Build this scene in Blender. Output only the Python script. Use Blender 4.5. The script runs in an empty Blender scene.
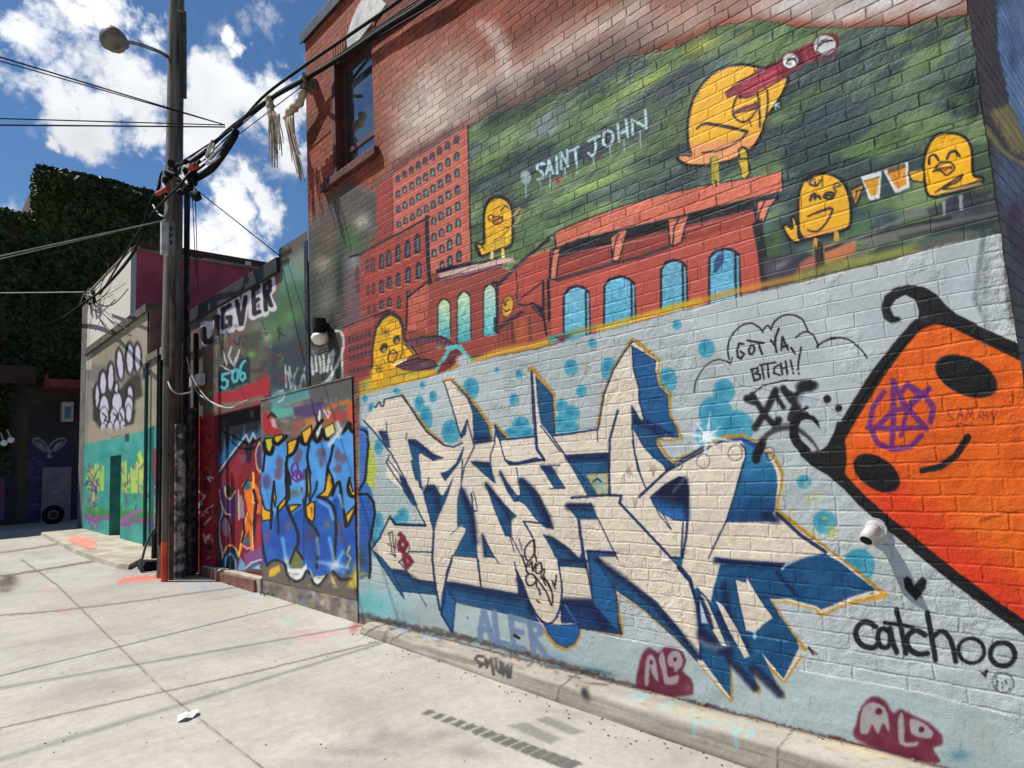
import bpy, bmesh, math, random
import numpy as np
from mathutils import Vector, Matrix
random.seed(7)
R_ = math.radians
SC = bpy.context.scene
# ------------------------------------------------------------------ camera
F = 660.0
_up = np.array([-296/F, 5534/F, -1.0]); _up /= np.linalg.norm(_up)
_al = np.array([(-110-512)/F, -(496-384)/F, -1.0]); _al -= _up*(_al@_up); _al /= np.linalg.norm(_al)
_rt = np.cross(_al, _up)
CR = np.stack([_rt, _al, _up])            # world = CR @ cam ; X to the wall, Y down the alley, Z up
cam = bpy.data.cameras.new('camera'); camo = bpy.data.objects.new('camera', cam)
SC.collection.objects.link(camo); SC.camera = camo
camo.matrix_world = Matrix([list(CR[0])+[0], list(CR[1])+[0], list(CR[2])+[0], [0, 0, 0, 1]])
cam.sensor_fit = 'HORIZONTAL'; cam.sensor_width = 36.0; cam.lens = F/1024*36.0
cam.clip_start = 0.05; cam.clip_end = 2000
# ------------------------------------------------------------------ light
SUN_D = Vector((0.325, -0.45, -0.87)).normalized()       # the way sunlight travels
sun = bpy.data.lights.new('sun', 'SUN'); suno = bpy.data.objects.new('sun', sun)
SC.collection.objects.link(suno)
suno.rotation_euler = SUN_D.to_track_quat('-Z', 'Y').to_euler()
sun.energy = 5.0; sun.angle = R_(0.5); sun.color = (1.0, 0.955, 0.88)
world = bpy.data.worlds.new('World'); SC.world = world; world.use_nodes = True
SC.view_settings.view_transform = 'Standard'; SC.view_settings.look = 'None'
SC.view_settings.exposure = 0.36; SC.view_settings.gamma = 1.0
def ray(px, py):
    return CR @ np.array([(px-512)/F, -(py-384)/F, -1.0])
def onX(px, py, X): r = ray(px, py); return tuple(r*X/r[0])
def onY(px, py, Y): r = ray(px, py); return tuple(r*Y/r[1])
def onZ(px, py, Z): r = ray(px, py); return tuple(r*Z/r[2])
def gz(Y): return -1.55+0.02*min(max(Y, -10), 40)
def onG(px, py, dz=0.0):
    r = ray(px, py); t = (-1.55+dz)/(r[2]-0.02*r[1]); return tuple(r*t)
def proj(P):
    c = P @ CR
    d = -c[..., 2]
    ok = d > 0.05
    d = np.where(ok, d, 1.0)
    return np.where(ok, 512+F*c[..., 0]/d, -1e6), np.where(ok, 384-F*c[..., 1]/d, -1e6)
def build_world():
    nt = world.node_tree; N = nt.nodes; L = nt.links; N.clear()
    out = N.new('ShaderNodeOutputWorld'); bg = N.new('ShaderNodeBackground'); L.new(bg.outputs[0], out.inputs[0])
    sky = N.new('ShaderNodeTexSky'); sky.sky_type = 'NISHITA'; sky.sun_disc = False
    to = -SUN_D
    sky.sun_elevation = math.asin(to.z); sky.sun_rotation = math.atan2(to.x, to.y)
    sky.air_density = 1.0; sky.dust_density = 0.3; sky.ozone_density = 3.0
    tc = N.new('ShaderNodeTexCoord'); nrm = N.new('ShaderNodeVectorMath'); nrm.operation = 'NORMALIZE'
    L.new(tc.outputs['Generated'], nrm.inputs[0]); D = nrm.outputs[0]
    wn = N.new('ShaderNodeTexNoise'); L.new(D, wn.inputs['Vector']); wn.inputs['Scale'].default_value = 7; wn.inputs['Detail'].default_value = 7; wn.inputs['Roughness'].default_value = 0.6
    ws = N.new('ShaderNodeVectorMath'); ws.operation = 'SUBTRACT'; L.new(wn.outputs['Color'], ws.inputs[0]); ws.inputs[1].default_value = (.5, .5, .5)
    wm = N.new('ShaderNodeVectorMath'); wm.operation = 'SCALE'; L.new(ws.outputs[0], wm.inputs[0]); wm.inputs['Scale'].default_value = 0.26
    wa = N.new('ShaderNodeVectorMath'); wa.operation = 'ADD'; L.new(D, wa.inputs[0]); L.new(wm.outputs[0], wa.inputs[1]); DW = wa.outputs[0]
    def math_(op, a, b=None, c=None):
        m = N.new('ShaderNodeMath'); m.operation = op
        for i, v in enumerate((a, b, c)):
            if v is None: continue
            if isinstance(v, (int, float)): m.inputs[i].default_value = v
            else: L.new(v, m.inputs[i])
        return m.outputs[0]
    # where the cloud heaps stand in the sky: directions, angular size, weight
    heaps = [(20,38,44,1),(75,15,42,1),(130,2,34,1),(40,92,52,1),(90,100,50,1),(128,80,42,1),(150,118,34,1),(160,150,22,.7),
             (212,62,38,1),(238,92,44,1),(215,125,36,1),(268,100,40,1),(300,72,28,1),(190,150,30,.9),(240,10,17,.8),(232,26,13,.6),
             (28,140,15,.75),(62,138,15,.65),(126,148,14,.65),(210,232,40,1),(235,255,44,1),(262,205,26,1),(232,190,17,.75),(290,262,30,1),(180,262,60,1),
             (-80,60,90,1),(-200,-60,120,1),(350,-160,120,.9),(560,-260,150,1),(900,-300,150,1)]
    tot = None
    for x, y, r, w in heaps:
        d = ray(x, y); d = d/np.linalg.norm(d)
        dp = N.new('ShaderNodeVectorMath'); dp.operation = 'DISTANCE'; L.new(DW, dp.inputs[0]); dp.inputs[1].default_value = tuple(d)
        s = 0.9*r/F/ (1+((x-512)**2+(y-384)**2)/F/F)**0.75
        mr = N.new('ShaderNodeMapRange'); mr.interpolation_type = 'SMOOTHSTEP'
        L.new(dp.outputs['Value'], mr.inputs['Value'])
        mr.inputs['From Min'].default_value = s*1.55; mr.inputs['From Max'].default_value = s*0.2
        mr.inputs['To Min'].default_value = 0; mr.inputs['To Max'].default_value = w
        tot = mr.outputs[0] if tot is None else math_('MAXIMUM', tot, mr.outputs[0])
    n1 = N.new('ShaderNodeTexNoise'); L.new(D, n1.inputs['Vector']); n1.inputs['Scale'].default_value = 9; n1.inputs['Detail'].default_value = 9; n1.inputs['Roughness'].default_value = 0.62
    n1.inputs['Distortion'].default_value = 0.25
    dens = math_('ADD', math_('MULTIPLY', tot, 0.60), math_('MULTIPLY', math_('SUBTRACT', n1.outputs[0], 0.5), 1.9))
    cm = N.new('ShaderNodeMapRange'); cm.interpolation_type = 'SMOOTHSTEP'; L.new(dens, cm.inputs['Value'])
    cm.inputs['From Min'].default_value = 0.10; cm.inputs['From Max'].default_value = 0.52
    n2 = N.new('ShaderNodeTexNoise'); L.new(D, n2.inputs['Vector']); n2.inputs['Scale'].default_value = 6; n2.inputs['Detail'].default_value = 6
    cr = N.new('ShaderNodeMapRange'); L.new(n2.outputs[0], cr.inputs['Value'])
    cr.inputs['From Min'].default_value = 0.35; cr.inputs['From Max'].default_value = 0.65
    cr.inputs['To Min'].default_value = 11; cr.inputs['To Max'].default_value = 17
    ccol = N.new('ShaderNodeCombineColor')
    L.new(math_('MULTIPLY', cr.outputs[0], 0.965), ccol.inputs[0]); L.new(math_('MULTIPLY', cr.outputs[0], 0.985), ccol.inputs[1]); L.new(math_('MULTIPLY', cr.outputs[0], 1.03), ccol.inputs[2])
    sc = N.new('ShaderNodeVectorMath'); sc.operation = 'MULTIPLY'; L.new(sky.outputs[0], sc.inputs[0]); sc.inputs[1].default_value = SKY_TINT
    mx = N.new('ShaderNodeMix'); mx.data_type = 'RGBA'
    L.new(cm.outputs[0], mx.inputs[0]); L.new(sc.outputs[0], mx.inputs[6]); L.new(ccol.outputs[0], mx.inputs[7])
    L.new(mx.outputs[2], bg.inputs[0]); bg.inputs[1].default_value = 0.052
SKY_TINT = (0.84, 1.16, 1.42)
build_world()
# ------------------------------------------------------------------ objects, names, tags
COL = SC.collection
def tag(o, label=None, cat=None, group=None, kind=None):
    if label: o['label'] = label
    if cat: o['category'] = cat
    if group: o['group'] = group
    if kind: o['kind'] = kind
    return o
def empty(name, loc, label=None, cat=None, group=None):
    o = bpy.data.objects.new(name, None); COL.objects.link(o); o.location = loc; o.empty_display_size = 0.2
    return tag(o, label, cat, group)
def adopt(o, parent):
    if parent is not None:
        o.parent = parent
        M = Matrix.Identity(4); q = parent; chain = []
        while q is not None: chain.append(q); q = q.parent
        for q in reversed(chain): M = M @ q.matrix_basis if q.parent is None else M @ q.matrix_parent_inverse @ q.matrix_basis
        o.matrix_parent_inverse = M.inverted()
    return o
def lin(c):
    c = np.asarray(c, dtype=np.float64)/255.0
    return np.where(c <= 0.04045, c/12.92, ((c+0.055)/1.055)**2.4)
def l4(c): return tuple(float(v) for v in lin(c))+(1.0,)
class MB:
    """collects shapes into one mesh"""
    def __init__(s): s.bm = bmesh.new()
    def box(s, a, b, rot=None, bev=0.0):
        x0, y0, z0 = a; x1, y1, z1 = b
        c = Vector(((x0+x1)/2, (y0+y1)/2, (z0+z1)/2)); d = Vector((abs(x1-x0), abs(y1-y0), abs(z1-z0)))
        M = Matrix.Translation(c) @ (rot.to_4x4() if rot is not None else Matrix.Identity(4)) @ Matrix.Diagonal((d.x, d.y, d.z, 1))
        r = bmesh.ops.create_cube(s.bm, size=1.0, matrix=M)
        if bev > 0:
            es = {e for v in r['verts'] for e in v.link_edges}
            bmesh.ops.bevel(s.bm, geom=list(es), offset=bev, segments=2, affect='EDGES', profile=0.5)
        return s
    def tube(s, pts, r, seg=8, cap=True):
        pts = [Vector(p) for p in pts]; n = len(pts)
        rr = r if isinstance(r, (list, tuple)) else [r]*n
        rings = []; prev = None
        for i, p in enumerate(pts):
            t = (pts[min(i+1, n-1)]-pts[max(i-1, 0)]).normalized()
            if prev is None:
                a = Vector((0, 0, 1)) if abs(t.z) < 0.9 else Vector((1, 0, 0))
                u = t.cross(a).normalized()
            else:
                u = (prev-t*prev.dot(t)).normalized()
            prev = u; v = t.cross(u)
            rings.append([s.bm.verts.new(p+(u*math.cos(2*math.pi*k/seg)+v*math.sin(2*math.pi*k/seg))*rr[i]) for k in range(seg)])
        for i in range(n-1):
            for k in range(seg):
                s.bm.faces.new((rings[i][k], rings[i][(k+1) % seg], rings[i+1][(k+1) % seg], rings[i+1][k]))
        if cap:
            s.bm.faces.new(rings[0][::-1]); s.bm.faces.new(rings[-1])
        return s
    def poly(s, pts, off):
        """prism from a flat outline"""
        a = [s.bm.verts.new(Vector(p)) for p in pts]; b = [s.bm.verts.new(Vector(p)+Vector(off)) for p in pts]
        s.bm.faces.new(a); s.bm.faces.new(b[::-1])
        for i in range(len(a)):
            j = (i+1) % len(a); s.bm.faces.new((a[i], b[i], b[j], a[j]))
        return s
    def ico(s, c, r, sub=2, sq=(1, 1, 1), jit=0.0, rot=None):
        M = Matrix.Translation(Vector(c)) @ (rot.to_4x4() if rot is not None else Matrix.Identity(4)) @ Matrix.Diagonal((r*sq[0], r*sq[1], r*sq[2], 1))
        q = bmesh.ops.create_icosphere(s.bm, subdivisions=sub, radius=1.0, matrix=M)
        if jit:
            for v in q['verts']: v.co += Vector((random.uniform(-1, 1), random.uniform(-1, 1), random.uniform(-1, 1)))*jit
        return s
    def quad(s, p):
        s.bm.faces.new([s.bm.verts.new(Vector(q)) for q in p]); return s
    def build(s, name, mat, parent=None, smooth=False):
        bmesh.ops.recalc_face_normals(s.bm, faces=s.bm.faces)
        me = bpy.data.meshes.new(name); s.bm.to_mesh(me); s.bm.free()
        if smooth:
            me.polygons.foreach_set('use_smooth', [True]*len(me.polygons))
        if mat is not None: me.materials.append(mat)
        o = bpy.data.objects.new(name, me); COL.objects.link(o)
        return adopt(o, parent)
# ------------------------------------------------------------------ materials
def nodes_of(name):
    m = bpy.data.materials.new(name); m.use_nodes = True; nt = m.node_tree
    b = nt.nodes['Principled BSDF']; return m, nt, nt.nodes, nt.links, b
def noise_mat(name, c1, c2, scale=6, rough=0.8, bump=0.2, bscale=40, detail=6, metal=0.0, dist=0.01, stretch=(1, 1, 1), spec=0.4, lo=0.35, hi=0.65):
    m, nt, N, L, b = nodes_of(name)
    tc = N.new('ShaderNodeTexCoord'); mp = N.new('ShaderNodeMapping'); mp.inputs['Scale'].default_value = stretch
    L.new(tc.outputs['Object'], mp.inputs[0])
    n = N.new('ShaderNodeTexNoise'); n.inputs['Scale'].default_value = scale; n.inputs['Detail'].default_value = detail; L.new(mp.outputs[0], n.inputs['Vector'])
    cr = N.new('ShaderNodeValToRGB'); cr.color_ramp.elements[0].position = lo; cr.color_ramp.elements[1].position = hi
    cr.color_ramp.elements[0].color = l4(c1); cr.color_ramp.elements[1].color = l4(c2)
    L.new(n.outputs[0], cr.inputs[0]); L.new(cr.outputs[0], b.inputs['Base Color'])
    b.inputs['Roughness'].default_value = rough; b.inputs['Metallic'].default_value = metal
    b.inputs['Specular IOR Level'].default_value = spec
    n2 = N.new('ShaderNodeTexNoise'); n2.inputs['Scale'].default_value = bscale; n2.inputs['Detail'].default_value = 4; L.new(mp.outputs[0], n2.inputs['Vector'])
    bp = N.new('ShaderNodeBump'); bp.inputs['Strength'].default_value = bump; bp.inputs['Distance'].default_value = dist
    L.new(n2.outputs[0], bp.inputs['Height']); L.new(bp.outputs[0], b.inputs['Normal'])
    return m
# ------------------------------------------------------------------ paint on a lattice
def catmull(p, closed=False, k=5):
    p = [np.array(q, float) for q in p]; n = len(p)
    if n < 3: return [tuple(q) for q in p]
    out = []
    rng = range(n) if closed else range(n-1)
    for i in rng:
        if closed: a, b, c, d = p[i-1], p[i], p[(i+1) % n], p[(i+2) % n]
        else: a, b, c, d = p[max(i-1, 0)], p[i], p[i+1], p[min(i+2, n-1)]
        for j in range(k):
            t = j/k
            out.append(tuple(0.5*((2*b)+(-a+c)*t+(2*a-5*b+4*c-d)*t*t+(-a+3*b-3*c+d)*t**3)))
    if not closed: out.append(tuple(p[-1]))
    return out
_rt = np.random.RandomState(3).rand(256, 256).astype(np.float32)
def vn(u, v, seed=0):
    u = np.asarray(u, np.float32)+seed*17.37; v = np.asarray(v, np.float32)+seed*9.71
    i = np.floor(u).astype(np.int32); j = np.floor(v).astype(np.int32); fu = u-i; fv = v-j
    fu = fu*fu*(3-2*fu); fv = fv*fv*(3-2*fv)
    g = lambda a, b: _rt[a & 255, b & 255]
    return (g(i, j)*(1-fu)+g(i+1, j)*fu)*(1-fv)+(g(i, j+1)*(1-fu)+g(i+1, j+1)*fu)*fv
def fbm(u, v, seed=0, o=4):
    s = 0; a = 0.5; t = 0
    for k in range(o): s = s+a*vn(u*2**k, v*2**k, seed+k*5); t += a; a *= 0.5
    return s/t
def sstep(a, b, x):
    t = np.clip((x-a)/(b-a), 0, 1); return t*t*(3-2*t)
def seg_d2(x, y, a, b):
    ax, ay = a; bx, by = b; dx, dy = bx-ax, by-ay; q = dx*dx+dy*dy+1e-9
    t = np.clip(((x-ax)*dx+(y-ay)*dy)/q, 0, 1)
    return (x-ax-t*dx)**2+(y-ay-t*dy)**2, t
class Lat:
    def __init__(s, P, base=(128, 128, 128)):
        s.P = P.astype(np.float64); x, y = proj(s.P); s.x = x.astype(np.float32); s.y = y.astype(np.float32)
        s.H, s.W = s.x.shape
        s.c = np.empty((s.H, s.W, 3), np.float32); s.c[:] = base
        s.k = np.zeros((s.H, s.W, 3), np.float32)      # r: bare joints, g: broken surface, b: gloss
        s.reg = np.zeros((s.H, s.W), np.int32)
        s.cx0 = s.x.min(0); s.cx1 = s.x.max(0)
    def box(s, x0, y0, x1, y1):
        js = np.nonzero((s.cx1 >= x0) & (s.cx0 <= x1))[0]
        if len(js) == 0: return None
        j0, j1 = js[0], js[-1]+1
        X = s.x[:, j0:j1]; Y = s.y[:, j0:j1]
        m = (X >= x0) & (X <= x1) & (Y >= y0) & (Y <= y1)
        ii, jj = np.nonzero(m)
        if len(ii) == 0: return None
        return ii, jj+j0
    def put(s, I, cov, col, chan='c'):
        ii, jj = I; A = getattr(s, chan)
        if callable(col): col = col(s.x[ii, jj], s.y[ii, jj])
        col = np.asarray(col, np.float32)
        if col.ndim == 1: col = col[None, :]
        A[ii, jj] = A[ii, jj]*(1-cov[:, None])+col*cov[:, None]
    def wob(s, x, y, w):
        if not w: return x, y
        return x+(vn(x*0.35, y*0.35, 11)-0.5)*w, y+(vn(x*0.35, y*0.35, 12)-0.5)*w
    def cover(s, pts, soft=0.7, wob=0.6):
        p = np.array(pts, float); e = soft+1+wob
        I = s.box(p[:, 0].min()-e, p[:, 1].min()-e, p[:, 0].max()+e, p[:, 1].max()+e)
        if I is None: return None, None
        x = s.x[I]; y = s.y[I]; x, y = s.wob(x, y, wob)
        d2 = np.full(x.shape, 1e12, np.float32); ins = np.zeros(x.shape, bool); n = len(p)
        for i in range(n):
            a = p[i]; b = p[(i+1) % n]
            q, _ = seg_d2(x, y, a, b); np.minimum(d2, q, out=d2)
            c = (a[1] > y) != (b[1] > y)
            with np.errstate(divide='ignore', invalid='ignore'):
                xi = (b[0]-a[0])*(y-a[1])/(b[1]-a[1]+1e-12)+a[0]
            ins ^= c & (x < xi)
        d = np.sqrt(d2)*np.where(ins, 1, -1)
        return I, sstep(-soft, soft, d)
    def poly(s, pts, col, soft=0.7, a=1.0, smooth=False, wob=0.6, k=None, reg=None):
        if smooth: pts = catmull(pts, True)
        I, c = s.cover(pts, soft, wob)
        if I is None: return
        if col is not None: s.put(I, c*a, col)
        if k is not None: s.put(I, c*a, k, 'k')
        if reg is not None:
            m = c > 0.5; s.reg[I[0][m], I[1][m]] = reg
    ds = False; wk = 1.0
    def line(s, pts, w, col, soft=0.6, a=1.0, smooth=None, wob=0.5, closed=False, k=None):
        if smooth is None: smooth = s.ds
        if s.wk != 1: w = [q*s.wk for q in w] if isinstance(w, (list, tuple)) else w*s.wk
        if smooth: 
            if isinstance(w, (list, tuple)): w = [w[0]+(w[-1]-w[0])*i/(len(pts)*5.0) for i in range(len(pts)*5+1)] if len(w) == 2 else np.repeat(w, 5).tolist()
            pts = catmull(pts, closed)
        if closed: pts = list(pts)+[pts[0]]
        p = np.array(pts, float); w = [q*1.18 for q in w] if isinstance(w, (list, tuple)) else w*1.18
        ws = np.full(len(p), w, float) if not isinstance(w, (list, tuple)) else np.interp(np.linspace(0, 1, len(p)), np.linspace(0, 1, len(w)), w)
        e = ws.max()/2+soft+1+wob
        I = s.box(p[:, 0].min()-e, p[:, 1].min()-e, p[:, 0].max()+e, p[:, 1].max()+e)
        if I is None: return
        x = s.x[I]; y = s.y[I]; x, y = s.wob(x, y, wob)
        best = np.full(x.shape, 1e6, np.float32)
        for i in range(len(p)-1):
            q, t = seg_d2(x, y, p[i], p[i+1])
            np.minimum(best, np.sqrt(q)-(ws[i]+(ws[i+1]-ws[i])*t)/2, out=best)
        c = sstep(soft, -soft, best)*a
        if col is not None: s.put(I, c, col)
        if k is not None: s.put(I, c, k, 'k')
    def ell(s, cx, cy, rx, ry, col, soft=0.8, a=1.0, rot=0.0, ring=None, wob=0.6, k=None, reg=None):
        r = max(rx, ry)+soft+2+(ring or 0)
        I = s.box(cx-r, cy-r, cx+r, cy+r)
        if I is None: return
        x = s.x[I]; y = s.y[I]; x, y = s.wob(x, y, wob)
        ca, sa = math.cos(R_(rot)), math.sin(R_(rot)); u = (x-cx)*ca+(y-cy)*sa; v = -(x-cx)*sa+(y-cy)*ca
        q = np.sqrt((u/rx)**2+(v/ry)**2); d = (q-1)*min(rx, ry)
        c = sstep(soft, -soft, np.abs(d)-ring/2) if ring else sstep(soft, -soft, d)
        if col is not None: s.put(I, c*a, col)
        if k is not None: s.put(I, c*a, k, 'k')
        if reg is not None:
            m = c > 0.5; s.reg[I[0][m], I[1][m]] = reg
    def glow(s, cx, cy, rx, ry, col, a=1.0, rot=0.0):
        """a soft puff of spray"""
        r = max(rx, ry)*1.6
        I = s.box(cx-r, cy-r, cx+r, cy+r)
        if I is None: return
        x = s.x[I]; y = s.y[I]
        ca, sa = math.cos(R_(rot)), math.sin(R_(rot)); u = ((x-cx)*ca+(y-cy)*sa)/rx; v = (-(x-cx)*sa+(y-cy)*ca)/ry
        c = np.exp(-1.8*(u*u+v*v)); n = vn(x*0.9, y*0.9, 31)
        s.put(I, np.clip(c*a*(0.7+0.6*n), 0, 1), col)
    def build(s, name, mat, parent=None, reg=None, hole=None, flip=False):
        """one mesh of the lattice cells whose region is reg"""
        idx = np.arange(s.H*s.W).reshape(s.H, s.W)
        f = np.stack([idx[:-1, :-1], idx[:-1, 1:], idx[1:, 1:], idx[1:, :-1]], -1).reshape(-1, 4)
        keep = np.ones(len(f), bool)
        if reg is not None: keep &= np.isin(s.reg[:-1, :-1].reshape(-1), reg if isinstance(reg, (list, tuple)) else [reg])
        if hole is not None: keep &= ~hole[:-1, :-1].reshape(-1)
        f = f[keep]
        if len(f) == 0: return None
        if flip: f = f[:, ::-1]
        used = np.zeros(s.H*s.W, bool); used[f.reshape(-1)] = True
        remap = np.cumsum(used)-1; f = remap[f]
        co = s.P.reshape(-1, 3)[used]; rgb = lin(s.c.reshape(-1, 3)[used]); kk = s.k.reshape(-1, 3)[used]
        me = bpy.data.meshes.new(name)
        me.vertices.add(len(co)); me.vertices.foreach_set('co', co.astype(np.float32).ravel())
        me.loops.add(f.size); me.loops.foreach_set('vertex_index', f.astype(np.int32).ravel())
        me.polygons.add(len(f)); me.polygons.foreach_set('loop_start', np.arange(0, f.size, 4, dtype=np.int32))
        me.update(calc_edges=True)
        A = me.color_attributes.new('paint', 'FLOAT_COLOR', 'POINT')
        A.data.foreach_set('color', np.concatenate([rgb, np.ones((len(co), 1))], 1).astype(np.float32).ravel())
        B = me.color_attributes.new('ctl', 'FLOAT_COLOR', 'POINT')
        B.data.foreach_set('color', np.concatenate([kk, np.ones((len(co), 1))], 1).astype(np.float32).ravel())
        me.materials.append(mat)
        o = bpy.data.objects.new(name, me); COL.objects.link(o)
        return adopt(o, parent)
def T(x0, y0, s):
    return lambda *p: [(x0+a/s, y0+b/s) for a, b in p]
def plane_X(X, ys, zs):
    P = np.empty((len(zs), len(ys), 3)); P[..., 0] = X; P[..., 1] = ys[None, :]; P[..., 2] = zs[:, None]; return P
def plane_Y(Y, xs, zs):
    P = np.empty((len(zs), len(xs), 3)); P[..., 1] = Y; P[..., 0] = xs[None, :]; P[..., 2] = zs[:, None]; return P
def brick_wall_mat(name, axis='Y', bw=0.225, bh=0.0735, mortar=0.0085, bump=1.0, paintbump=0.5, rough=0.58, z0=0.0, wobble=0.012, tone=0.09):
    """paint (vertex colours) over courses of brick; ctl.r = bare mortar joints, ctl.g = broken surface, ctl.b = big blocks"""
    m, nt, N, L, b = nodes_of(name)
    def mth(op, a, c=None, d=None, clamp=False):
        n = N.new('ShaderNodeMath'); n.operation = op; n.use_clamp = clamp
        for i, v in enumerate((a, c, d)):
            if v is None: continue
            if isinstance(v, (int, float)): n.inputs[i].default_value = v
            else: L.new(v, n.inputs[i])
        return n.outputs[0]
    geo = N.new('ShaderNodeNewGeometry'); sp = N.new('ShaderNodeSeparateXYZ'); L.new(geo.outputs['Position'], sp.inputs[0])
    at = N.new('ShaderNodeAttribute'); at.attribute_name = 'paint'; ct = N.new('ShaderNodeAttribute'); ct.attribute_name = 'ctl'
    cs = N.new('ShaderNodeSeparateColor'); L.new(ct.outputs['Color'], cs.inputs[0])
    def noise(scale, detail=4, rough_=0.5, vec=None):
        n = N.new('ShaderNodeTexNoise'); n.inputs['Scale'].default_value = scale; n.inputs['Detail'].default_value = detail; n.inputs['Roughness'].default_value = rough_
        L.new(vec or geo.outputs['Position'], n.inputs['Vector']); return n
    w = noise(5.0, 3); w2 = noise(30.0, 2)
    ws = N.new('ShaderNodeSeparateColor'); L.new(w.outputs['Color'], ws.inputs[0])
    w2s = N.new('ShaderNodeSeparateColor'); L.new(w2.outputs['Color'], w2s.inputs[0])
    amp = mth('MULTIPLY_ADD', cs.outputs[1], 1.5, 0.55)
    u = mth('ADD', sp.outputs[axis], mth('MULTIPLY', mth('SUBTRACT', ws.outputs[0], 0.5), wobble*2))
    v = mth('ADD', sp.outputs['Z'], mth('MULTIPLY', mth('SUBTRACT', ws.outputs[1], 0.5), mth('MULTIPLY', amp, wobble)))
    v = mth('ADD', v, mth('MULTIPLY', mth('SUBTRACT', w2s.outputs[1], 0.5), mth('MULTIPLY', amp, 0.006)))
    u = mth('ADD', u, mth('MULTIPLY', mth('SUBTRACT', w2s.outputs[0], 0.5), mth('MULTIPLY', amp, 0.008)))
    def bricks(bw_, bh_, mo, off):
        cv = N.new('ShaderNodeCombineXYZ'); L.new(mth('ADD', u, 50.0), cv.inputs[0]); L.new(mth('ADD', v, 20.0+off), cv.inputs[1])
        br = N.new('ShaderNodeTexBrick'); L.new(cv.outputs[0], br.inputs['Vector'])
        br.inputs['Scale'].default_value = 1; br.inputs['Mortar Size'].default_value = mo; br.inputs['Mortar Smooth'].default_value = 0.85
        br.inputs['Brick Width'].default_value = bw_; br.inputs['Row Height'].default_value = bh_
        br.inputs['Color1'].default_value = (0, 0, 0, 1); br.inputs['Color2'].default_value = (1, 1, 1, 1); br.inputs['Mortar'].default_value = (0.5, 0.5, 0.5, 1)
        br.inputs['Bias'].default_value = 0; br.offset = 0.5; br.squash = 0.55 if bw_ < 0.3 else 1; br.squash_frequency = 6
        return br
    b1 = bricks(bw, bh, mortar, z0); b2 = bricks(0.235, bh, 0.0052, z0); b3 = bricks(0.205, 0.0645, mortar*.95, z0+.01)
    def mixf(f, a, c):
        n = N.new('ShaderNodeMix'); n.data_type = 'FLOAT'; L.new(f, n.inputs[0]); L.new(a, n.inputs[2]); L.new(c, n.inputs[3]); return n.outputs[0]
    c1s = N.new('ShaderNodeSeparateColor'); L.new(b1.outputs['Color'], c1s.inputs[0])
    c2s = N.new('ShaderNodeSeparateColor'); L.new(b2.outputs['Color'], c2s.inputs[0])
    blk = mth('GREATER_THAN', cs.outputs[2], 0.5)
    plain = mth('COMPARE', cs.outputs[2], 0.25, 0.12); notplain = mth('SUBTRACT', 1.0, plain)
    upz = mth('GREATER_THAN', sp.outputs['Z'], 1.36); c3s = N.new('ShaderNodeSeparateColor'); L.new(b3.outputs['Color'], c3s.inputs[0])
    fac = mth('MULTIPLY', mixf(upz, mixf(blk, b1.outputs['Fac'], b2.outputs['Fac']), b3.outputs['Fac']), notplain)
    fill = noise(9, 4, .6)                      # joints that old paint has filled here and there
    fm = mth('MULTIPLY', mth('SUBTRACT', fill.outputs[0], 0.36), 3.6, clamp=True)
    fac = mth('MULTIPLY', fac, mth('MULTIPLY_ADD', fm, 0.72, 0.28))
    tint = mth('ADD', mth('MULTIPLY', mixf(upz, mixf(blk, c1s.outputs[0], c2s.outputs[0]), c3s.outputs[0]), notplain), mth('MULTIPLY', plain, 0.5))
    # colour
    gr = noise(2.2, 6, 0.6); gr2 = noise(45, 5, 0.7)
    bare = cs.outputs[0]
    vt = mth('MULTIPLY_ADD', mth('SUBTRACT', tint, 0.5), mth('MULTIPLY_ADD', bare, 0.34, tone), 1.0)
    vg = mth('MULTIPLY_ADD', mth('SUBTRACT', gr.outputs[0], 0.5), 0.35, 1.0)
    vg2 = mth('MULTIPLY_ADD', mth('SUBTRACT', gr2.outputs[0], 0.5), 0.5, 1.0)
    val = mth('MULTIPLY', mth('MULTIPLY', vt, vg), vg2)
    crk = noise(7, 3); crm = mth('MULTIPLY', mth('SUBTRACT', crk.outputs[0], 0.52, clamp=True), 7.0, clamp=True)
    dark = mth('MULTIPLY', fac, mth('MAXIMUM', mth('MULTIPLY', bare, 0.9), mth('MULTIPLY', crm, mth('MULTIPLY_ADD', cs.outputs[1], 0.5, 0.12))))
    val = mth('MULTIPLY', val, mth('SUBTRACT', 1.0, mth('MULTIPLY', dark, 0.85)))
    vm = N.new('ShaderNodeVectorMath'); vm.operation = 'SCALE'; L.new(at.outputs['Color'], vm.inputs[0]); L.new(val, vm.inputs['Scale'])
    vr = noise(3.1, 5, .6); gm = mth('MULTIPLY', mth('SUBTRACT', vr.outputs[0], 0.60, clamp=True), 12.0, clamp=True)
    # chips where old paint is gone: small flakes
    ch = noise(26, 6, 0.7); chm = mth('MULTIPLY', mth('SUBTRACT', ch.outputs[0], mth('MULTIPLY_ADD', cs.outputs[1], -0.06, 0.675)), 30.0, clamp=True)
    mx = N.new('ShaderNodeMix'); mx.data_type = 'RGBA'; L.new(mth('MULTIPLY', chm, 0.6), mx.inputs[0]); L.new(vm.outputs[0], mx.inputs[6]); mx.inputs[7].default_value = l4((120, 92, 82))
    L.new(mx.outputs[2], b.inputs['Base Color'])
    rg = mth('MULTIPLY_ADD', gr2.outputs[0], 0.25, rough-0.12); L.new(mth('MAXIMUM', rg, mth('MULTIPLY', bare, 0.85)), b.inputs['Roughness'])
    b.inputs['Specular IOR Level'].default_value = 0.2
    # relief
    gouge = noise(34, 6, 0.75)
    lump = noise(20, 5, 0.6); fine = noise(120, 3, 0.6)
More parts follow.
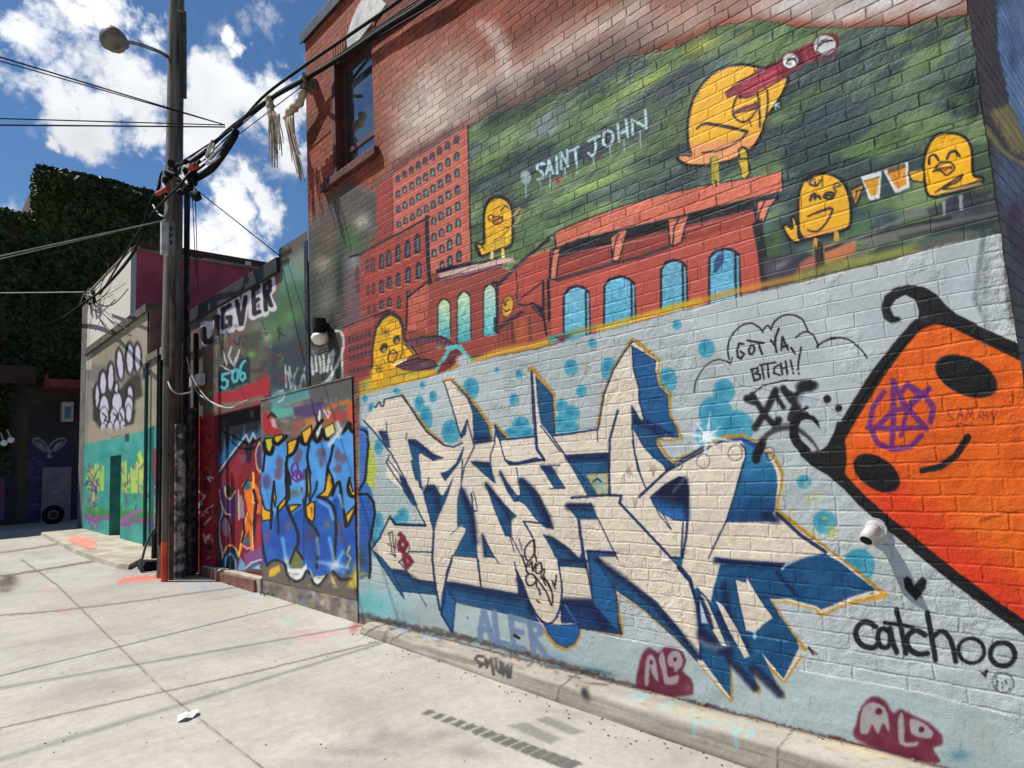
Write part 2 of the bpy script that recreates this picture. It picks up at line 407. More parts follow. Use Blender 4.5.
    h = mth('MULTIPLY', fac, mth('MULTIPLY_ADD', bare, -0.3, -0.8))
    h = mth('ADD', h, mth('MULTIPLY', mth('SUBTRACT', tint, 0.5), mth('MULTIPLY_ADD', cs.outputs[1], 0.5, 0.12)))
    h = mth('ADD', h, mth('MULTIPLY', lump.outputs[0], mth('MULTIPLY_ADD', cs.outputs[1], 3.0, 0.28)))
    h = mth('ADD', h, mth('MULTIPLY', fine.outputs[0], mth('MULTIPLY_ADD', cs.outputs[1], 0.5, 0.15)))
    h = mth('ADD', h, mth('MULTIPLY', mth('MULTIPLY', gouge.outputs[0], 1.6), gm))
    bp = N.new('ShaderNodeBump'); bp.inputs['Strength'].default_value = bump; bp.inputs['Distance'].default_value = 0.0085*paintbump
    L.new(h, bp.inputs['Height']); L.new(bp.outputs[0], b.inputs['Normal'])
    return m
def paint_mat(name, rough=0.6, bump=0.3, bscale=30, grime=0.3, metal=0.0, joints=0.0):
    m, nt, N, L, b = nodes_of(name)
    at = N.new('ShaderNodeAttribute'); at.attribute_name = 'paint'; geo = N.new('ShaderNodeNewGeometry')
    def noise(sc, d=5):
        n = N.new('ShaderNodeTexNoise'); n.inputs['Scale'].default_value = sc; n.inputs['Detail'].default_value = d; n.inputs['Roughness'].default_value = 0.62; L.new(geo.outputs['Position'], n.inputs['Vector']); return n.outputs[0]
    def mth(op, a, c, d=None):
        n = N.new('ShaderNodeMath'); n.operation = op
        for i, v in enumerate((a, c, d)):
            if v is None: continue
            if isinstance(v, (int, float)): n.inputs[i].default_value = v
            else: L.new(v, n.inputs[i])
        return n.outputs[0]
    v = mth('MULTIPLY_ADD', mth('SUBTRACT', noise(1.7, 7), 0.5), grime*1.4, 1.0)
    v = mth('MULTIPLY', v, mth('MULTIPLY_ADD', mth('SUBTRACT', noise(38, 6), 0.5), grime*1.6, 1.0))
    vm = N.new('ShaderNodeVectorMath'); vm.operation = 'SCALE'; L.new(at.outputs['Color'], vm.inputs[0]); L.new(v, vm.inputs['Scale'])
    L.new(vm.outputs[0], b.inputs['Base Color']); b.inputs['Specular IOR Level'].default_value = .3; b.inputs['Roughness'].default_value = rough; b.inputs['Metallic'].default_value = metal
    bp = N.new('ShaderNodeBump'); bp.inputs['Strength'].default_value = bump; bp.inputs['Distance'].default_value = 0.006
    L.new(mth('ADD', noise(bscale, 6), mth('MULTIPLY', noise(bscale*6, 4), 0.4)), bp.inputs['Height']); L.new(bp.outputs[0], b.inputs['Normal'])
    return m
Z0BRICK = 0.0445
WINZ0, WINZ1 = 3.10, 4.34
# ================================================================== the big brick building
D = 3.3074
WZ0, WZ1 = -1.372, 5.02
WY0, WY1 = 0.515, 6.70
def wall_cols():
    # even steps in the picture, so far columns are wide and near ones narrow
    ys = []; y = WY1
    xs = np.arange(300, 1100, 0.8)
    r = np.array([onX(x, 490, D)[1] for x in xs])
    r = r[(r < WY1) & (r > WY0)]
    return np.concatenate([[WY1], r, [WY0]])
ys = wall_cols()[::-1]                       # rising Y
zs = np.concatenate([np.arange(WZ0, 2.0, 0.0052), np.arange(2.0, WZ1, 0.0085), [WZ1]])
W = Lat(plane_X(D, ys, zs), (134, 76, 58))
YY = W.P[..., 1]; ZZ = W.P[..., 2]
# ---- bare red brick, sooty and washed-out zones
W.c *= np.array([1.0, .90, .88], np.float32)
n = fbm(YY*1.5, ZZ*3, 2); W.c *= (0.82+0.36*n)[..., None]
n2 = fbm(YY*6, ZZ*6, 4); W.c[..., 0] *= 0.92+0.16*n2
W.k[..., 0] = 1.0; W.k[..., 1] = 0.35
def mix_map(m, col):
    W.c[:] = W.c*(1-m[..., None])+np.asarray(col, np.float32)*m[..., None]
topline = [(308,262),(352,257),(392,173),(467,126),(510,104),(560,88),(600,68),(640,50),(685,38),(716,24),(760,14),(800,20),(846,26),(909,22),(968,14),(1010,8)]
xs_, ys_ = np.array(topline).T
above = np.interp(W.x, xs_, ys_)-W.y          # px above the mural's upper edge
# chalky wash
hz = sstep(75, 20, above)*sstep(-5, 10, above)*(W.x > 385)*sstep(385, 440, W.x)
hz = hz*(0.45+0.75*fbm(YY*3, ZZ*6, 9))
mix_map(np.clip(hz*0.95, 0, 0.85), (178, 158, 146))
W.glow(430, 95, 42, 56, (190,172,158), 1.0, 38); W.glow(415, 120, 22, 34, (196,178,164), .9, 30); W.glow(480, 90, 44, 22, (190,172,158), .8, -38); W.glow(460, 62, 30, 26, (168,150,138), 0.6, -40)
W.glow(400, 148, 12, 22, (180,160,145), .7, 30)
W.line([(480,25),(494,34),(505,58),(508,84)], [8,14,12,6], (204,196,188), soft=8, a=.62, smooth=True, wob=3)
W.line([(506,84),(520,78),(590,30),(640,4)], [8,14,16,18], (196,184,172), soft=8, a=.6, smooth=True, wob=3)
for cx, cy, rx, ry, a in [(800,4,60,14,.8),(880,2,50,12,.85),(835,14,30,10,.7),(935,4,30,12,.6)]: W.glow(cx, cy, rx, ry, (206,200,198), min(a*1.2,1), -12)
W.glow(700, -10, 70, 25, (176,128,110), .6, -25); W.glow(560, 30, 50, 16, (178,140,122), .6, -33); W.glow(545,5,20,12,(120,66,50),.6)
W.glow(475, 12, 20, 10, (150,72,50), .8)
# smoky band over the mural
sb = sstep(34, 14, above)*sstep(-14, 4, above)*sstep(455, 500, W.x)*sstep(690, 590, W.x)
mix_map(np.clip(sb*(0.15+1.1*fbm(YY*3, ZZ*6, 14)), 0, .85), (84, 72, 70))
sb2 = sstep(14, 5, above)*sstep(-10, 0, above)*sstep(360, 400, W.x)*sstep(480, 450, W.x)
mix_map(sb2*.7, (98, 58, 56))
# grey-green zone under the window sill and left edge
lz = sstep(470, 372, W.x+0.9*(W.y-190))
zone = [(300,232),(320,205),(345,182),(372,190),(395,173),(392,215),(360,256),(345,330),(344,400),(300,420)]
W.poly(zone, (74,74,68), soft=7, a=.93, wob=5, k=(.6,0,0))
W.glow(345, 212, 22, 14, (92,80,72), .8, -35); W.glow(320,205,8,14,(120,70,56),.8); W.glow(314,222,7,10,(134,110,96),.6)
W.glow(352,240,14,22,(66,96,56),1,-30); W.glow(362,222,12,10,(158,160,142),.9,-30); W.glow(340,262,8,16,(60,84,52),.9,-40); W.glow(322,265,14,10,(152,146,130),.6,-30)
W.glow(330,300,16,22,(118,124,110),.6); W.glow(322,262,10,8,(160,150,134),.5,-40)
W.glow(312,300,8,34,(50,64,52),.8); W.glow(340,280,6,40,(38,38,36),.9); W.glow(333,330,6,30,(44,44,42),.8); W.glow(318,345,12,30,(40,42,42),.85); W.glow(352,265,8,10,(74,96,108),.7)
W.glow(330,238,8,26,(104,78,66),.7); W.glow(325,380,26,18,(62,66,64),.8)
# ================================================================== SAINT JOHN mural
botline = [(359,396),(384,388),(409,382),(433,376),(452,369),(475,362),(499,356),(537,349),(570,340),(600,332),(640,322),(680,311),(725,300),(758,292),(799,283),(840,272),(887,262),(915,253),(940,246),(973,239),(1012,231)]
bg = [(467,126),(500,113),(530,100),(560,92),(600,72),(622,58),(665,50),(685,43),(716,27),(760,19),(800,27),(846,28),(909,25),(935,19),(968,15),(1030,4),(1030,231)]+botline[::-1][1:-5]+[(430,340),(440,280)]
def bgcol(x, y):
    t = (y-496)/(x+110)                       # lines that run along the brick courses
    u = (x+110)*0.012
    a = fbm(u*1.1+2, t*30, 21, 4); b = fbm(u*1.6+9, t*44, 22, 3)
    s = sstep(.45, .56, a)[:, None]; g = sstep(.48, .62, b)[:, None]
    c = np.array([48,64,66])*(1-s)+np.array([84,106,72])*s
    dk_ = sstep(880,1000,x)[:, None]*.25; c = c*(1-dk_)
    c = c*(1-g*.55)+np.array([134,156,104])*g*.55*(.35+.65*s)+np.array([84,106,106])*g*.55*(1-(.35+.65*s))
    return c
W.poly(bg, bgcol, soft=2.5, k=(.12,.35,0), reg=1, wob=2)
I = W.box(460, 0, 1020, 300)
for cx, cy, rx, ry, col, a, ro in [(545,130,26,10,(132,142,148),.95,-28),(548,118,16,8,(128,136,140),.8,-28),(560,112,20,8,(92,104,112),.6,-30),(498,118,22,7,(40,58,48),.8,-30),(530,108,50,9,(46,60,50),.9,-30),(575,90,22,7,(58,70,62),.8,-32),
    (590,150,46,12,(60,62,74),.85,-25),(640,130,26,12,(62,66,78),.8,-22),(620,95,40,8,(110,138,72),.8,-30),(650,80,38,7,(150,166,78),.95,-28),(700,46,26,7,(178,176,74),.9,-25),(618,80,20,5,(130,150,80),.8,-32),(740,38,20,7,(154,158,96),.6,-20),
    (670,95,30,14,(58,66,78),.85,-28),(720,72,30,9,(70,80,86),.7,-25),(600,182,50,8,(140,168,88),.9,-22),(575,192,30,6,(150,172,96),.7,-25),(740,95,34,14,(60,74,84),.8,-22),(690,75,24,10,(54,64,78),.8,-28),(520,160,26,14,(48,58,68),.9,-30),(500,200,22,20,(44,54,62),.8,0),(560,205,34,9,(104,140,80),.8,-25),(650,172,30,8,(96,122,84),.6,-20),(610,212,40,6,(118,150,88),.7,-22),(540,228,20,7,(104,140,92),.8,-35),
    (800,62,22,8,(70,86,78),.8,-20),(860,70,40,10,(86,106,98),.8,-18),(850,110,60,14,(62,76,88),.8,-18),(905,85,50,12,(98,120,106),.6,-18),(905,40,26,6,(122,134,76),.7,-15),(840,95,50,12,(68,84,92),.7,-20),(900,110,44,12,(74,92,88),.7,-18),(930,75,26,14,(92,118,92),.6,-18),(960,40,14,20,(82,96,108),.8,0),
    (880,150,30,8,(92,130,76),.7,-18),(820,135,50,9,(70,88,80),.7,-18),(930,125,24,8,(90,126,78),.7,-18),(790,150,34,10,(58,70,80),.8,-18),(845,150,26,8,(78,112,66),.7,-18),(960,100,12,8,(92,130,84),.6,0),
    (850,225,26,9,(64,98,84),.8,-20),(880,215,20,7,(66,84,96),.8,-18),(915,212,20,5,(120,116,120),.8,-15),(880,238,34,6,(118,112,110),.9,-15),(925,228,40,6,(98,96,92),.9,-14),(960,215,22,6,(74,76,88),.9,-14),
    (775,245,12,26,(74,100,62),.8,10),(792,262,14,10,(86,84,90),.8,-20),(975,180,10,26,(58,62,60),.85,0),(990,205,12,20,(66,66,64),.8,0)]:
    W.glow(cx, cy, rx, ry, col, a, ro)
NAVY = (22,24,36)
W.k[..., 0] = np.where(W.reg == 1, .12+.75*sstep(1.15, 1.4, ZZ)*(.5+fbm(YY*2,ZZ*4,77)), W.k[..., 0])
W.k[..., 1] = np.where(W.reg == 1, .1+.75*sstep(1.1, 1.4, ZZ)*(.4+fbm(YY*3,ZZ*4,78)), W.k[..., 1])
# ---- tall tower
c1 = T(340,110,6.4); c2 = T(340,210,6.4); c3 = T(300,290,6.4); c4 = T(440,240,6.4); c5 = T(540,170,5.12); c6 = T(640,20,5.12); c7 = T(680,140,5.12); c8 = T(784,0,3.2)
tower = c1((330,410),(490,300),(640,205),(815,100),(822,300),(830,600),(835,768))+c2((840,330),(590,410),(570,470),(340,170))
W.poly(tower, (188,98,80), reg=1, k=(.1,.15,0))
W.poly(c1((330,410),(815,100),(818,190),(335,490)), (166,78,62), soft=5, a=.6)
W.poly(c1((770,130),(815,100),(832,768),(790,768)), (178,84,66), soft=2, a=.6)
W.poly(c1((232,500),(330,415),(338,768),(338,800),(240,850)), (150,58,50), soft=2, reg=1, k=(.3,.1,0))
W.poly(c2((240,0),(338,0),(340,150),(240,200)), (138,60,54), soft=2, reg=1)
blk2 = c2((130,285),(240,225),(400,140),(555,45),(570,480),(430,560),(425,768),(300,640),(40,735),(60,300))
cols = [370,412,457,500,545,590,638,688,745]; base0 = [440,412,385,353,327,297,262,228,190]
from itertools import product
def inside(p, poly):
    x, y = p; r = False; n_ = len(poly)
    for i in range(n_):
        a = poly[i]; b = poly[(i+1) % n_]
        if (a[1] > y) != (b[1] > y) and x < (b[0]-a[0])*(y-a[1])/(b[1]-a[1])+a[0]: r = not r
    return r
rr = random.Random(5)
for i, cx in enumerate(cols):
    step = 98+i*1.1
    for k in range(9):
        cy = base0[i]+k*step; x, y = c1((cx+k*2.2, cy))[0]
        if inside((x+2, y+5), blk2) or not inside((x, y+4), tower): continue
        h = 4.7+i*.14; w_ = 2.3+i*.06
        tall = 1.35 if (i > 6 and k in (6, 7)) else 1
        W.poly([(x-w_,y+h*.8*tall),(x-w_,y-h*.45*tall),(x-w_*.4,y-h*.8*tall),(x+w_*.5,y-h*.85*tall),(x+w_,y-h*.5*tall),(x+w_,y+h*.65*tall)], (42,44,50), soft=.6)
        g = rr.choice([(92,132,128),(120,150,150),(84,112,120),(110,150,140)]) if k else (66,70,74)
        W.poly([(x-w_*.35,y+h*.55*tall),(x-w_*.3,y-h*.3*tall),(x+w_*.45,y-h*.5*tall),(x+w_*.5,y+h*.4*tall)], g, soft=.5, a=.9)
W.line(c1((330,410),(490,300),(640,205),(815,100)), 1.0, NAVY, a=.8); W.line(c1((818,100),(825,400),(832,768)), 1.3, NAVY); W.line(c2((832,0),(842,335)), 1.3, NAVY)
W.line(c1((332,410),(340,768)), .9, (70,30,34), a=.8)
# ---- red block in front of it
W.poly(blk2, (156,66,53), reg=1, soft=1.2, k=(.1,.15,0))
W.poly(c2((40,300),(130,270),(130,560),(150,720),(30,768)), (98,84,90), soft=6, a=.9, wob=3)
W.glow(*c2((85,330))[0], 8, 10, (120,140,142), .7)
W.poly(c2((425,560),(500,500),(570,455),(580,768),(425,768)), (182,92,74), soft=1.2)
for rows in ([(110,410,26,90),(175,355,24,90),(210,350,30,100),(265,330,30,104),(312,310,34,114),(370,278,34,118),(432,250,36,122),(494,215,40,138)],
             [(115,500,20,60),(180,512,22,76),(215,502,24,80),(265,492,26,90),(315,466,30,84),(372,445,30,92),(435,415,36,112),(503,388,38,116)],
             [(185,640,22,56),(220,628,22,56),(265,606,28,58),(317,590,28,66),(377,592,24,84),(437,538,28,46)]):
    for x, y, w_, h in rows:
        f = x < 240
        x, y = c2((x, y))[0]; w_ /= 12.8; h /= 12.8
        W.poly([(x-w_,y+h),(x-w_,y-h*.6),(x-w_*.4,y-h*.95),(x+w_*.4,y-h),(x+w_,y-h*.7),(x+w_,y+h*.9)], (46,38,48) if not f else (84,50,56), soft=.6)
        W.poly([(x-w_*.2,y+h*.7),(x-w_*.1,y-h*.5),(x+w_*.5,y-h*.55),(x+w_*.5,y+h*.6)], (86,108,118) if not f else (96,76,84), soft=.5, a=.9)
        if not f: W.line([(x-w_-.3,y+h+.6),(x+w_+.3,y+h+.2)], .9, (206,140,120), a=.8)
W.line(c2((60,300),(130,285),(240,225),(400,140),(570,45)), 1.8, NAVY); W.line(c2((555,45),(562,300),(575,470)), 3.4, NAVY); W.line(c2((575,470),(582,768)), 1.4, NAVY)
W.line(c2((575,450),(500,505),(430,562),(425,768)), 1.6, NAVY)
for q in range(12):
    y = 250+q*44; W.line(c2((150,y+30),(420,y-140+q*4)), .5, (120,44,40), a=.5)
# lower long block with small windows
blk3 = c3((275,245),(480,160),(545,140),(470,420),(455,565),(280,610))
W.poly(blk3, (134,60,56), soft=1.2, reg=1, k=(.2,.1,0)); W.line(c3((280,240),(480,165),(570,130)), 1.6, NAVY, a=.9)
W.poly(c3((275,245),(470,165),(472,235),(280,300)), (160,82,72), soft=1.5, a=.8)
for row, (y0, y1) in enumerate([(320,275),(385,340),(440,395),(525,490)]):
    for q in range(6):
        x = 318+q*25+row*1.5; y = y0+(y1-y0)*q/6; a_, b_ = c3((x, y))[0]
        W.poly([(a_-1.3,b_+2.6),(a_-1.3,b_-2.6),(a_+1.3,b_-3),(a_+1.3,b_+2.2)], (58,50,62), soft=.6, a=.9)
# ---- station, left wing
body = c4((-75,290),(0,255),(375,165),(460,200),(560,110),(720,60),(720,630),(600,660),(400,720),(180,745),(60,768),(-90,768))
W.poly(body, (142,66,55), soft=1, reg=1, k=(.08,.2,0))
W.poly(c4((370,290),(480,190),(600,90),(712,50),(712,380),(380,420)), (180,76,62), soft=5, a=.8)
W.poly(c4((480,520),(590,500),(610,620),(470,660)), (186,92,56), soft=6, a=.7)
W.poly(c4((-10,215),(150,175),(375,122),(470,112),(478,140),(380,158),(200,205),(-5,250)), (204,166,156), soft=1)
W.line(c4((-20,258),(200,212),(385,166)), 3.4, (72,40,52), a=.9); W.line(c4((-20,204),(370,118)), 1.2, NAVY)
for q in range(22):
    a_, b_ = c4((-10+q*18, 262-q*4.4))[0]; W.ell(a_, b_, .7, .9, (150,110,110), a=.6)
W.poly(c4((-30,190),(190,140),(200,160),(-25,212)), NAVY, soft=1)
def arch(cx, x0, x1, top, bot, col1, col2, out=2.2, side=True, spr=7):
    w_ = (x1-x0)/2; sl = -0.27
    o = [(x0,bot+2),(x0+.2,top+spr*1.5),(x0+w_*.35,top+spr*.45),(x0+w_*.95,top),(x1-w_*.5,top+spr*.25),(x1-w_*.12,top+spr*1.0),(x1,bot-2+sl*w_)]
    W.poly(o, (24,26,38), soft=.7)
    i_ = [(x0+out,bot+1),(x0+out+.2,top+spr*1.6),(x0+w_*.5,top+spr*.75),(x0+w_,top+out*1.2),(x1-w_*.5,top+spr*.7),(x1-out-.6,top+spr*1.4),(x1-out,bot-1)]
    def g(x, y):
        t = np.clip((y-top)/(bot-top), 0, 1)[:, None]; nz = (vn(x*.4, y*.6, 41)-.5)[:, None]
        return np.array(col1)*(1-t)+np.array(col2)*t+nz*40
    W.poly(i_, g, soft=.6)
    if side: W.line([(x1-out*2.6,top+spr*1.0),(x1-out*2.2,bot)], out*.8, (24,30,44))
arch(0,437.2,451.2,298,339,(206,214,160),(72,160,168),out=1.1,side=False,spr=5); arch(0,456.6,471.5,290.5,342,(196,210,164),(66,158,166),out=1.1,side=False,spr=6); arch(0,482.8,497,283,335.5,(196,210,178),(78,168,176),out=1.1,side=False,spr=6)
W.line([(497,283),(497.5,330)], 2.4, (34,36,50))
# black line work
W.line(c4((340,272),(380,280),(460,200),(560,105),(700,-5)), 2.4, (38,30,40)); W.poly(c4((370,265),(460,195),(480,150),(500,175),(380,290)), (52,44,52), soft=1)
W.line(c4((488,205),(495,300),(492,400)), .9, NAVY); W.line(c4((505,385),(580,325),(662,265)), 1.3, NAVY); W.line(c4((660,262),(662,480),(682,605)), 1.8, NAVY)
W.line(c4((590,400),(640,440),(668,500)), [1,4,1.5], NAVY); W.line(c4((500,410),(560,420),(590,400)), 1.2, NAVY); W.line(c4((585,410),(600,440),(650,490)), 1.2, NAVY)
W.line(c4((365,570),(440,520),(520,465)), 3.6, (60,34,52)); W.line(c4((350,500),(350,580),(380,600)), 2, NAVY, a=.8)
for x in (375,400,430,460): W.line(c4((x,560-.5*(x-375)),(x+3,670-.4*(x-375))), .9, (84,40,40), a=.8)
W.line(c4((570,500),(580,640)), 3.4, (86,54,38), soft=2, a=.7); W.line(c4((460,530),(468,650)), 2.5, (60,40,34), soft=2, a=.7)
W.line(c4((488,350),(495,420)), 2, (70,60,66), a=.8)
# little bird in the doorway
W.ell(507.5, 306.5, 6.2, 11.2, (44,34,36), rot=12, reg=7); W.ell(507.5, 306.5, 5.3, 10.2, (206,148,48), rot=12, reg=7)
W.ell(505, 304, 1.6, 2.2, (60,40,30)); W.line([(503,309),(506,312),(509,309)], 1, (60,40,30)); W.line([(506,301),(509,299)], 1, (60,40,30))
# ---- station, right wing
wing = [(554,256),(642,240),(700,226),(757,212),(764,288),(725,300),(680,311),(640,322),(600,332),(560,342),(552,345),(550,262)]
W.poly(wing, (176,78,65), soft=1, reg=1, k=(.06,.22,0))
W.poly([(557,252),(640,236),(700,222),(752,208),(754,222),(690,241),(612,262),(556,280)], (142,60,50), soft=1.2)
for q in range(5): W.glow(570+q*44, 264-q*11, 12, 3, (180,72,52), .7, -15)
W.poly([(554,233),(580,222),(620,207),(660,196),(700,187),(740,180),(781,172),(782,191),(740,200),(677,216),(642,224),(579,238),(557,247)], (206,108,86), soft=.8, reg=1)
W.glow(640,212,30,3,(224,134,104),.5,-15); W.glow(745,187,20,3,(216,120,94),.5,-12)
W.line([(540,245),(550,236),(560,230),(580,221.5),(620,206.5),(660,195),(700,186),(740,179.5),(752,177)], 1.5, (30,34,40), a=.85)
W.poly([(556,248),(579,239),(642,225),(700,211),(756,197),(776,193),(768,201),(756,208),(700,222),(642,236),(590,249),(560,258)], (20,20,30), soft=.8)
W.line([(557,280),(585,272),(612,264),(640,257),(669,247)], 3.0, (50,44,50), soft=1.2, a=.9)
W.line([(782,171),(783,191)], 1.2, NAVY)
for pg in (c5((55,410),(105,398),(95,450),(82,560),(48,560)), c5((360,345),(405,312),(450,303),(430,370),(405,465),(372,468)), c5((655,252),(765,228),(740,300),(725,370),(680,392),(665,380)), c7((378,320),(500,292),(455,350),(428,425),(390,425))):
    W.poly(pg, (212,122,96), soft=.7); W.line(pg+[pg[0]], 1.5, NAVY)
for pg in (c5((72,400),(58,470),(52,560)), c5((400,330),(380,390),(370,460)), c5((712,245),(685,300),(680,385)), c7((440,300),(412,360),(395,415))): W.line(pg, 1.3, NAVY)
W.line(c5((42,560),(48,768)), 2.6, NAVY); W.line(c5((18,570),(20,768)), 1.6, NAVY); W.line(c5((75,330),(82,400)), 1.2, NAVY)
W.poly([(752,224),(762,218),(766,250),(768,290),(762,292),(757,250)], (34,32,40), soft=1)
W.line([(756,216),(757,200)], 2, NAVY)
arch(0,562.5,591.5,284.5,342,(116,176,196),(84,160,186),out=2.2); arch(0,603,637,275,333,(104,170,196),(80,158,188),out=2.2); arch(0,659.8,688.8,258.5,312,(110,168,192),(92,160,186),out=2.4); arch(0,707.8,742,247,303,(86,150,182),(100,172,196),out=2.6)
W.poly([(717,256),(724,251),(724,262),(717,272),(713,274),(714,262)], (34,52,92), soft=1, a=.8)
# right end of the mural
W.poly(c7((430,600),(640,570),(720,600),(720,690),(480,720),(430,690)), (64,60,70), soft=2); W.glow(*c7((520,640))[0], 14, 5, (122,118,122), .8, -25); W.glow(*c7((600,620))[0], 16, 4, (44,42,52), .9, -30)
W.poly(c7((735,545),(900,500),(900,580),(750,640)), (200,116,74), soft=3, a=.85); W.poly(c7((620,625),(705,580),(705,645),(600,680)), (188,104,74), soft=3, a=.8)
W.line(c7((710,540),(725,690)), 7, (52,44,42), soft=1.5); W.line([(846,262),(880,240),(940,225),(1000,214)], 5, (104,100,100), soft=3, a=.8)
W.line([(826,250),(850,240),(905,226),(950,218)], 3.2, (38,36,46), soft=1.5, a=.9); W.line([(844,244),(905,218),(960,205),(990,196)], 3, (126,122,126), soft=2, a=.7); W.line([(900,238),(950,226),(996,216)], 3, (48,46,50), soft=2, a=.7)
W.line([(944,213),(944,203)], 3.5, (122,124,130)); W.line([(961,208),(961,197)], 4, (128,130,134)); W.poly([(927,209),(990,190),(990,200),(930,218)], (36,38,48), soft=1.5, a=.6)
W.line([(944,214),(944,202)], 2, (140,142,148)); W.line([(961,208),(961,197)], 2.6, (140,142,148))
# yellow spray along the lower edge
W.line([(367,392),(384,384),(409,377),(433,370),(452,365)], 9, (210,166,40), soft=4, a=.9); W.line([(470,364),(499,352),(537,345),(550,341)], 6, (206,150,48), soft=2.5, a=.95)
W.line([(550,341),(570,334),(600,326)], 5, (150,132,62), soft=2.5, a=.8); W.line([(600,329),(640,318),(680,306),(700,301)], 6, (206,164,44), soft=2.5, a=.9); W.line([(700,301),(725,294),(758,286),(799,277)], 5, (196,136,48), soft=3, a=.8)
W.line([(799,277),(840,265),(887,255),(915,248)], 8, (142,138,66), soft=4, a=.85); W.line([(915,248),(940,242),(970,233)], 4, (98,84,72), soft=3, a=.7)
W.poly(c4((690,615),(860,590),(830,630),(700,660)), (70,140,130), soft=1.2); W.poly(c4((735,620),(850,605),(770,650)), (92,40,48), soft=.9)
# ---- yellow ghost bird, bottom left
W.poly(c3((380,590),(450,560),(470,420),(640,440),(700,480),(830,530),(700,590),(540,630),(380,680)), (206,166,44), soft=3, a=.95, reg=2)
W.glow(*c3((730,530))[0], 14, 4, (138,140,62), .7, -12); W.glow(*c3((410,610))[0], 8, 6, (120,130,96), .7)
gb = c3((462,520),(460,420),(468,330),(490,250),(530,190),(580,165),(625,185),(650,240),(658,330),(745,408),(700,440),(620,475),(600,560),(480,600))
W.poly(gb, (220,166,34), soft=.8, reg=2)
W.line(c3((470,330),(488,245),(525,180),(560,150),(600,150),(640,185),(665,250),(668,310),(715,360),(745,408)), [1.6,2,3,4,4,3,2.2,2,2,1.5], (54,40,52), smooth=False)
W.line(c3((462,500),(462,400),(470,330)), 1.8, (60,44,44)); W.line(c3((745,408),(700,435),(620,470)), 1.2, (60,44,44)); W.line(c3((665,345),(725,405)), 1.2, (60,44,44)); W.line(c3((650,250),(655,400),(640,440)), 1, (90,66,40))
W.ell(*c3((537,372))[0], 3.9, 5.2, (58,48,40), rot=20); W.ell(*c3((618,318))[0], 3.6, 4.8, (58,48,40), rot=20); W.ell(*c3((540,385))[0], 2, 2.6, (150,120,60)); W.ell(*c3((620,330))[0], 2, 2.4, (150,120,60))
W.line(c3((560,440),(575,395),(600,380),(625,410),(600,465),(570,460),(560,440)), 1.1, (70,50,40)); W.line(c3((575,400),(600,410),(620,400)), 1, (70,50,40)); W.ell(*c3((597,425))[0], 2.2, 3, (190,110,50), a=.7)
for a_, b_ in [((520,245),(575,290)),((575,245),(520,290)),((545,235),(548,300)),((520,268),(580,265)),((535,440),(545,470)),((490,480),(520,520)),((520,480),(490,520)),((480,505),(530,500))]: W.line(c3(a_, b_), 1.1, (104,84,46), a=.8)
W.line(c3((600,480),(680,445)), 1.2, (230,220,200))
# purple bands and teal arch
W.line(c3((695,345),(780,320),(860,310),(930,325),(985,365)), [5,6,7,6,4], (84,50,66), smooth=False); W.line(c3((700,330),(800,302),(900,295),(1000,355)), 1, NAVY); 
for q in range(11): 
    a_ = 705+q*27; b_ = 342-18*math.sin(q/10*3.1); W.line(c3((a_, b_-18), (a_-4, b_+18)), .7, (130,84,96), a=.8)
W.poly(c3((615,490),(680,455),(760,438),(840,450),(885,490),(850,510),(760,520),(660,515)), (92,56,66), soft=1.2); W.line(c3((615,490),(680,455),(760,438),(850,452),(885,490)), 1.2, NAVY); W.ell(*c3((795,480))[0], 3.2, 1.8, (150,110,124)); W.ell(*c3((795,480))[0], 1.8, 1, (60,40,50))
W.poly(c3((870,510),(930,430),(985,380),(1020,370),(1024,450),(960,500),(890,540)), (120,40,48), soft=1); W.poly(c3((940,440),(985,390),(1000,420),(960,470)), (60,30,38), soft=1.5, a=.8)
W.line(c3((875,510),(925,430),(985,370),(1030,358)), 2.4, (92,168,166)); W.line(c4((50,690),(90,685),(130,700),(190,768)), 4, (104,170,172), soft=1.5)
W.poly(c4((30,768),(60,715),(110,690),(150,735),(150,768)), (100,44,50), soft=1); W.line(c4((20,768),(60,700),(100,680),(140,700),(185,768)), 3, (92,170,168))
W.ell(462.5, 361, 6.5, 6, (206,212,212), soft=2.5, a=.85)
W.ell(*c3((892,368))[0], 2.6, 1.2, (110,150,150))
W.ds = True; W.wk = 1.2
# ---- bird on the ledge
b2 = [(484,243),(483.5,222),(485,208),(489,200.5),(496,196.5),(503,197),(509,202),(512.5,211),(513,226),(511,245),(500,250),(488,254),(481,257),(478,252),(475.5,245),(478,243.5)]
W.poly(b2, (34,34,44), soft=1.6, smooth=True, reg=3); W.poly([((x-497)*.9+497, (y-228)*.93+228) for x, y in b2], (230,174,28), soft=.7, smooth=True, reg=3)
W.line(b2, 1.8, (16,16,22), soft=.7, a=.95, smooth=True, closed=True)
W.poly([(485,240),(512,233),(511,243),(500,248),(488,251)], (222,178,60), soft=1, a=.7)
W.line([(490,221),(488,217),(491,215),(494,217)], 1, (60,40,30)); W.line([(501,211),(505,206),(508,208)], 1, (60,40,30)); W.ell(497.5, 220.5, 5, 3.8, (70,40,34), rot=-20, ring=1.2); W.line([(493,222),(498,219),(502,217)], 1.4, (70,40,34)); W.ell(498,223,3,1.8,(150,84,40),rot=-20)
W.line([(513,216),(519,209),(522,212),(517,222),(513,226)], 1.3, (160,140,90)); W.line([(481,244),(484,250)], 1, (60,40,30)); W.line([(492,252),(492,258)], 2.2, (214,186,110)); W.line([(503,250),(503,257)], 2.4, (222,180,60)); W.ell(503,256,1.5,1.8,(230,220,200))
W.line([(494,240),(502,236),(509,228),(504,227)], .9, (120,86,40))
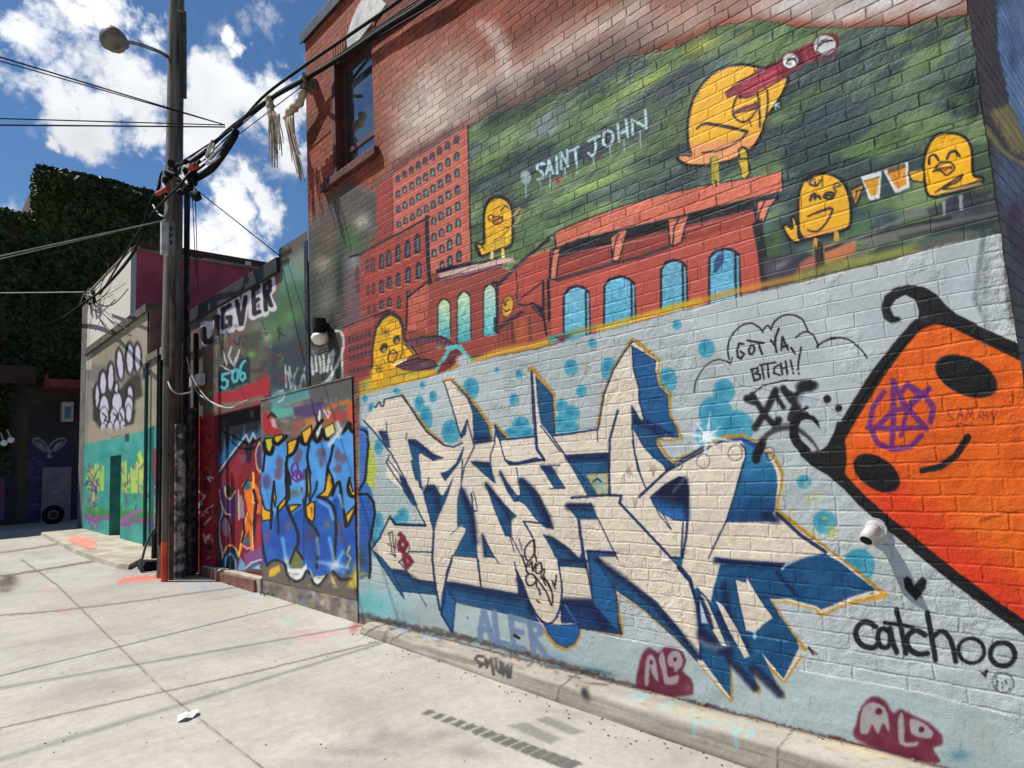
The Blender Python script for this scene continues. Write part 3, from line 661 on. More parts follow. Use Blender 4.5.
# ---- the large sleepy bird with binoculars
big = c6((262,690),(248,640),(243,560),(250,490),(268,420),(300,355),(345,300),(400,258),(460,234),(530,228),(600,240),(690,260),(762,300),(735,370),(690,440),(645,510),(630,570),(590,640),(540,685),(460,722),(380,742),(300,748),(235,742),(195,718),(200,692),(235,690))
W.poly(big, (30,34,40), soft=2.2, reg=4)
OUTL = (16,16,22)
def bigc(x, y):
    t = sstep(137, 147, y+(x-700)*.12)[:, None]; return np.array([232,172,36])*(1-t)+np.array([226,150,92])*t
W.poly([((x-722)*.975+722, (y-117)*.975+117) for x, y in big], bigc, soft=.7, reg=4, k=(.08,.3,0))
W.line(big, 2.0, OUTL, soft=.8, a=.9, closed=True)
W.poly(c6((230,700),(290,700),(560,660),(480,710),(330,738),(240,732)), (228,156,104), soft=3, a=.8); W.glow(*c6((640,490))[0], 7, 9, (224,176,80), .6)
W.line(c6((250,705),(262,690),(250,640)), 1.2, (110,70,40), a=.7)
W.line(c6((290,556),(325,532),(370,534),(470,552),(550,572)), [1.5,2.2,2.4,2.6,2], (44,34,36)); W.line(c6((550,572),(520,610),(460,645),(390,672),(320,680)), [1.8,1.6,1.4,1.6,1.6], (74,52,44), smooth=False)
W.line(c6((505,370),(478,440),(480,490),(520,522),(560,508),(600,455),(590,420)), 1.5, (70,44,38)); W.poly(c6((475,470),(530,440),(590,425),(600,450),(540,462)), (150,60,60), soft=.8); W.line(c6((475,475),(540,450),(600,425)), 1.4, (70,40,40)); W.line(c6((480,478),(560,462),(600,452)), 1, (70,40,40))
W.line(c6((600,370),(610,440),(615,550)), 1.6, (60,44,40)); W.line(c6((652,360),(655,430),(645,500)), 1.6, (60,44,40)); W.line(c6((560,510),(570,545)), 1, (70,50,40)); W.line(c6((590,480),(600,520)), 1, (230,150,80))
bino = c6((432,372),(500,318),(600,262),(700,214),(740,176),(800,150),(870,118),(940,76),(985,66),(1012,80),(1018,112),(1010,160),(960,186),(900,212),(840,226),(790,262),(700,312),(620,352),(545,400),(505,405),(490,385),(445,402))
W.poly(bino, (128,34,50), soft=1, reg=5); W.poly(c6((520,340),(700,235),(720,290),(560,380),(520,370)), (156,34,56), soft=2.5, a=.8)
W.line(c6((590,260),(720,212),(760,172)), 2, (52,26,36), a=.6); W.line(c6((440,372),(500,322),(600,268)), 1, (70,24,36)); W.line(c6((560,330),(720,250)), .9, (214,90,100), a=.8); W.line(c6((500,385),(560,395),(700,318),(790,262)), 1.2, (64,20,34)); 
W.line(c6((700,240),(712,300)), 1, (80,22,36)); W.line(c6((620,270),(640,350)), 1, (90,24,38), a=.7); W.line(c6((810,170),(830,225)), 3, (90,24,40), soft=1.5); W.line(c6((845,160),(860,210)), 1, (196,90,90), a=.6)
W.ell(*c6((770,210))[0], 8.2, 8, (206,206,204), soft=.9); W.ell(*c6((770,208))[0], 8.4, 8.2, (90,26,40), ring=1.4); W.line(c6((750,222),(760,205),(785,198),(798,212)), [1,2,1.6,1], (40,36,44)); W.ell(*c6((768,226))[0],2,1.4,(90,90,96),a=.8)
W.ell(*c6((945,130))[0], 11.4, 10.2, (208,208,206), soft=.9, rot=-15); W.ell(*c6((945,130))[0], 12.2, 11, (100,26,42), ring=1.5, rot=-15); W.line(c6((906,150),(920,125),(950,108),(985,106)), [1,2.2,2.4,1.4], (40,36,44)); W.line(c6((905,160),(940,180),(990,150)), 1.4, (70,40,44), a=.8)
W.line(c6((990,185),(985,205)), 1, (190,90,90), a=.5)
for a_, b_ in [((380,720),(384,765)),((530,668),(536,768))]: W.line(c6(a_, b_), 6.4, (30,36,32)); 
W.line(c7((178,100),(182,215)), 5.4, (176,156,52)); W.line(c7((322,60),(335,165)), 6.6, (30,34,30)); W.line(c7((322,60),(330,100),(338,175)), [7,8,6], (204,170,52)); W.line(c7((300,50),(322,38),(344,50)), 1.4, (30,34,30)); W.line(c7((305,98),(345,95)), 1.2, (40,44,34)); W.line(c7((184,210),(186,235)), 1.4, (30,34,30)); W.line(c7((300,50),(305,95)), 1.2, (30,34,30)); W.line(c7((345,55),(358,160),(340,195)), 1.6, (24,28,30))
for q in range(6): 
    a_ = R_(30+q*60); x, y = c6((695,435))[0]; W.line([(x,y),(x+4*math.cos(a_),y+4*math.sin(a_))], .9, (200,214,214), a=.8)
# ---- laughing bird
lb = c7((602,420),(598,340),(605,260),(625,210),(662,178),(712,164),(775,168),(825,195),(862,245),(882,320),(884,400),(872,455),(800,485),(720,502),(640,516),(590,530),(556,515),(532,475),(520,445),(545,425),(565,440),(562,400),(585,388),(600,425))
W.poly(lb, (30,32,40), soft=2.0, reg=6, wob=.4)
def lbc(x, y):
    t = sstep(226, 238, y+(x-820)*.1)[:, None]; return np.array([228,168,34])*(1-t)+np.array([222,140,84])*t
W.poly(c7((612,500),(606,420),(604,340),(612,262),(632,215),(668,186),(714,172),(772,176),(820,202),(854,250),(872,322),(876,400),(862,448),(800,474),(720,492),(650,508)), lbc, soft=.7, reg=6)
W.poly(c7((640,514),(592,524),(562,508),(540,474),(528,448),(545,434),(575,452),(570,402),(584,394),(598,430),(612,480)), (226,168,40), soft=.7, reg=6)
W.line(c7((612,500),(606,420),(604,340),(612,262),(632,215),(668,186),(714,172),(772,176),(820,202),(854,250),(872,322),(876,400),(862,448),(800,474),(720,492),(650,508)), 2.2, OUTL, soft=.7, a=.95, closed=True)
W.line(c7((640,514),(592,524),(562,508),(540,474),(528,448),(545,434),(575,452),(570,402),(584,394),(598,430)), 1.8, OUTL, soft=.7)
W.line(c7((598,300),(602,400),(612,470),(640,512)), 1.8, (36,30,36)); W.line(c7((545,432),(568,450),(574,430)), 1.3, (60,40,30))
W.line(c7((668,308),(675,285),(690,275),(690,300),(705,285),(720,300)), 2.0, (50,40,40)); W.line(c7((738,285),(755,270),(790,275),(775,300),(745,298),(740,285),(788,285)), 1.9, (50,40,40)); W.line(c7((785,240),(800,220),(822,232),(790,245),(800,265)), 1.4, (90,66,40))
W.line(c7((650,212),(675,195),(665,225),(690,235)), 1.6, (64,48,44)); W.line(c7((690,215),(700,235),(722,205)), 1.6, (64,48,44)); W.line(c7((650,205),(690,200)), 1.2, (64,48,44))
W.line(c7((655,392),(700,372),(776,350),(768,390),(740,435),(705,465),(672,468),(656,460)), [1.4,1.8,2,1.6,1.6,1.6,1.6,1.2], (56,40,40)); W.line(c7((700,385),(735,378)), 1, (56,40,40), a=.0)
W.poly(c7((876,255),(905,240),(942,228),(930,270),(898,335)), (196,144,44), soft=.8, reg=6); W.line(c7((876,255),(942,226),(925,280),(897,335),(886,300)), 1.6, (34,32,38)); W.line(c7((900,262),(925,255)), 1, (60,40,30)); W.line(c7((905,262),(900,300)), 1, (60,40,30))
W.line(c7((695,512),(692,545)), 3, (198,150,50)); W.line(c7((800,480),(800,505)), 3.6, (200,160,70)); W.line(c7((692,540),(700,700)), 1, (40,36,30), a=.6)
# mugs
W.poly(c8((246,566),(312,548),(306,634),(274,642)), (214,214,208), soft=.7, reg=8); W.poly(c8((256,580),(304,566),(299,622),(278,628)), (212,148,40), soft=.6, reg=8); W.line(c8((256,580),(304,566)), 1, (110,80,50))
W.poly(c8((318,546),(396,518),(402,600),(356,618)), (214,214,208), soft=.7, reg=8); W.poly(c8((328,552),(388,532),(392,590),(362,604)), (214,142,40), soft=.6, reg=8); W.poly(c8((330,540),(388,522),(390,536),(334,556)), (110,78,60), soft=.8); W.line(c8((355,560),(368,600)), 1, (190,110,40))
# ---- bird at the right end
rb = c8((450,600),(443,540),(450,490),(470,445),(500,424),(545,422),(585,440),(603,480),(608,560),(640,570),(634,588),(590,604),(530,622),(480,634),(458,626))
W.poly(rb, (30,32,38), soft=2.2, reg=9); W.poly([((x-952)*.955+952, (y-165)*.95+165) for x, y in rb], (234,170,22), soft=.7, reg=9)
W.line([((x-952)*.965+952, (y-165)*.96+165) for x, y in rb], 2.0, OUTL, soft=.7, a=.95, closed=True)
W.poly(c8((398,552),(446,543),(444,582),(410,576)), (222,160,36), soft=.8, reg=9); W.line(c8((398,552),(410,577),(444,583)), 1, (40,34,36))
W.line(c8((465,525),(466,502),(482,496),(494,512)), 2, (50,38,36)); W.line(c8((522,508),(530,490),(548,484),(562,500)), 2, (50,38,36)); W.line(c8((478,548),(500,520),(535,522),(545,540),(520,560),(500,545),(478,548)), 1.5, (60,44,36)); W.line(c8((490,540),(535,536)), 2, (60,44,36)); W.poly(c8((500,538),(532,534),(518,552)), (150,84,40), soft=.6)
W.line(c8((484,616),(520,592),(570,560),(556,580),(530,592),(510,606),(560,600),(632,576)), 1.7, (60,42,36)); W.line(c8((486,618),(560,604),(630,588)), 2, (206,180,120), a=.6)
W.ds = False; W.wk = 1.0
# ---- SAINT JOHN
cs = T(500,90,6.4); LT = (176,208,216)
W.ell(*cs((165,562))[0], 5, 7, (158,176,182), soft=1.2, a=.9)
for st in (((282,472),(258,474),(238,488),(240,508),(262,520),(280,540),(272,562),(240,575)), ((293,548),(306,500),(314,452),(326,490),(338,532)), ((300,516),(328,505)), ((362,430),(366,535)), ((392,505),(388,398),(412,440),(434,486),(430,386)), ((446,395),(502,362)), ((480,382),(486,430),(490,470)),
           ((565,326),(636,292)), ((606,308),(614,360),(606,402),(588,424),(566,404)), ((660,310),(665,275),(690,258),(718,270),(726,305),(712,345),(686,362),(662,345),(660,310)), ((754,218),(762,326)), ((806,192),(818,300)), ((760,280),(812,258)), ((850,286),(846,190),(892,215),(936,242),(930,130))):
    W.line(cs(*st), 2.1, LT, soft=.6)
for x, y0, y1 in ((165,600,685),(258,585,625),(320,535,618),(415,500,560),(492,465,535),(597,430,480),(703,360,420),(793,320,386),(897,262,360)): W.line(cs((x,y0),(x+2,y1)), 1.1, (160,190,196), soft=.5, a=.85)
W.ell(*cs((368,582))[0], 3.4, 3.6, (176,74,60), a=.85); W.ell(*cs((370,580))[0], 1.6, 1.6, (90,50,50)); W.ell(*cs((622,435))[0], 2.4, 2.4, (90,62,66), a=.7)
# ================================================================== lower wall: pale blue ground
low = botline+[(1040,226),(1100,900),(355,900)]
def lowc(x, y):
    nz = fbm(x*.02, y*.03, 51)[:, None]; g = sstep(560, 380, x)[:, None]
    return np.array([170,176,176])*(1-g)+np.array([168,179,178])*g+(nz-.5)*26
W.poly(low, lowc, soft=.9, k=(.0,.45,0), wob=1.2)
# smooth large blocks, upper right of the lower wall
blockz = [(752,292),(800,283),(887,262),(940,247),(985,238),(985,330),(1030,345),(930,420),(860,430),(820,400),(740,385),(700,330),(690,312)]
W.poly(blockz, None, k=(0,0.02,1), wob=0, soft=.3)
W.poly([(700,262),(760,240),(850,215),(985,180),(985,238),(840,272),(758,292),(700,306)], None, k=(.05,.05,1), wob=0, soft=.3)
W.poly([(985,225),(1000,232),(1030,345),(990,330),(975,300)], None, k=(0,1,0), soft=4)
W.glow(960, 285, 14, 40, (178,190,196), .6); W.glow(880, 330, 30, 60, (158,168,174), .5)
for x0, y0, x1, y1, v in [(500,350,560,440,.75),(560,330,700,420,.95),(600,540,700,650,1.0),(820,560,1000,680,.8),(620,590,660,640,1.2),(380,360,500,420,.5),(470,560,560,640,.5),(560,470,610,560,1.0),(960,520,1060,640,1.1),(540,440,600,480,.8),(900,430,1000,480,.7)]:
    W.glow  # broken brick faces
    I = W.box(x0, y0, x1, y1)
    if I is not None:
        xx = W.x[I]; yy = W.y[I]; e = np.minimum(np.minimum(xx-x0, x1-xx), np.minimum(yy-y0, y1-yy)); c = sstep(0, 18, e)*(0.5+fbm(xx*.05, yy*.05, 61))
        W.k[I[0], I[1], 1] = np.clip(np.maximum(W.k[I[0], I[1], 1], v*c), 0, 1.2)
# rendered plinth along the foot
def plinth(x, y):
    nz = fbm(x*.03, y*.08, 71)[:, None]; return np.array([160,174,174])+(nz-.5)*30
pl = [(356,587),(400,592),(436,597),(470,604),(520,614),(612,637),(700,652),(784,668),(860,681),(940,696),(1010,716),(1100,735),(1100,900),(356,900)]
W.poly(pl, plinth, soft=.8, wob=1.5, reg=20)
W.k[W.reg == 20, 1] = 0.22; W.k[W.reg == 20, 2] = 0.25; W.k[W.reg == 20, 0] = 0
W.glow(378,606,26,18,(96,178,182),.85); W.glow(366,600,10,18,(84,160,160),.6); W.glow(400,618,16,8,(120,170,172),.6); W.glow(960,755,16,8,(70,120,132),.7); W.glow(985,735,20,30,(156,160,150),.5); W.glow(560,668,40,8,(70,130,136),.5); W.glow(600,672,22,4,(40,80,86),.7,12)
base_ = [(356,616),(420,629),(478,641),(560,664),(612,681),(708,708),(800,732),(860,747),(940,770)]
W.line(base_, 4.5, (66,50,46), soft=2.2, a=.75, wob=4)
for q in range(60):
    t = rr.random(); x = 358+t*560; y = np.interp(x, [p[0] for p in base_], [p[1] for p in base_]); W.glow(x, y-rr.uniform(0,4), rr.uniform(3,12), rr.uniform(1,3), rr.choice([(92,40,42),(60,44,38),(120,104,90),(70,96,96)]), .6, 14)
for q in range(26): x = rr.uniform(620,1000); y = rr.uniform(640,740); W.glow(x, y, rr.uniform(4,16), rr.uniform(3,8), rr.choice([(150,156,152),(186,192,190),(136,146,146)]), .5)
for q in range(30):
    x = rr.uniform(365,1000); y = np.interp(x, [356,612,1010], [600,655,735])+rr.uniform(-8,25); l_ = rr.uniform(3,12); W.line([(x,y),(x+rr.uniform(-1.5,1.5),y+l_)], .8, (110,120,122), soft=.8, a=.5, wob=2)
# thin pale lines along the joint above the plinth
W.line([(612,637),(700,652),(784,667)], 1, (206,216,218), soft=.8, a=.7); W.line([(800,671),(860,682),(930,695),(1010,716)], 1.2, (206,214,216), soft=.8, a=.7, wob=1.5)
# ---- cyan bubbles
BUB = [(365,399,3,4),(372,409,3.6,6),(397,391,4,3),(422.5,385,2.6,4),(419.6,404,5,8),(426,419,6.5,13),(433,396.5,4,6),(378.6,447,4.5,8),(391,476.6,4,6),(471,389,8,11.5),(451,431.6,9.5,12),(497,370,2.4,3),(519,374.5,3.4,5),(514,399.5,4.6,6.5),(521,427,9,11),(513,433,9,6),(529,434,8,6),
       (571,367.5,7,8),(592.5,343,4.6,5),(609,369,8,12),(581.5,391,5.4,6.5),(562,407,6,8),(572,414,8,9),(561,424,7,10),(570,427,9,6),(706.5,348.5,8.5,9.5),(668,380,9.5,12.5),(677,325,4.6,5),(724,391,11,12),(715.5,413,17,17),(735,428,19,18),(708,436,12.5,14),(804,482,7.2,7),(824.6,522,12,12),(859,565.6,16,17),(403,516,6,8),(397,520,4,5),(378.6,524,5,12),(375,544,5,12)]
for i, (x, y, rx, ry) in enumerate(BUB):
    W.ell(x, y, rx, ry, (62,146,170), soft=1, a=.92); W.glow(x-rx*.2, y-ry*.2, rx*.6, ry*.6, (28,112,146), .75); W.glow(x+rx*.2, y+ry*.5, rx*.5, ry*.3, (100,176,192), .5)
for i in range(34):
    x = 770+rr.random()*60; y = 470+rr.random()*70; W.glow(x, y, 1.4+rr.random()*3, 1+rr.random()*2, (186,180,84), .55)
W.glow(832,532,6,10,(176,174,70),.7); W.glow(812,530,4,6,(176,174,90),.6)
W.poly([(358,440),(370,440),(376,470),(372,490),(360,494)], (176,184,44), soft=4, a=.9); W.glow(368,455,8,16,(170,180,70),.7)
# ---- the large lettering
A = T(360,330,5.12); B = T(360,460,5.12); C = T(440,560,5.12); Q = T(520,330,5.12); E_ = T(520,440,5.12); Fz = T(640,400,5.12); G = T(600,550,5.12); Hh = T(700,500,5.12)
sil = A((20,465),(60,412),(98,368),(125,385),(125,355),(215,335),(260,400),(340,520),(430,590),(480,598),(525,575),(505,510),(470,390),(430,265),(472,262),(530,320),(600,410),(655,485),(662,565),(690,570),(690,490),(755,560),(895,545),(885,400),(875,210),(910,240),(985,330),(1000,545)) \
    +Q((180,540),(280,528),(395,508),(430,330),(480,200),(540,105),(575,60),(710,160),(700,210),(715,290),(760,325),(765,440),(800,500),(820,555),(745,560),(700,550),(705,590),(740,640),(785,690)) \
    +Fz((170,325),(350,240),(430,200),(520,185),(590,230),(680,300),(720,380),(717,450),(700,500),(690,570),(820,670),(960,768))+Hh((790,360),(900,460),(925,480),(790,512),(620,582),(600,557),(450,520),(360,515),(450,650),(500,720)) \
    +G((1024,545),(940,672),(825,540),(945,755),(900,745),(770,590),(815,725),(660,550),(672,770),(640,740),(500,570),(400,460),(230,310),(75,215),(100,432),(0,415))+C((720,345),(712,380),(690,425),(650,450),(600,432),(555,380),(525,335),(430,295),(80,215),(65,370),(5,275),(-10,180))+B((405,740),(390,690),(215,672),(130,560),(62,460),(100,400),(155,285),(178,325),(335,335),(330,310),(285,225),(225,160),(135,90))+A((135,655),(150,630),(100,545),(60,500))
I, cv = W.cover(sil, .7, .6)
W.line(sil+[sil[0]], 3.4, (176,134,58), soft=1.1, a=.0)
# ochre outline where the photo has one
for seg in (A((215,335),(260,400),(350,520),(415,575)), A((430,262),(472,255),(530,312),(610,405),(662,485),(668,560)), A((690,485),(765,560)), A((870,205),(880,195),(915,235),(990,325),(992,540)), Q((395,508),(412,430),(430,330),(480,200),(545,95),(575,50),(600,62),(712,155),(702,210),(720,290),(765,325),(768,440),(800,495),(825,555),(750,565),(705,545),(710,590),(745,640),(785,682)),
            Fz((170,318),(300,258),(350,232),(430,190),(520,180),(600,222),(690,292),(728,380),(722,450),(706,500),(697,560),(830,665),(960,762)), Hh((400,60),(560,190),(790,355),(910,455),(945,485)), G((75,210),(150,255),(240,315),(410,465),(510,570),(650,745),(675,770)), G((675,768),(662,560)), G((770,590),(815,728),(790,715)), G((940,755),(822,540),(860,590),(945,672),(1024,545)), C((715,350),(712,385),(690,432),(650,456),(600,440),(555,388),(530,345)), C((720,345),(930,380),(900,200),(885,140)), C((930,380),(890,150),(1020,225)), Hh((360,513),(450,650),(505,725),(540,768))):
    W.line(seg, 3.4, (170,128,48), soft=1.0, a=.95, wob=1)
W.line(Hh((360,513),(450,520),(598,555),(618,586),(700,545),(800,515),(900,495),(945,482)), [2.2,3,3.2,4,4.4,4.6,6,6], (190,140,44), soft=.9, wob=1)
W.line(C((100,222),(300,262),(430,295)), 1.6, (150,140,96), soft=1, a=.7)
def cream(x, y):
    nz = fbm(x*.03, y*.05, 81)[:, None]; g = sstep(430, 640, y)[:, None]
    return np.array([212,198,179])+(nz-.5)*22-g*6
W.poly(sil, cream, soft=.7, reg=10)
W.k[..., 2] = np.where(W.reg == 10, 0.5, W.k[..., 2])*(W.reg == 10)+W.k[..., 2]*(W.reg != 10)
W.k[..., 2] = np.where(W.reg == 10, 0.0, W.k[..., 2])
NV = (18,38,76)
def blue(x, y):
    nz = fbm(x*.06, y*.06, 91)[:, None]; return np.array([24,74,112])+(nz-.5)*30
def blu(pts, hi=None, edge=True, a=1.0):
    W.poly(pts, hi or blue, soft=.7, a=a, reg=10)
    if edge: W.line(pts+[pts[0]], 1.1, NV, soft=.6, a=.75)
def dk(pts, w=5, a=.75, soft=3.5): W.line(pts, w, (14,22,56), soft=soft, a=a)
blu(A((472,262),(530,320),(600,410),(655,490),(662,565),(585,582),(578,420),(545,335))); dk(A((600,560),(655,555)), 6); dk(A((500,300),(560,350)), 2, .5, 2)
blu(Q((82,240),(165,330),(180,540),(165,545),(110,478),(92,370)));
blu(Q((570,80),(695,155),(690,200),(710,290),(755,330),(762,440),(800,500),(812,550),(740,545),(640,465),(610,370),(605,260),(585,200)), hi=(24,80,128)); dk(Q((640,460),(740,520),(780,535)), 3, .7, 2)
blu(Q((572,388),(615,458),(700,500),(742,545),(700,550),(698,590),(740,650),(785,690),(748,720),(735,690),(680,650),(635,600),(575,495))); dk(Q((590,470),(680,505),(720,540)), 4, .8, 3); dk(Q((580,420),(600,470)), 3)
blu(E_((232,85),(450,70),(445,180),(340,178),(402,270),(385,288),(345,280),(290,180))); dk(E_((250,95),(440,90)), 5, .8, 3)
W.poly(E_((345,182),(442,178),(448,275),(400,275)), (150,166,160), soft=.8); W.line(E_((345,182),(442,178),(448,275),(400,275),(345,182)), 1.8, (176,156,76), a=.9); W.line(E_((375,215),(395,195),(415,215)), 1.4, (30,40,50)); W.line(E_((380,215),(410,225)),1,(90,160,150))
blu(E_((105,132),(155,130),(230,245),(178,247))); dk(E_((120,140),(170,160)), 4); W.line(E_((150,130),(205,130)), 1, NV); W.line(E_((150,250),(230,247)), 1, NV); W.line(E_((90,150),(140,230)), .8, (130,150,170), a=.6)
blu(B((820,92),(870,130),(905,165),(940,230),(965,290),(992,352),(950,345),(900,300),(850,230),(815,208),(790,212),(822,178))); dk(B((830,110),(900,190),(960,290)), 5, .8, 3)
blu(E_((0,192),(30,205),(75,260),(105,330),(165,458),(135,440),(100,420),(60,350),(0,308)), edge=False); dk(E_((10,215),(60,260),(100,340),(150,430)), 6, .8, 4)
blu(E_((235,330),(362,325),(400,405),(298,405))); dk(E_((250,340),(360,345)), 6, .85, 3)
blu(E_((120,485),(165,500),(230,540),(285,590),(305,612),(325,545),(335,652),(200,645),(165,560))); dk(E_((150,500),(230,560),(290,610)), 4, .75, 3)
b10 = [(587,551),(615,553),(616,556),(597,556),(605,566),(622,577),(655,601),(678,628),(699,657),(697,661),(678,640),(645,610),(616,590),(619.5,634),(600,631),(580,628),(577,622),(562,623),(560,601),(593.5,602),(590,568)]
blu(b10); dk([(597,560),(625,580),(655,606),(680,634),(697,655)], 5, .85, 3.5); dk([(598,566),(612,590)], 3); dk([(563,603),(592,604)], 8, .75, 3)
blu(C((625,215),(785,215),(930,378),(720,345),(700,325),(620,310)), hi=(22,50,96)); dk(C((640,230),(770,230),(840,330)), 10, .7, 4); W.line(C((785,215),(920,375)), 1.4, NV); W.line(C((800,20),(860,110),(930,380)), 1.6, NV, a=.8)
blu(C((745,0),(800,10),(870,110),(900,200),(915,370),(785,220),(770,30)), hi=(30,86,134), edge=False)
W.line(C((640,230),(700,325)), 2, (40,90,150), a=.8)
blu(C((530,325),(600,335),(705,330),(715,345),(712,380),(690,425),(650,448),(600,428),(555,378)), hi=(26,84,140))
blu(C((595,0),(740,0),(745,40),(612,28))); dk(C((600,8),(735,8)), 4)
blu(C((28,112),(120,125),(210,142),(400,175),(403,120),(388,50),(420,130),(455,215),(505,318),(430,295),(80,215),(65,372),(5,275),(10,180))); dk(C((60,130),(200,160),(400,195)), 6, .8, 4); W.poly(C((28,112),(75,205),(62,368),(5,275),(12,180)), (38,92,150), soft=2, a=.6); dk(C((75,205),(30,130)), 2, .6, 2); dk(C((400,100),(470,270)), 4, .8, 3)
blu(B((205,85),(230,100),(262,160),(292,232),(270,228),(225,160))); dk(B((215,95),(260,180)), 3)
blu(A((98,520),(135,520),(152,602),(130,592))); dk(A((110,525),(140,560)), 3)
blu(A((245,560),(285,562),(320,590),(370,635),(425,655),(375,668),(310,628),(298,640),(305,768),(285,768),(262,670))+B((322,150),(308,140))) ; dk(A((260,570),(330,610),(380,650)), 3.4, .8, 2.5)
blu(B((320,160),(285,60),(262,0),(300,0),(310,60)), edge=False)
blu(A((415,735),(445,732),(495,680),(530,600),(515,668),(440,768))); blu(B((415,70),(455,55),(505,8),(435,105)))
blu(B((325,170),(345,130),(380,128),(412,182),(430,180),(475,95),(440,200),(390,310),(378,375),(368,330))); dk(B((340,150),(385,150),(400,250)), 5, .7, 3.5); W.line(B((345,130),(352,90)), 1, NV)
blu(B((520,140),(580,260),(600,500),(480,490),(510,430),(540,370),(545,345),(500,340),(500,200))); dk(B((525,160),(575,300),(590,420)), 5, .85, 3.5); W.line(B((570,170),(580,265),(600,260)), 1.4, NV)
W.poly(B((540,345),(520,335),(500,342),(460,380),(500,350),(530,350)), cream, soft=.8); W.line(B((540,345),(512,340),(462,382)), .8, NV, a=.7)
blu(B((625,378),(688,500),(640,495))); dk(B((628,390),(640,490)), 2.5); W.line(B((640,420),(710,530)), .8, NV)
blu(B((640,112),(740,230),(802,290),(772,300),(775,392),(745,388),(700,280))); dk(B((650,130),(740,250),(770,300)), 4, .8, 3)
blu(B((715,55),(755,120),(800,180),(825,185),(790,212),(750,150))); dk(B((720,70),(770,160)), 2.5)
blu(B((568,8),(665,15),(692,118),(640,75))); dk(B((590,15),(660,25)), 3)
blu(B((160,560),(240,568),(268,610),(380,625),(392,690),(215,672))); dk(B((180,570),(250,590),(300,625),(380,640)), 3.4, .7, 2.5); W.line(B((240,570),(340,750)), 1, NV, a=.6)
blu(B((62,460),(110,500),(160,560),(215,672),(225,710),(150,600))); W.line(B((160,300),(180,330),(335,335)), 2.4, NV); W.line(B((155,285),(100,400),(60,455)), 1.6, NV)
blu(A((515,540),(548,462),(540,530),(520,552))); blu(A((690,490),(755,560),(715,565),(700,540)))
blu(A((742,665),(765,690),(800,690),(942,668),(905,655),(790,680)), hi=NV)
for pts, w_ in ((A((20,465),(80,530),(150,622)), 1.4), (A((135,470),(140,560)), .9), (A((150,640),(135,680),(180,750),(215,800)), 1.2), (A((155,625),(240,780)), 1.3), (A((430,265),(470,390),(508,520),(520,552)), 1.2), (A((215,335),(260,400),(340,520),(430,590)), 1.7), (A((430,590),(480,600),(525,578)), 1.4),
                (A((548,462),(575,560),(585,600),(560,650),(535,700),(518,778)), 1.2), (A((585,582),(690,566)), 1.2), (A((695,490),(690,580),(668,640),(665,740)), 1.2), (A((700,510),(740,660),(765,690)), 1.2), (A((755,560),(895,545)), 1.8), (A((878,210),(885,400),(905,610),(945,668)), 2.0), (A((925,490),(1024,620)), 1.2), (A((120,390),(125,355),(215,335)), 1.3), (A((80,395),(98,368),(110,390)), 1.6), (A((240,530),(235,560)),.8),
                (Q((165,545),(230,640),(330,768)), 1.4), (Q((62,215),(90,610),(128,665)), 1.4), (Q((500,412),(460,560),(455,720)), 2.2), (Q((180,540),(280,528),(392,508)), 1.8), (Q((395,508),(398,570)), 1.0), (Q((575,60),(540,105),(480,200),(430,330),(400,508)), 1.6), (Q((230,645),(440,632)), 2), (Q((572,490),(590,640),(625,768)), 1.2), (Q((0,680),(125,662)), 1.6), (Q((575,90),(580,200),(610,300),(615,370),(635,460)), 1.2),
                (E_((455,70),(458,280),(345,290),(265,296)), 2.2), (E_((455,282),(520,285),(510,322)), 2.4), (E_((510,322),(630,450),(770,600),(830,660)), 2.3), (E_((830,660),(870,710),(890,775)), 2.6), (E_((575,0),(600,140),(645,250)), 1.2), (E_((610,292),(740,170),(830,100),(950,30)), 2.2), (E_((715,350),(775,458)), .9), (E_((858,412),(850,500),(820,655)), 2.2), (E_((835,420),(825,600)), 1.6),
                (E_((300,405),(312,500),(335,652)), 2.6), (E_((400,405),(450,510),(500,610)), 1.1), (E_((20,415),(160,430)), 1.0), (E_((20,415),(65,495)), .9), (E_((345,570),(485,578)), 3), (E_((345,570),(370,768)), 1.4), (E_((200,645),(215,768)), 1.3), (E_((1024,478),(965,605)), 1.2), (E_((65,0),(95,60)), .1),
                (B((475,490),(445,570),(435,640),(430,740),(418,780)), 1.2), (B((378,375),(370,500),(385,640),(410,768)), 2.0), (B((600,500),(620,650)), 1.4), (B((200,525),(250,470),(365,472)), 1.2), (B((255,440),(250,470)), 1), (B((200,520),(240,570)), 1), (B((775,392),(830,500)), .9), (B((815,405),(830,460)), .9), (B((790,520),(800,560),(840,640),(890,768)), 1.0), (B((765,380),(790,470)), .8), (B((145,0),(240,120)), .9), (B((280,225),(335,330)), 1.2), (B((525,0),(518,140)), 1.1), (B((835,315),(960,330)), .9), (B((840,320),(885,400)), 1.1), (B((800,40),(825,180)),.9), (B((845,470),(845,550)), .8), (B((580,160),(600,250)), .8),
                (C((195,0),(210,140)), 1.5), (C((600,0),(620,120),(622,200),(600,290),(555,325)), 1.8), (C((388,50),(455,215),(520,318),(555,325)), 1.4), (C((745,0),(785,215),(625,212)), 1.6), (C((60,0),(28,112),(22,200),(5,275),(62,370)), 1.8),
                (Fz((0,490),(130,370),(350,245)), 2.2), (Fz((345,245),(430,210)), 1.5), (Fz((440,625),(370,768)), 1.4), (Fz((700,580),(820,690),(950,778)), 3.2), (Fz((55,500),(100,590),(160,665)), .9)):
    W.line(pts, w_, NV, soft=.55, a=.92)
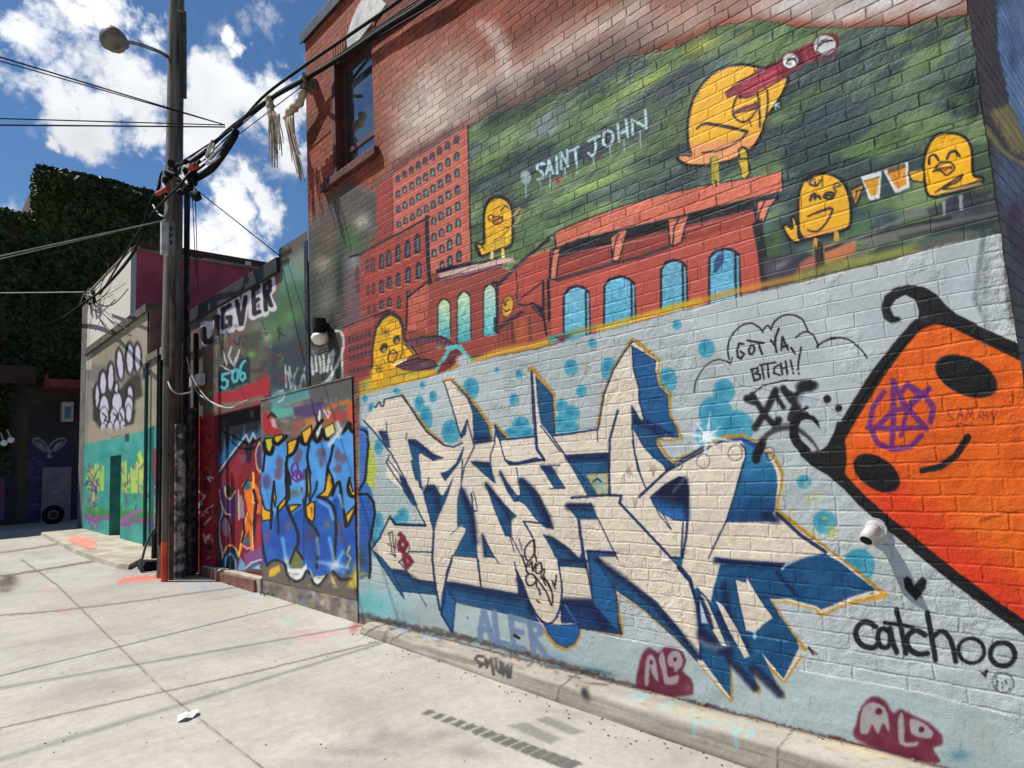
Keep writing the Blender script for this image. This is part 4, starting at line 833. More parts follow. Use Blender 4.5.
W.poly(C((392,-10),(405,60),(425,120),(455,205),(495,280),(525,314),(552,326),(580,314),(606,270),(620,200),(622,120),(606,20),(598,-10)), cream, soft=.7); W.line(C((388,50),(425,125),(455,205),(495,280),(525,314),(552,326),(580,314),(606,270),(621,200),(622,120),(604,0)), 1.5, NV, smooth=True)
for pts in (B((860,640),(855,590),(885,585)),): pass
# counter of the P, bright to black
pc = Fz((52,495),(90,465),(130,430),(200,392),(232,395),(250,450),(248,618),(180,615),(110,580),(75,540))
def pcc(x, y):
    t = sstep(492, 512, y-(x-660)*.25)[:, None]; return np.array([16,22,48])*(1-t)+np.array([34,96,156])*t
W.poly(pc, pcc, soft=.7, reg=10); dk(Fz((232,410),(240,600)), 5, .7, 3.5); W.line(pc+[pc[0]], 1.1, NV, a=.7); W.line(Fz((170,470),(230,400)), 2, (110,120,140), soft=2, a=.6)
def rbl(x, y):
    t = sstep(450, 520, y)[:, None]; nz = fbm(x*.06, y*.06, 93)[:, None]; return np.array([40,116,156])*(1-t)+np.array([20,64,106])*t+(nz-.5)*24
rp = Fz((520,215),(540,240),(545,290),(530,330),(500,430),(480,500),(440,625),(700,625),(680,580),(690,570),(705,430),(700,370),(660,290),(590,230),(540,205))
W.poly(rp, rbl, soft=.8, reg=10); W.line(Fz((440,625),(480,500),(525,340),(542,290),(538,245),(515,225)), 1.5, NV); dk(Fz((640,590),(700,610)), 7, .8, 4); dk(Fz((530,330),(500,430)), 2, .5, 2)
W.line(Fz((400,215),(440,203),(520,196),(590,232),(650,285)), [1.5,3,4,4,3], (28,64,134), soft=.8); W.line(Fz((430,200),(520,187),(585,210)), 1.6, (170,140,60), a=.8)
W.poly(E_((770,600),(835,600),(825,655)), blue, soft=.6); W.line(E_((770,600),(835,600)), 1.2, NV)
b30 = [(715,559),(700+200/5.12,500+308/5.12),(783,563.5),(787,566),(809,556.6),(825,553.7),(840,562),(876,590),(854,596),(821,610),(817,606.5),(788,598.5),(770,599),(779,614),(788,627),(797,640),(799,648),(783.5,679),(762,653),(782,695),(751,664),(758,690),(730,656),(731,698),(700,657),(699,630),(694,590),(697,587),(711,602),(713,590),(721,562)]
def b30c(x, y):
    nz = fbm(x*.05, y*.07, 95)[:, None]; return np.array([22,72,112])+(nz-.5)*34
W.poly(b30, b30c, soft=.7, reg=10)
dk([(716,561),(740,563),(782,566)], 5, .85, 3); dk(Hh((395,375),(440,425),(492,485)), 3, .85, 2.5); dk([(724,585),(728,612),(738,640)], 6, .75, 4); dk([(762,598),(780,596)], 3, .5)
W.poly(Hh((440,325),(560,290),(640,275),(560,300),(450,350),(425,360)), (40,92,160), soft=3, a=.6); dk(Hh((450,350),(520,310)), 2.5, .6, 2); W.line(Hh((420,355),(440,330)), 1.4, (190,200,210), a=.9)
dk([(698,600),(702,640)], 5, .75, 4); dk([(703,634),(715,645),(728,652)], 10, .85, 4); dk([(730,660),(755,688)], 6, .9, 3); dk([(753,668),(780,694)], 7, .85, 3); dk([(718,612),(730,640)], 5, .8, 3); dk([(744,640),(750,650)], 5, .7, 3)
W.poly(Hh((180,408),(235,425),(240,392),(262,430),(290,480),(330,545),(375,602),(330,630),(305,655),(280,680),(235,665),(222,600),(200,520)), cream, soft=.7); W.line(Hh((240,392),(290,480),(375,602)), 1.1, NV, a=.7); W.line(Hh((180,408),(200,520),(228,655)), 1.2, NV, a=.7)
W.poly(Hh((80,512),(120,545),(160,630),(235,768),(205,768),(140,650)), cream, soft=.7); W.poly(G((595,260),(640,305),(700,400),(765,545),(738,552),(690,460),(640,360)), cream, soft=.7)
W.poly(G((500,208),(545,245),(600,370),(650,495),(625,490),(570,400),(530,290)), cream, soft=.7); W.poly(G((510,250),(555,375),(520,375)), (176,190,206), soft=.8); dk(G((520,250),(555,330),(575,400)), 3, .9, 1.5); W.line(G((500,210),(545,245),(600,370),(650,490)), 1, NV); W.line(G((505,210),(555,370)), 1.5, NV)
W.line(G((400,90),(460,160),(500,290),(515,450),(515,560)), 2.6, NV); W.line(G((590,42),(720,60),(945,72)), 1.8, NV); W.ell(*G((793,440))[0], 2, 3.4, (150,190,220), a=.9)
W.line(G((520,470),(590,500),(650,480)), 5, (190,196,206), soft=4, a=.45); W.line(G((660,430),(780,440),(960,470)), .8, (120,160,190), a=.6); W.glow(*G((560,460))[0], 8, 5, (30,36,60), .7)
# paint flares
for cx, cy, r in ((707,437,13),):
    W.glow(cx, cy, r*.9, r*.9, (222,228,232), .7)
    for q in range(8):
        a_ = R_(q*45+8); L_ = r*(2.0 if q % 2 == 0 else 1.35); W.line([(cx,cy),(cx+L_*math.cos(a_),cy+L_*math.sin(a_))], [3.5,.4], (232,236,238), soft=1.4, a=.75)
# old round plaster patches on the bricks
for x, y, r in ((736,454,7),(704,462,6.5),(769,455,6),(679,466,4)): W.ell(x, y, r, r*1.1, None, ring=1.6, k=(0,1.3,0)); W.ell(x, y, r*.95, r, (196,190,184), ring=1.0, a=.5); W.ell(x+.8,y+1,r,r*1.1,(110,110,112),ring=.7,a=.4)
for x, y in ((629,470),(653,470),(633,503)): 
    for q in range(6): W.line([(x+rr.uniform(-4,4), y+rr.uniform(-7,7)), (x+rr.uniform(-4,4), y+rr.uniform(-7,7))], 1, (150,128,112), a=.7)
# ---- tags on the lettering
cr_ = (112,36,52)
W.line(B((205,380),(225,400),(205,420),(200,440),(225,460),(240,430),(215,400)), 4, cr_, soft=1); W.line(B((225,480),(250,500),(265,520),(240,550),(230,520),(225,480)), 4, cr_, soft=1.2); W.line(B((200,460),(225,470)), 3, cr_)
for st in (((150,370),(165,480)),((165,365),(180,500)),((185,400),(175,490)),((140,380),(160,370)),((140,430),(185,450)),((150,480),(185,490))): W.line(B(*st), .9, (60,52,50))
bt = (28,28,30)
for st in (((890,408),(860,430),(842,465),(848,500),(865,515),(895,470),(890,408)), ((890,408),(892,470),(905,520)), ((860,525),(850,560),(862,580)), ((865,545),(880,520),(885,570),(900,530),(900,575)), ((905,540),(925,525),(930,575),(905,580)), ((925,570),(945,560),(940,590)),
           ((850,620),(855,590),(885,585),(900,615),(885,640),(860,640),(850,620)), ((890,590),(930,640),(960,690),(980,745),(985,690),(960,625),(925,600)), ((900,600),(905,650)), ((930,590),(950,640)), ((945,600),(975,660)), ((1005,590),(1000,640),(985,620),(1000,660)), ((830,490),(850,550)), ((915,655),(922,690)), ((905,720),(920,730))): W.line(B(*st), 1.5, bt, soft=.5, smooth=True)
# ---- thought cloud and its words
K1 = T(680,250,6.4); K2 = T(560,220,3.2)
for st in (((315,700),(306,650),(312,595),(340,535),(395,485),(450,468),(500,490),(530,525)), ((530,520),(545,495),(565,485),(582,510)), ((582,510),(600,465),(640,430),(690,413),(745,422),(790,455),(818,520)), ((740,562),(775,535),(810,525),(850,542),(872,580),(885,620)), ((875,622),(905,595),(950,575),(1030,560))): W.line(K1(*st), 1.5, bt, soft=.5, smooth=True)
W.line(K2((535,452),(545,462),(552,440)), 1, bt); W.line(T(784,220,3.2)((105,405),(150,378),(200,380),(240,408),(265,440)), 1.3, bt, smooth=True); W.line(K2((430,552),(436,512),(468,465),(505,447),(545,456)), 1.1, bt, smooth=True)
for st in (((405,602),(378,598),(365,640),(370,685),(390,695),(412,665),(388,650)), ((455,612),(440,635),(445,665),(462,668),(478,640),(472,612),(455,612)), ((432,580),(535,596)), ((503,590),(512,630),(525,665)), ((580,578),(602,602)), ((632,504),(612,555),(608,600),(618,655)), ((648,642),(652,598),(655,555),(674,600),(692,640)), ((652,622),(690,612)), ((712,628),(722,640),(736,662))): W.line(K1(*st), 2.0, bt, soft=.5)
for st in (((612,478),(616,492),(622,514)), ((612,480),(632,472),(634,486),(620,492)), ((620,492),(640,494),(640,508),(622,514)), ((646,466),(652,508)), ((640,464),(690,456)), ((664,462),(668,504)), ((700,464),(686,472),(684,490),(704,496)), ((706,458),(712,494)), ((722,452),(728,492)), ((710,476),(726,472)), ((738,450),(744,478)), ((746,488),(747,491)), ((772,408),(764,450),(762,478)), ((764,490),(765,493))): W.line(K2(*st), 1.8, bt, soft=.5)
# ---- black bubble tag
for st, w_ in ((((600,572),(620,580)),7),(((615,560),(660,630),(690,660)),5),(((690,545),(665,600),(625,665)),6),(((690,560),(715,600)),4),(((735,560),(755,590),(740,635)),7),(((715,540),(740,575),(775,545)),6),(((770,560),(760,600)),6),(((700,640),(690,660)),6)): W.line(K2(*st), w_, (30,30,32), soft=1.6)
W.ell(*K2((790,532))[0], 11, 6, (26,26,28), soft=2, rot=-5); W.ell(*K2((785,575))[0], 8, 7, (168,178,184), soft=2.5, a=.8); W.line(K2((610,560),(650,530),(720,514),(800,514),(822,525)), 1.4, (34,34,36)); W.ell(*K2((855,573))[0], 4, 4, (26,26,28)); W.ell(*K2((892,602))[0], 3.4, 4, (26,26,28)); W.line(K2((760,620),(790,600)), 3, (40,40,42))
W.line(Fz((595,300),(615,230),(650,180),(700,150),(775,140),(830,165),(880,210),(910,252)), [6,5.5,4.5,5,5,4,3,2], (52,50,52), soft=1.6, a=.92, smooth=True); W.line(Fz((595,305),(600,270),(625,225)), 7, (20,20,24), soft=1.4)
# ---- orange face
K = T(784,220,3.2); L = T(784,400,3.2)
BK = (24,22,24)
outer = K((430,345),(432,290),(420,255),(390,240),(360,255),(340,280),(352,308),(372,312),(372,325),(345,332),(320,315),(312,285),(322,245),(355,218),(400,208),(450,215),(490,240),(515,270),(550,300),(620,335),(560,420),(440,400))
W.poly(outer, BK, soft=1.0, reg=11, k=(0,.35,0))
pass
W.line(K((372,320),(350,325),(325,305),(318,280)), 2, (60,60,62), soft=3, a=.5)
org = K((158,768),(160,730),(200,650),(260,560),(330,460),(400,385),(440,350),(480,334),(520,334),(560,348),(640,385),(720,415),(800,445),(1100,600),(1100,900))+L((1100,1060),(900,850),(768,712),(700,672),(600,600),(500,530),(450,488),(380,430),(300,368),(240,318),(200,270),(165,215),(155,190))
def orc(x, y):
    nz = fbm(x*.03, y*.04, 101)[:, None]; c = np.array([210,88,20])+(nz-.5)*np.array([40,34,10])
    e = sstep(60, 0, (y-459)-(x-832)*0.83+68)[:, None]*0
    d = ((x-832)*0.83+459-y)          # px above the lower edge
    r = sstep(62, 6, d)[:, None]*sstep(840, 900, x)[:, None]
    c = c*(1-r*.8)+np.array([200,48,26])*r*.8
    return c
W.poly(org, orc, soft=.8, reg=11, k=(0,.55,0)); W.glow(985,520,30,24,(214,104,30),.7); W.glow(930,350,40,12,(226,104,30),.5)
JX = Fz((1010,110),(985,190),(960,232),(925,258),(880,264),(838,240),(800,232),(826,290),(880,338),(960,384),(1040,452),(1060,300),(1040,110))
W.poly(JX, BK, soft=1.0, reg=11)
W.line(Fz((850,262),(808,222),(788,180),(788,130),(810,92),(850,78)), [8,8,8,7.5,7,6], BK, soft=.9); W.poly(Fz((840,66),(890,82),(915,108),(922,146),(905,128),(880,104),(845,96)), BK, soft=.8)
W.line(K((428,332),(380,388),(300,492),(232,600),(170,705),(145,760)), [9,10,11,11,11,11], BK, soft=1, smooth=False)
W.line(L((165,225),(200,268),(250,322),(330,392),(400,447),(450,490),(540,562),(650,645),(768,728),(1000,900)), [8,9,9.5,9.5,10,10,10,10.5,11,12], BK, soft=1)
W.line(K((500,318),(540,325),(600,352),(700,398),(790,440),(1000,540)), [9,10,11,12,13,16], BK, soft=1)
W.ell(*K((583,500))[0], 33, 18.5, (18,18,20), rot=24, soft=1); W.ell(*L((297,234))[0], 26, 15.5, (18,18,20), rot=34, soft=1)
W.line(L((442,226),(500,214),(550,178),(588,120)), [5,5.5,6,6.5], (22,20,22), soft=.8, smooth=False)
PU = (104,42,104)
W.line(K((320,550),(285,600),(275,660),(300,715),(350,735),(405,725),(440,690)), 4.6, PU, soft=1.1); W.line(K((350,515),(350,640),(345,725)), 5, PU, soft=1.1); W.line(K((350,520),(385,590),(430,640),(455,668)), 5, PU, soft=1.1); W.line(K((268,665),(350,668),(455,664)), 4.4, PU, soft=1.1)
W.line(K((370,560),(395,525),(430,560),(400,600),(350,610),(300,660)), 4.6, PU, soft=1.1); W.line(K((400,530),(450,560),(478,600),(470,645)), 5, PU, soft=1.1); W.line(K((395,600),(420,580),(465,540)), 5, PU, soft=1.1); W.line(K((375,690),(395,600)), 4, PU, soft=1.1)
PM = (92,26,34)
for st in (((540,605),(522,612),(530,628),(545,640),(520,642)), ((565,605),(555,640)), ((565,605),(575,640)), ((558,625),(575,622)), ((582,640),(588,605),(595,630),(602,605),(605,640)), ((548,655),(560,665),(555,650),(590,658)), ((620,635),(630,610),(645,625),(622,625),(640,640)), ((650,612),(650,640),(665,615),(672,640),(680,610)), ((600,650),(605,660))): W.line(K(*st), .8, PM, soft=.5, a=.9)
W.ell(*K((652,665))[0], 4, 4, (180,90,50), ring=.8, a=.6); W.line(L((690,370),(640,375),(625,390)), 1, (110,34,14), a=.7); W.line(L((625,390),(700,365),(768,350)), 1.3, (120,36,12), a=.6, wob=2)
# ---- heart and word
S = T(800,600,4.571)
W.poly([(903,579),(907,576),(911,579),(914,586),(918,580),(923,577),(927,580),(926,588),(921,595),(916,601),(912,596),(905,589)], (26,26,28), soft=.8)
for st, w_ in ((((345,122),(310,100),(275,110),(255,145),(265,185),(295,212),(335,218),(358,200)),4.8),(((405,145),(380,130),(358,150),(358,190),(380,218),(408,205),(412,150)),4.4),(((412,130),(425,190),(442,240)),4.4),(((440,45),(460,120),(485,245)),4.4),(((388,104),(450,112),(516,126)),3.6),
                (((572,160),(535,140),(500,155),(488,195),(510,232),(545,248),(582,244)),4.8),(((582,58),(600,160),(620,275)),4.6),(((612,165),(640,145),(670,155),(695,200),(712,282)),4.4)): W.line(S(*st), w_, (26,28,32), soft=.7, smooth=True)
W.ell(*S((783,232))[0], 13, 12.2, (26,28,32), ring=4.0, soft=.7, rot=25); W.ell(*S((926,248))[0], 12.4, 11.6, (26,28,32), ring=5.2, soft=.7, rot=25)
W.poly(S((815,318),(835,330),(855,315),(862,325),(848,358)), (38,34,44), soft=.7)
W.ell(*S((928,377))[0], 11, 9.6, (40,44,46), ring=.9, rot=30)
for x, y in ((905,375),(925,380),(945,380),(925,400),(955,405),(940,370),(900,390)): W.ell(*S((x, y))[0], .9, .9, (30,34,36))
W.line(S((870,345),(885,360),(872,375),(885,388)), 1, (150,162,168)); W.line(S((38,222),(75,245)), 2, (96,60,60), a=.8); W.line(S((40,215),(60,250)), 2, (40,40,44), a=.8)
# ---- maroon tags on the plinth
MR = (98,30,48)
def mar(x, y): return np.array(MR)+(fbm(x*.1, y*.1, 111)[:, None]-.5)*30
W.poly(G((190,700),(198,600),(215,535),(248,500),(278,512),(300,525),(330,500),(380,502),(425,525),(440,575),(425,620),(465,660),(478,710),(460,745),(300,745)), mar, soft=1.8, a=.93, smooth=True)
for pts in (G((228,680),(238,560),(262,535),(285,570),(298,670),(270,640),(255,600),(248,690)), G((300,560),(322,520),(340,600),(350,650),(400,640),(395,680),(350,690),(330,680),(318,620)), G((350,540),(390,515),(420,545),(420,590),(385,625),(375,600),(350,590))): W.poly(pts, (160,150,156), soft=1.2, a=.9, smooth=True)
W.ell(*G((385,560))[0], 2, 2.4, MR); W.ell(*G((262,575))[0],1.6,2.4,MR); W.glow(*G((450,700))[0], 5, 9, (150,120,130), .4)
W.poly(S((245,620),(258,560),(280,490),(330,442),(385,458),(425,515),(460,500),(520,528),(590,562),(645,615),(650,660),(610,680),(640,740),(560,745),(440,720),(300,660)), mar, soft=2.2, a=.93, smooth=True)
for pts in (S((275,600),(285,500),(330,468),(385,490),(405,540),(405,600),(380,565),(355,610),(330,570),(310,610)), S((452,530),(470,520),(478,600),(480,650),(540,650),(520,670),(460,660),(448,600)), S((505,545),(560,560),(605,600),(600,630),(560,630),(510,610))): W.poly(pts, (158,158,158), soft=1.4, a=.9, smooth=True)
W.ell(*S((360,510))[0], 3.4, 3.4, MR); W.ell(*S((555,592))[0], 3, 3, MR); W.line(S((455,500),(470,470)), 2, MR, soft=1.5, a=.0)
# pale blue letters on the plinth
AL = (104,124,152)
for st in (((205,405),(212,330),(225,262),(245,330),(268,415)), ((205,355),(255,360)), ((278,268),(285,340),(295,420)), ((295,420),(345,432)), ((362,290),(370,360),(378,445)), ((362,292),(430,310)), ((372,362),(420,372)), ((378,445),(430,455)), ((458,318),(470,400),(482,480)), ((458,320),(510,340),(515,375),(470,395)), ((480,400),(550,495))): W.line(C(*st), 5, AL, soft=1.2, a=.9)
W.line(C((380,385),(405,400)), 2.4, (24,28,34)); W.glow(*C((590,490))[0], 14, 6, (120,150,186), .5)
W.ell(*C((140,295))[0], .8, 1, (60,70,70))
# tiny scrawl on the pale wall
for i in range(5):
    for q in range(3): x = 503+q*4+i*.3; y = 378+i*3.2; W.line([(x,y),(x+2.6,y-1+rr.uniform(-1,1))], .7, (96,112,118), a=.7)
for q in range(7): W.line([(491+q*3,410+rr.uniform(-2,2)),(493+q*3,407+rr.uniform(-2,2))], .9, (96,112,118), a=.7)
# scrawl left of the letters and along the seam with the hoarding
W.line([(359,398),(360,470),(360,560)], 2.4, (70,66,58), soft=2, a=.5)
W.poly(T(180,400,5.12)((918,130),(960,140),(970,200),(955,420),(985,470),(998,560),(985,680),(970,768),(918,768)), (58,104,176), soft=1.2)
W.poly(T(180,480,5.12)((918,80),(970,90),(996,160),(985,240),(968,320),(975,400),(965,490),(918,510)), (40,84,156), soft=1.4)
W.line(T(180,400,5.12)((920,150),(955,160),(965,230),(955,330),(948,410),(918,460)), 2.2, (24,28,40)); W.line(T(180,480,5.12)((918,72),(960,72),(990,110),(998,170),(985,250),(970,330),(976,430),(970,500)), 2.4, (20,26,36))
W.line(T(180,400,5.12)((918,150),(970,200)), 1, (120,160,200), a=.5)
W.glow(362,558,5,14,(60,66,52),.8); W.glow(362,574,7,5,(170,160,60),.7)
# upper-left corner: tag in white behind the lamp
WT = (196,198,196); c9 = c3
for st in (((230,262),(262,268),(278,320),(270,400),(240,470),(200,560),(160,640),(125,730),(105,690),(120,630),(180,570),(240,480)), ((268,420),(268,768)), ((70,430),(85,540)), ((100,420),(105,520)), ((125,430),(135,530)), ((150,420),(155,520)), ((175,520),(190,420),(215,400),(200,510)), ((215,385),(190,460))): W.line(c3(*st), 2.2, WT, soft=.7, a=.92, smooth=True)
W.glow(*c3((90,390))[0], 5, 6, (130,134,132), .7); W.glow(*c3((60,440))[0], 2, 8, (30,32,34), .7)
W.line(c3((160,690),(230,640),(330,600)), 1.6, (120,110,96), a=.6); W.poly(c3((40,640),(260,590),(360,600),(370,700),(360,768),(40,768)), (96,84,72), soft=4, a=.85)
for q in range(18):
    x, y = c3((rr.uniform(170,350), rr.uniform(640,760)))[0]; W.glow(x, y, rr.uniform(2,6), rr.uniform(1.5,4), rr.choice([(176,74,44),(120,48,40),(90,110,96),(150,120,70)]), .7, -20)
W.glow(985,280,6,60,(120,124,122),.6); W.line([(972,20),(990,120),(1004,240),(1012,320)], 5, (70,62,56), soft=3, a=.7, wob=4)
# ================================================================== meshes of the wall
MWALL = brick_wall_mat('painted_brick', 'Y', bh=0.0715, z0=Z0BRICK)
hole = (YY > 5.27) & (YY < 5.99) & (ZZ > WINZ0) & (ZZ < WINZ1)
# ragged brick ends at the near corner
rowi = np.floor((ZZ[:, 0]+20)/0.0715).astype(int); rs = np.random.RandomState(9).rand(400)
for j in range(4): W.P[:, j, 1] -= 0.0
def rag(z):
    return (rs[np.floor((z+20)/0.0715).astype(int) % 400]*.4+fbm(z*11, z*3, 8)*.6-.3)*0.016
for j_, f_ in ((0, 1.0), (1, .6), (2, .3)): W.P[:, j_, 1] += rag(ZZ[:, 0])*f_
regs = W.reg.copy()
BLD = empty('brick_building', (D, WY0, WZ0), 'big red brick building painted with the chick mural, cream and blue lettering and orange face', 'building')
cellhole = hole
MB().box((D-.001, WY0+.06, -1.62), (D+.06, WY1, WZ0-.001)).build('foundation', noise_mat('foundation_stone', (92,84,76), (140,130,118), 8, .9, .5), BLD)
W.build('wall', MWALL, BLD, reg=[0, 20], hole=cellhole)
mur = W.build('mural', MWALL, BLD, reg=[1, 5, 8], hole=cellhole); tag(mur, 'hillside mural with red station, tall tower and the words SAINT JOHN')
tag(W.build('painted_lettering', MWALL, BLD, reg=10), 'cream and blue sprayed letters with ochre outline')
tag(W.build('painted_face', MWALL, BLD, reg=11), 'orange tilted square face with black outline, curl and smile')
for r_, lab in ((2, 'yellow ghost-shaped chick at the lower left of the mural'), (3, 'yellow chick sitting on the station ledge'), (4, 'big sleepy yellow chick with red binoculars'), (6, 'laughing yellow chick holding a mug'), (7, 'tiny yellow chick by the station doorway'), (9, 'yellow chick at the right end of the mural')):
    o_ = W.build('painted_bird', MWALL, mur, reg=r_); tag(o_, lab)
# ================================================================== rest of the brick building
M_BLACK = noise_mat('black_rubber', (10,10,12), (24,24,27), 8, .75, .1, spec=.2)
M_FLASH = noise_mat('dark_flashing', (44,48,54), (70,74,80), 5, .45, .1, metal=.3)
M_STEEL = noise_mat('galvanised_steel', (120,122,122), (160,162,160), 9, .45, .15, metal=.6)
M_WOODP = noise_mat('weathered_pole_wood', (62,57,51), (128,119,107), 3, .9, .9, 18, stretch=(5,5,.35), dist=.02)
M_WHITE = noise_mat('chipped_white_paint', (150,150,146), (196,194,188), 7, .6, .3)
M_DARKBRICK = noise_mat('dark_red_masonry', (62,34,32), (92,52,46), 8, .85, .5, 30)
M_STONE = noise_mat('worn_concrete', (120,112,102), (168,160,148), 5, .9, .5, 40)
M_BROWN = noise_mat('brown_painted_timber', (58,28,24), (86,42,36), 5, .6, .3, 30)
M_ROOF = noise_mat('tar_roof', (40,40,42), (62,60,60), 6, .9, .4)
# side wall facing the camera end of the alley
xs2 = np.concatenate([np.arange(D, D+1.1, .006), np.arange(D+1.1, 7.0, .05)]); zs2 = np.concatenate([np.arange(WZ0, 2.3, .008), np.arange(2.3, WZ1+.02, .03)])
S2 = Lat(plane_Y(WY0, xs2, zs2), (92,84,82)); sx = S2.P[..., 0]-D; sz = S2.P[..., 2]
S2.k[..., 0] = .7; S2.k[..., 1] = .5
nn = fbm(sx*3, sz*3, 5); S2.c *= (0.75+.5*nn)[..., None]
S2.poly([(960,-60),(992,-60),(997,60),(1008,110),(1000,150),(985,150),(965,20)], (112,90,78), soft=4, wob=3)
def bl2(x, y):
    nz = fbm(x*.06, y*.06, 17)[:, None]; return np.array([142,166,206])+(nz-.5)*70
S2.poly([(992,-200),(1300,-200),(1300,160),(1024,145),(1010,105),(998,50)], bl2, soft=2, wob=4)
S2.poly([(990,110),(1010,105),(1030,150),(1060,170),(1010,150)], (190,164,96), soft=3, wob=4); S2.glow(1000,150,10,8,(140,120,66),.7); S2.line([(985,125),(1000,150),(1024,165)], 4, (190,164,96), soft=2)
S2.poly([(995,150),(1024,170),(1024,230),(1003,215)], (120,126,146), soft=4, wob=4); S2.glow(1015,215,12,20,(104,46,60),.8); S2.glow(1024,250,8,16,(110,60,76),.7); S2.glow(1012,60,5,14,(90,104,140),.7); S2.glow(1020,20,6,12,(170,180,205),.6)
MS2 = brick_wall_mat('side_brick', 'X', bh=0.0715, z0=Z0BRICK, bump=1.0, paintbump=1.2)
for j_ in range(14): S2.P[:, j_, 1] += rag(S2.P[:, j_, 2])*(1-j_/14)
for j_ in range(4): S2.c[:, j_] = S2.c[:, j_]*.5+np.array([60,48,42])*.5
S2.build('side_wall', MS2, BLD)
MB().box((D+.002, WY0+.002, WZ0), (D+6, WY1, WZ0+.01)).box((D+.4, WY0+.01, WZ1-.4), (D+6, WY1-.01, WZ1-.35)).build('roof', M_ROOF, BLD)
MB().box((D+.003, WY1-.001, WZ0), (D+6, WY1+.002, WZ1)).build('rear_wall', M_DARKBRICK, BLD)
MB().box((D-.03, WY0-.03, WZ1-.04), (D+.28, WY1+.03, WZ1+.1), bev=.008).box((D-.045, WY0-.045, WZ1-.06), (D-.03, WY1+.045, WZ1+.05)).build('coping', M_FLASH, BLD)
# window
WYA, WYB = 5.27, 5.99
win = MB().box((D+.07, WYA-.01, WINZ0), (D+.13, WYA+.015, WINZ1)).box((D+.07, WYB-.07, WINZ0), (D+.13, WYB+.01, WINZ1)).box((D+.07, WYA+.07, WINZ1-.09), (D+.13, WYB-.07, WINZ1)).box((D+.07, WYA+.07, WINZ0), (D+.13, WYB-.07, WINZ0+.07)).box((D+.08, WYA+.07, 3.33), (D+.12, WYB-.07, 3.38)).build('window', M_BROWN, BLD)
tag(win, 'single brown framed sash window high in the brick wall')
mg, nt, N, L, b = nodes_of('window_glass'); b.inputs['Base Color'].default_value = (.26, .28, .30, 1); b.inputs['Roughness'].default_value = .03; b.inputs['Metallic'].default_value = .9
MB().box((D+.095, WYA+.015, WINZ0+.07), (D+.105, WYB-.07, 3.33)).box((D+.095, WYA+.015, 3.38), (D+.105, WYB-.07, WINZ1-.09)).build('pane', mg, win)
# reveal of the opening
MB().box((D+.001, WYA-.012, WINZ0-.02), (D+.30, WYA-.001, WINZ1+.02)).box((D+.001, WYB+.001, WINZ0-.02), (D+.30, WYB+.012, WINZ1+.02)).box((D+.001, WYA-.001, WINZ1+.001), (D+.30, WYB+.001, WINZ1+.02)).box((D+.001, WYA-.001, WINZ0-.02), (D+.30, WYB+.001, WINZ0-.001)).box((D+.30, WYA-.1, WINZ0-.1), (D+.32, WYB+.1, WINZ1+.1)).build('window_reveal', M_BROWN, BLD)
MB().box((D-.06, WYA-.08, WINZ0-.10), (D+.05, WYB+.32, WINZ0-.005), bev=.012).build('sill', noise_mat('red_painted_sill', (60,30,27), (92,48,42), 6, .8, .5), win)
# arch of upright bricks over the window and timber post beside it
mb = MB()
for q in range(17):
    t = q/16; y = WYA-.06+(WYB-WYA+.12)*t; z = WINZ1+.02+.07*math.sin(math.pi*t)
    mb.box((D-.012, y-.018, z), (D+.01, y+.018, z+.2), bev=.003)
mb.build('window_arch', noise_mat('arch_brick', (126,60,46), (158,84,66), 12, .85, .5, 60), BLD)
MB().box((D-.02, WYB+.01, WINZ0-.1), (D+.01, WYB+.075, WINZ1+.02)).build('timber_post', M_BROWN, BLD)
mb = MB(); pts = []
for q in range(13):
    t = q/12; pts.append((D-.016, WYA-.30+.75*t, WINZ1+.05+.36*math.sin(math.pi*(t*.82+.05))))
a = [Vector(p) for p in pts]; mb.poly([p for p in a]+[Vector((D-.016, WYA+.45, WINZ1-.03)), Vector((D-.016, WYA+.05, WINZ1+.12)), Vector((D-.016, WYA-.3, WINZ1-.06))][:1], (.012, 0, 0))
mb.build('white_fanlight', M_WHITE, BLD)
# pipe stub
pb = Vector(onX(876, 529, D)); pd = Vector((-.085, .022, -.045)).normalized()
st = MB(); st.tube([pb+Vector((.01,0,0)), pb+Vector((-.018,0,0)), pb+Vector((-.0181,0,0)), pb+Vector((-.026,0,0))], [.05,.05,.044,.03], 20); st.build('pipe_collar', M_WHITE, None); 
pc_ = [o for o in bpy.data.objects if o.name.startswith('pipe_collar')][0]
pr = empty('pipe_stub', pb, 'short white drain pipe stub poking from the wall above the black heart', 'pipe')
adopt(pc_, pr); pc_.name = 'collar'
q = [pb+Vector((-.015,0,0)), pb+Vector((-.05,0,-.004)), pb+Vector((-.075,.006,-.018)), pb+Vector((-.10,.012,-.04))]
MB().tube(q, [.03,.03,.032,.033], 20).build('pipe_end', M_WHITE, pr, smooth=True)
e = q[-1]; dd = (q[-1]-q[-2]).normalized()
MB().tube([e-dd*.002, e+dd*.0015], [.026,.026], 18).build('opening', M_BLACK, pr)
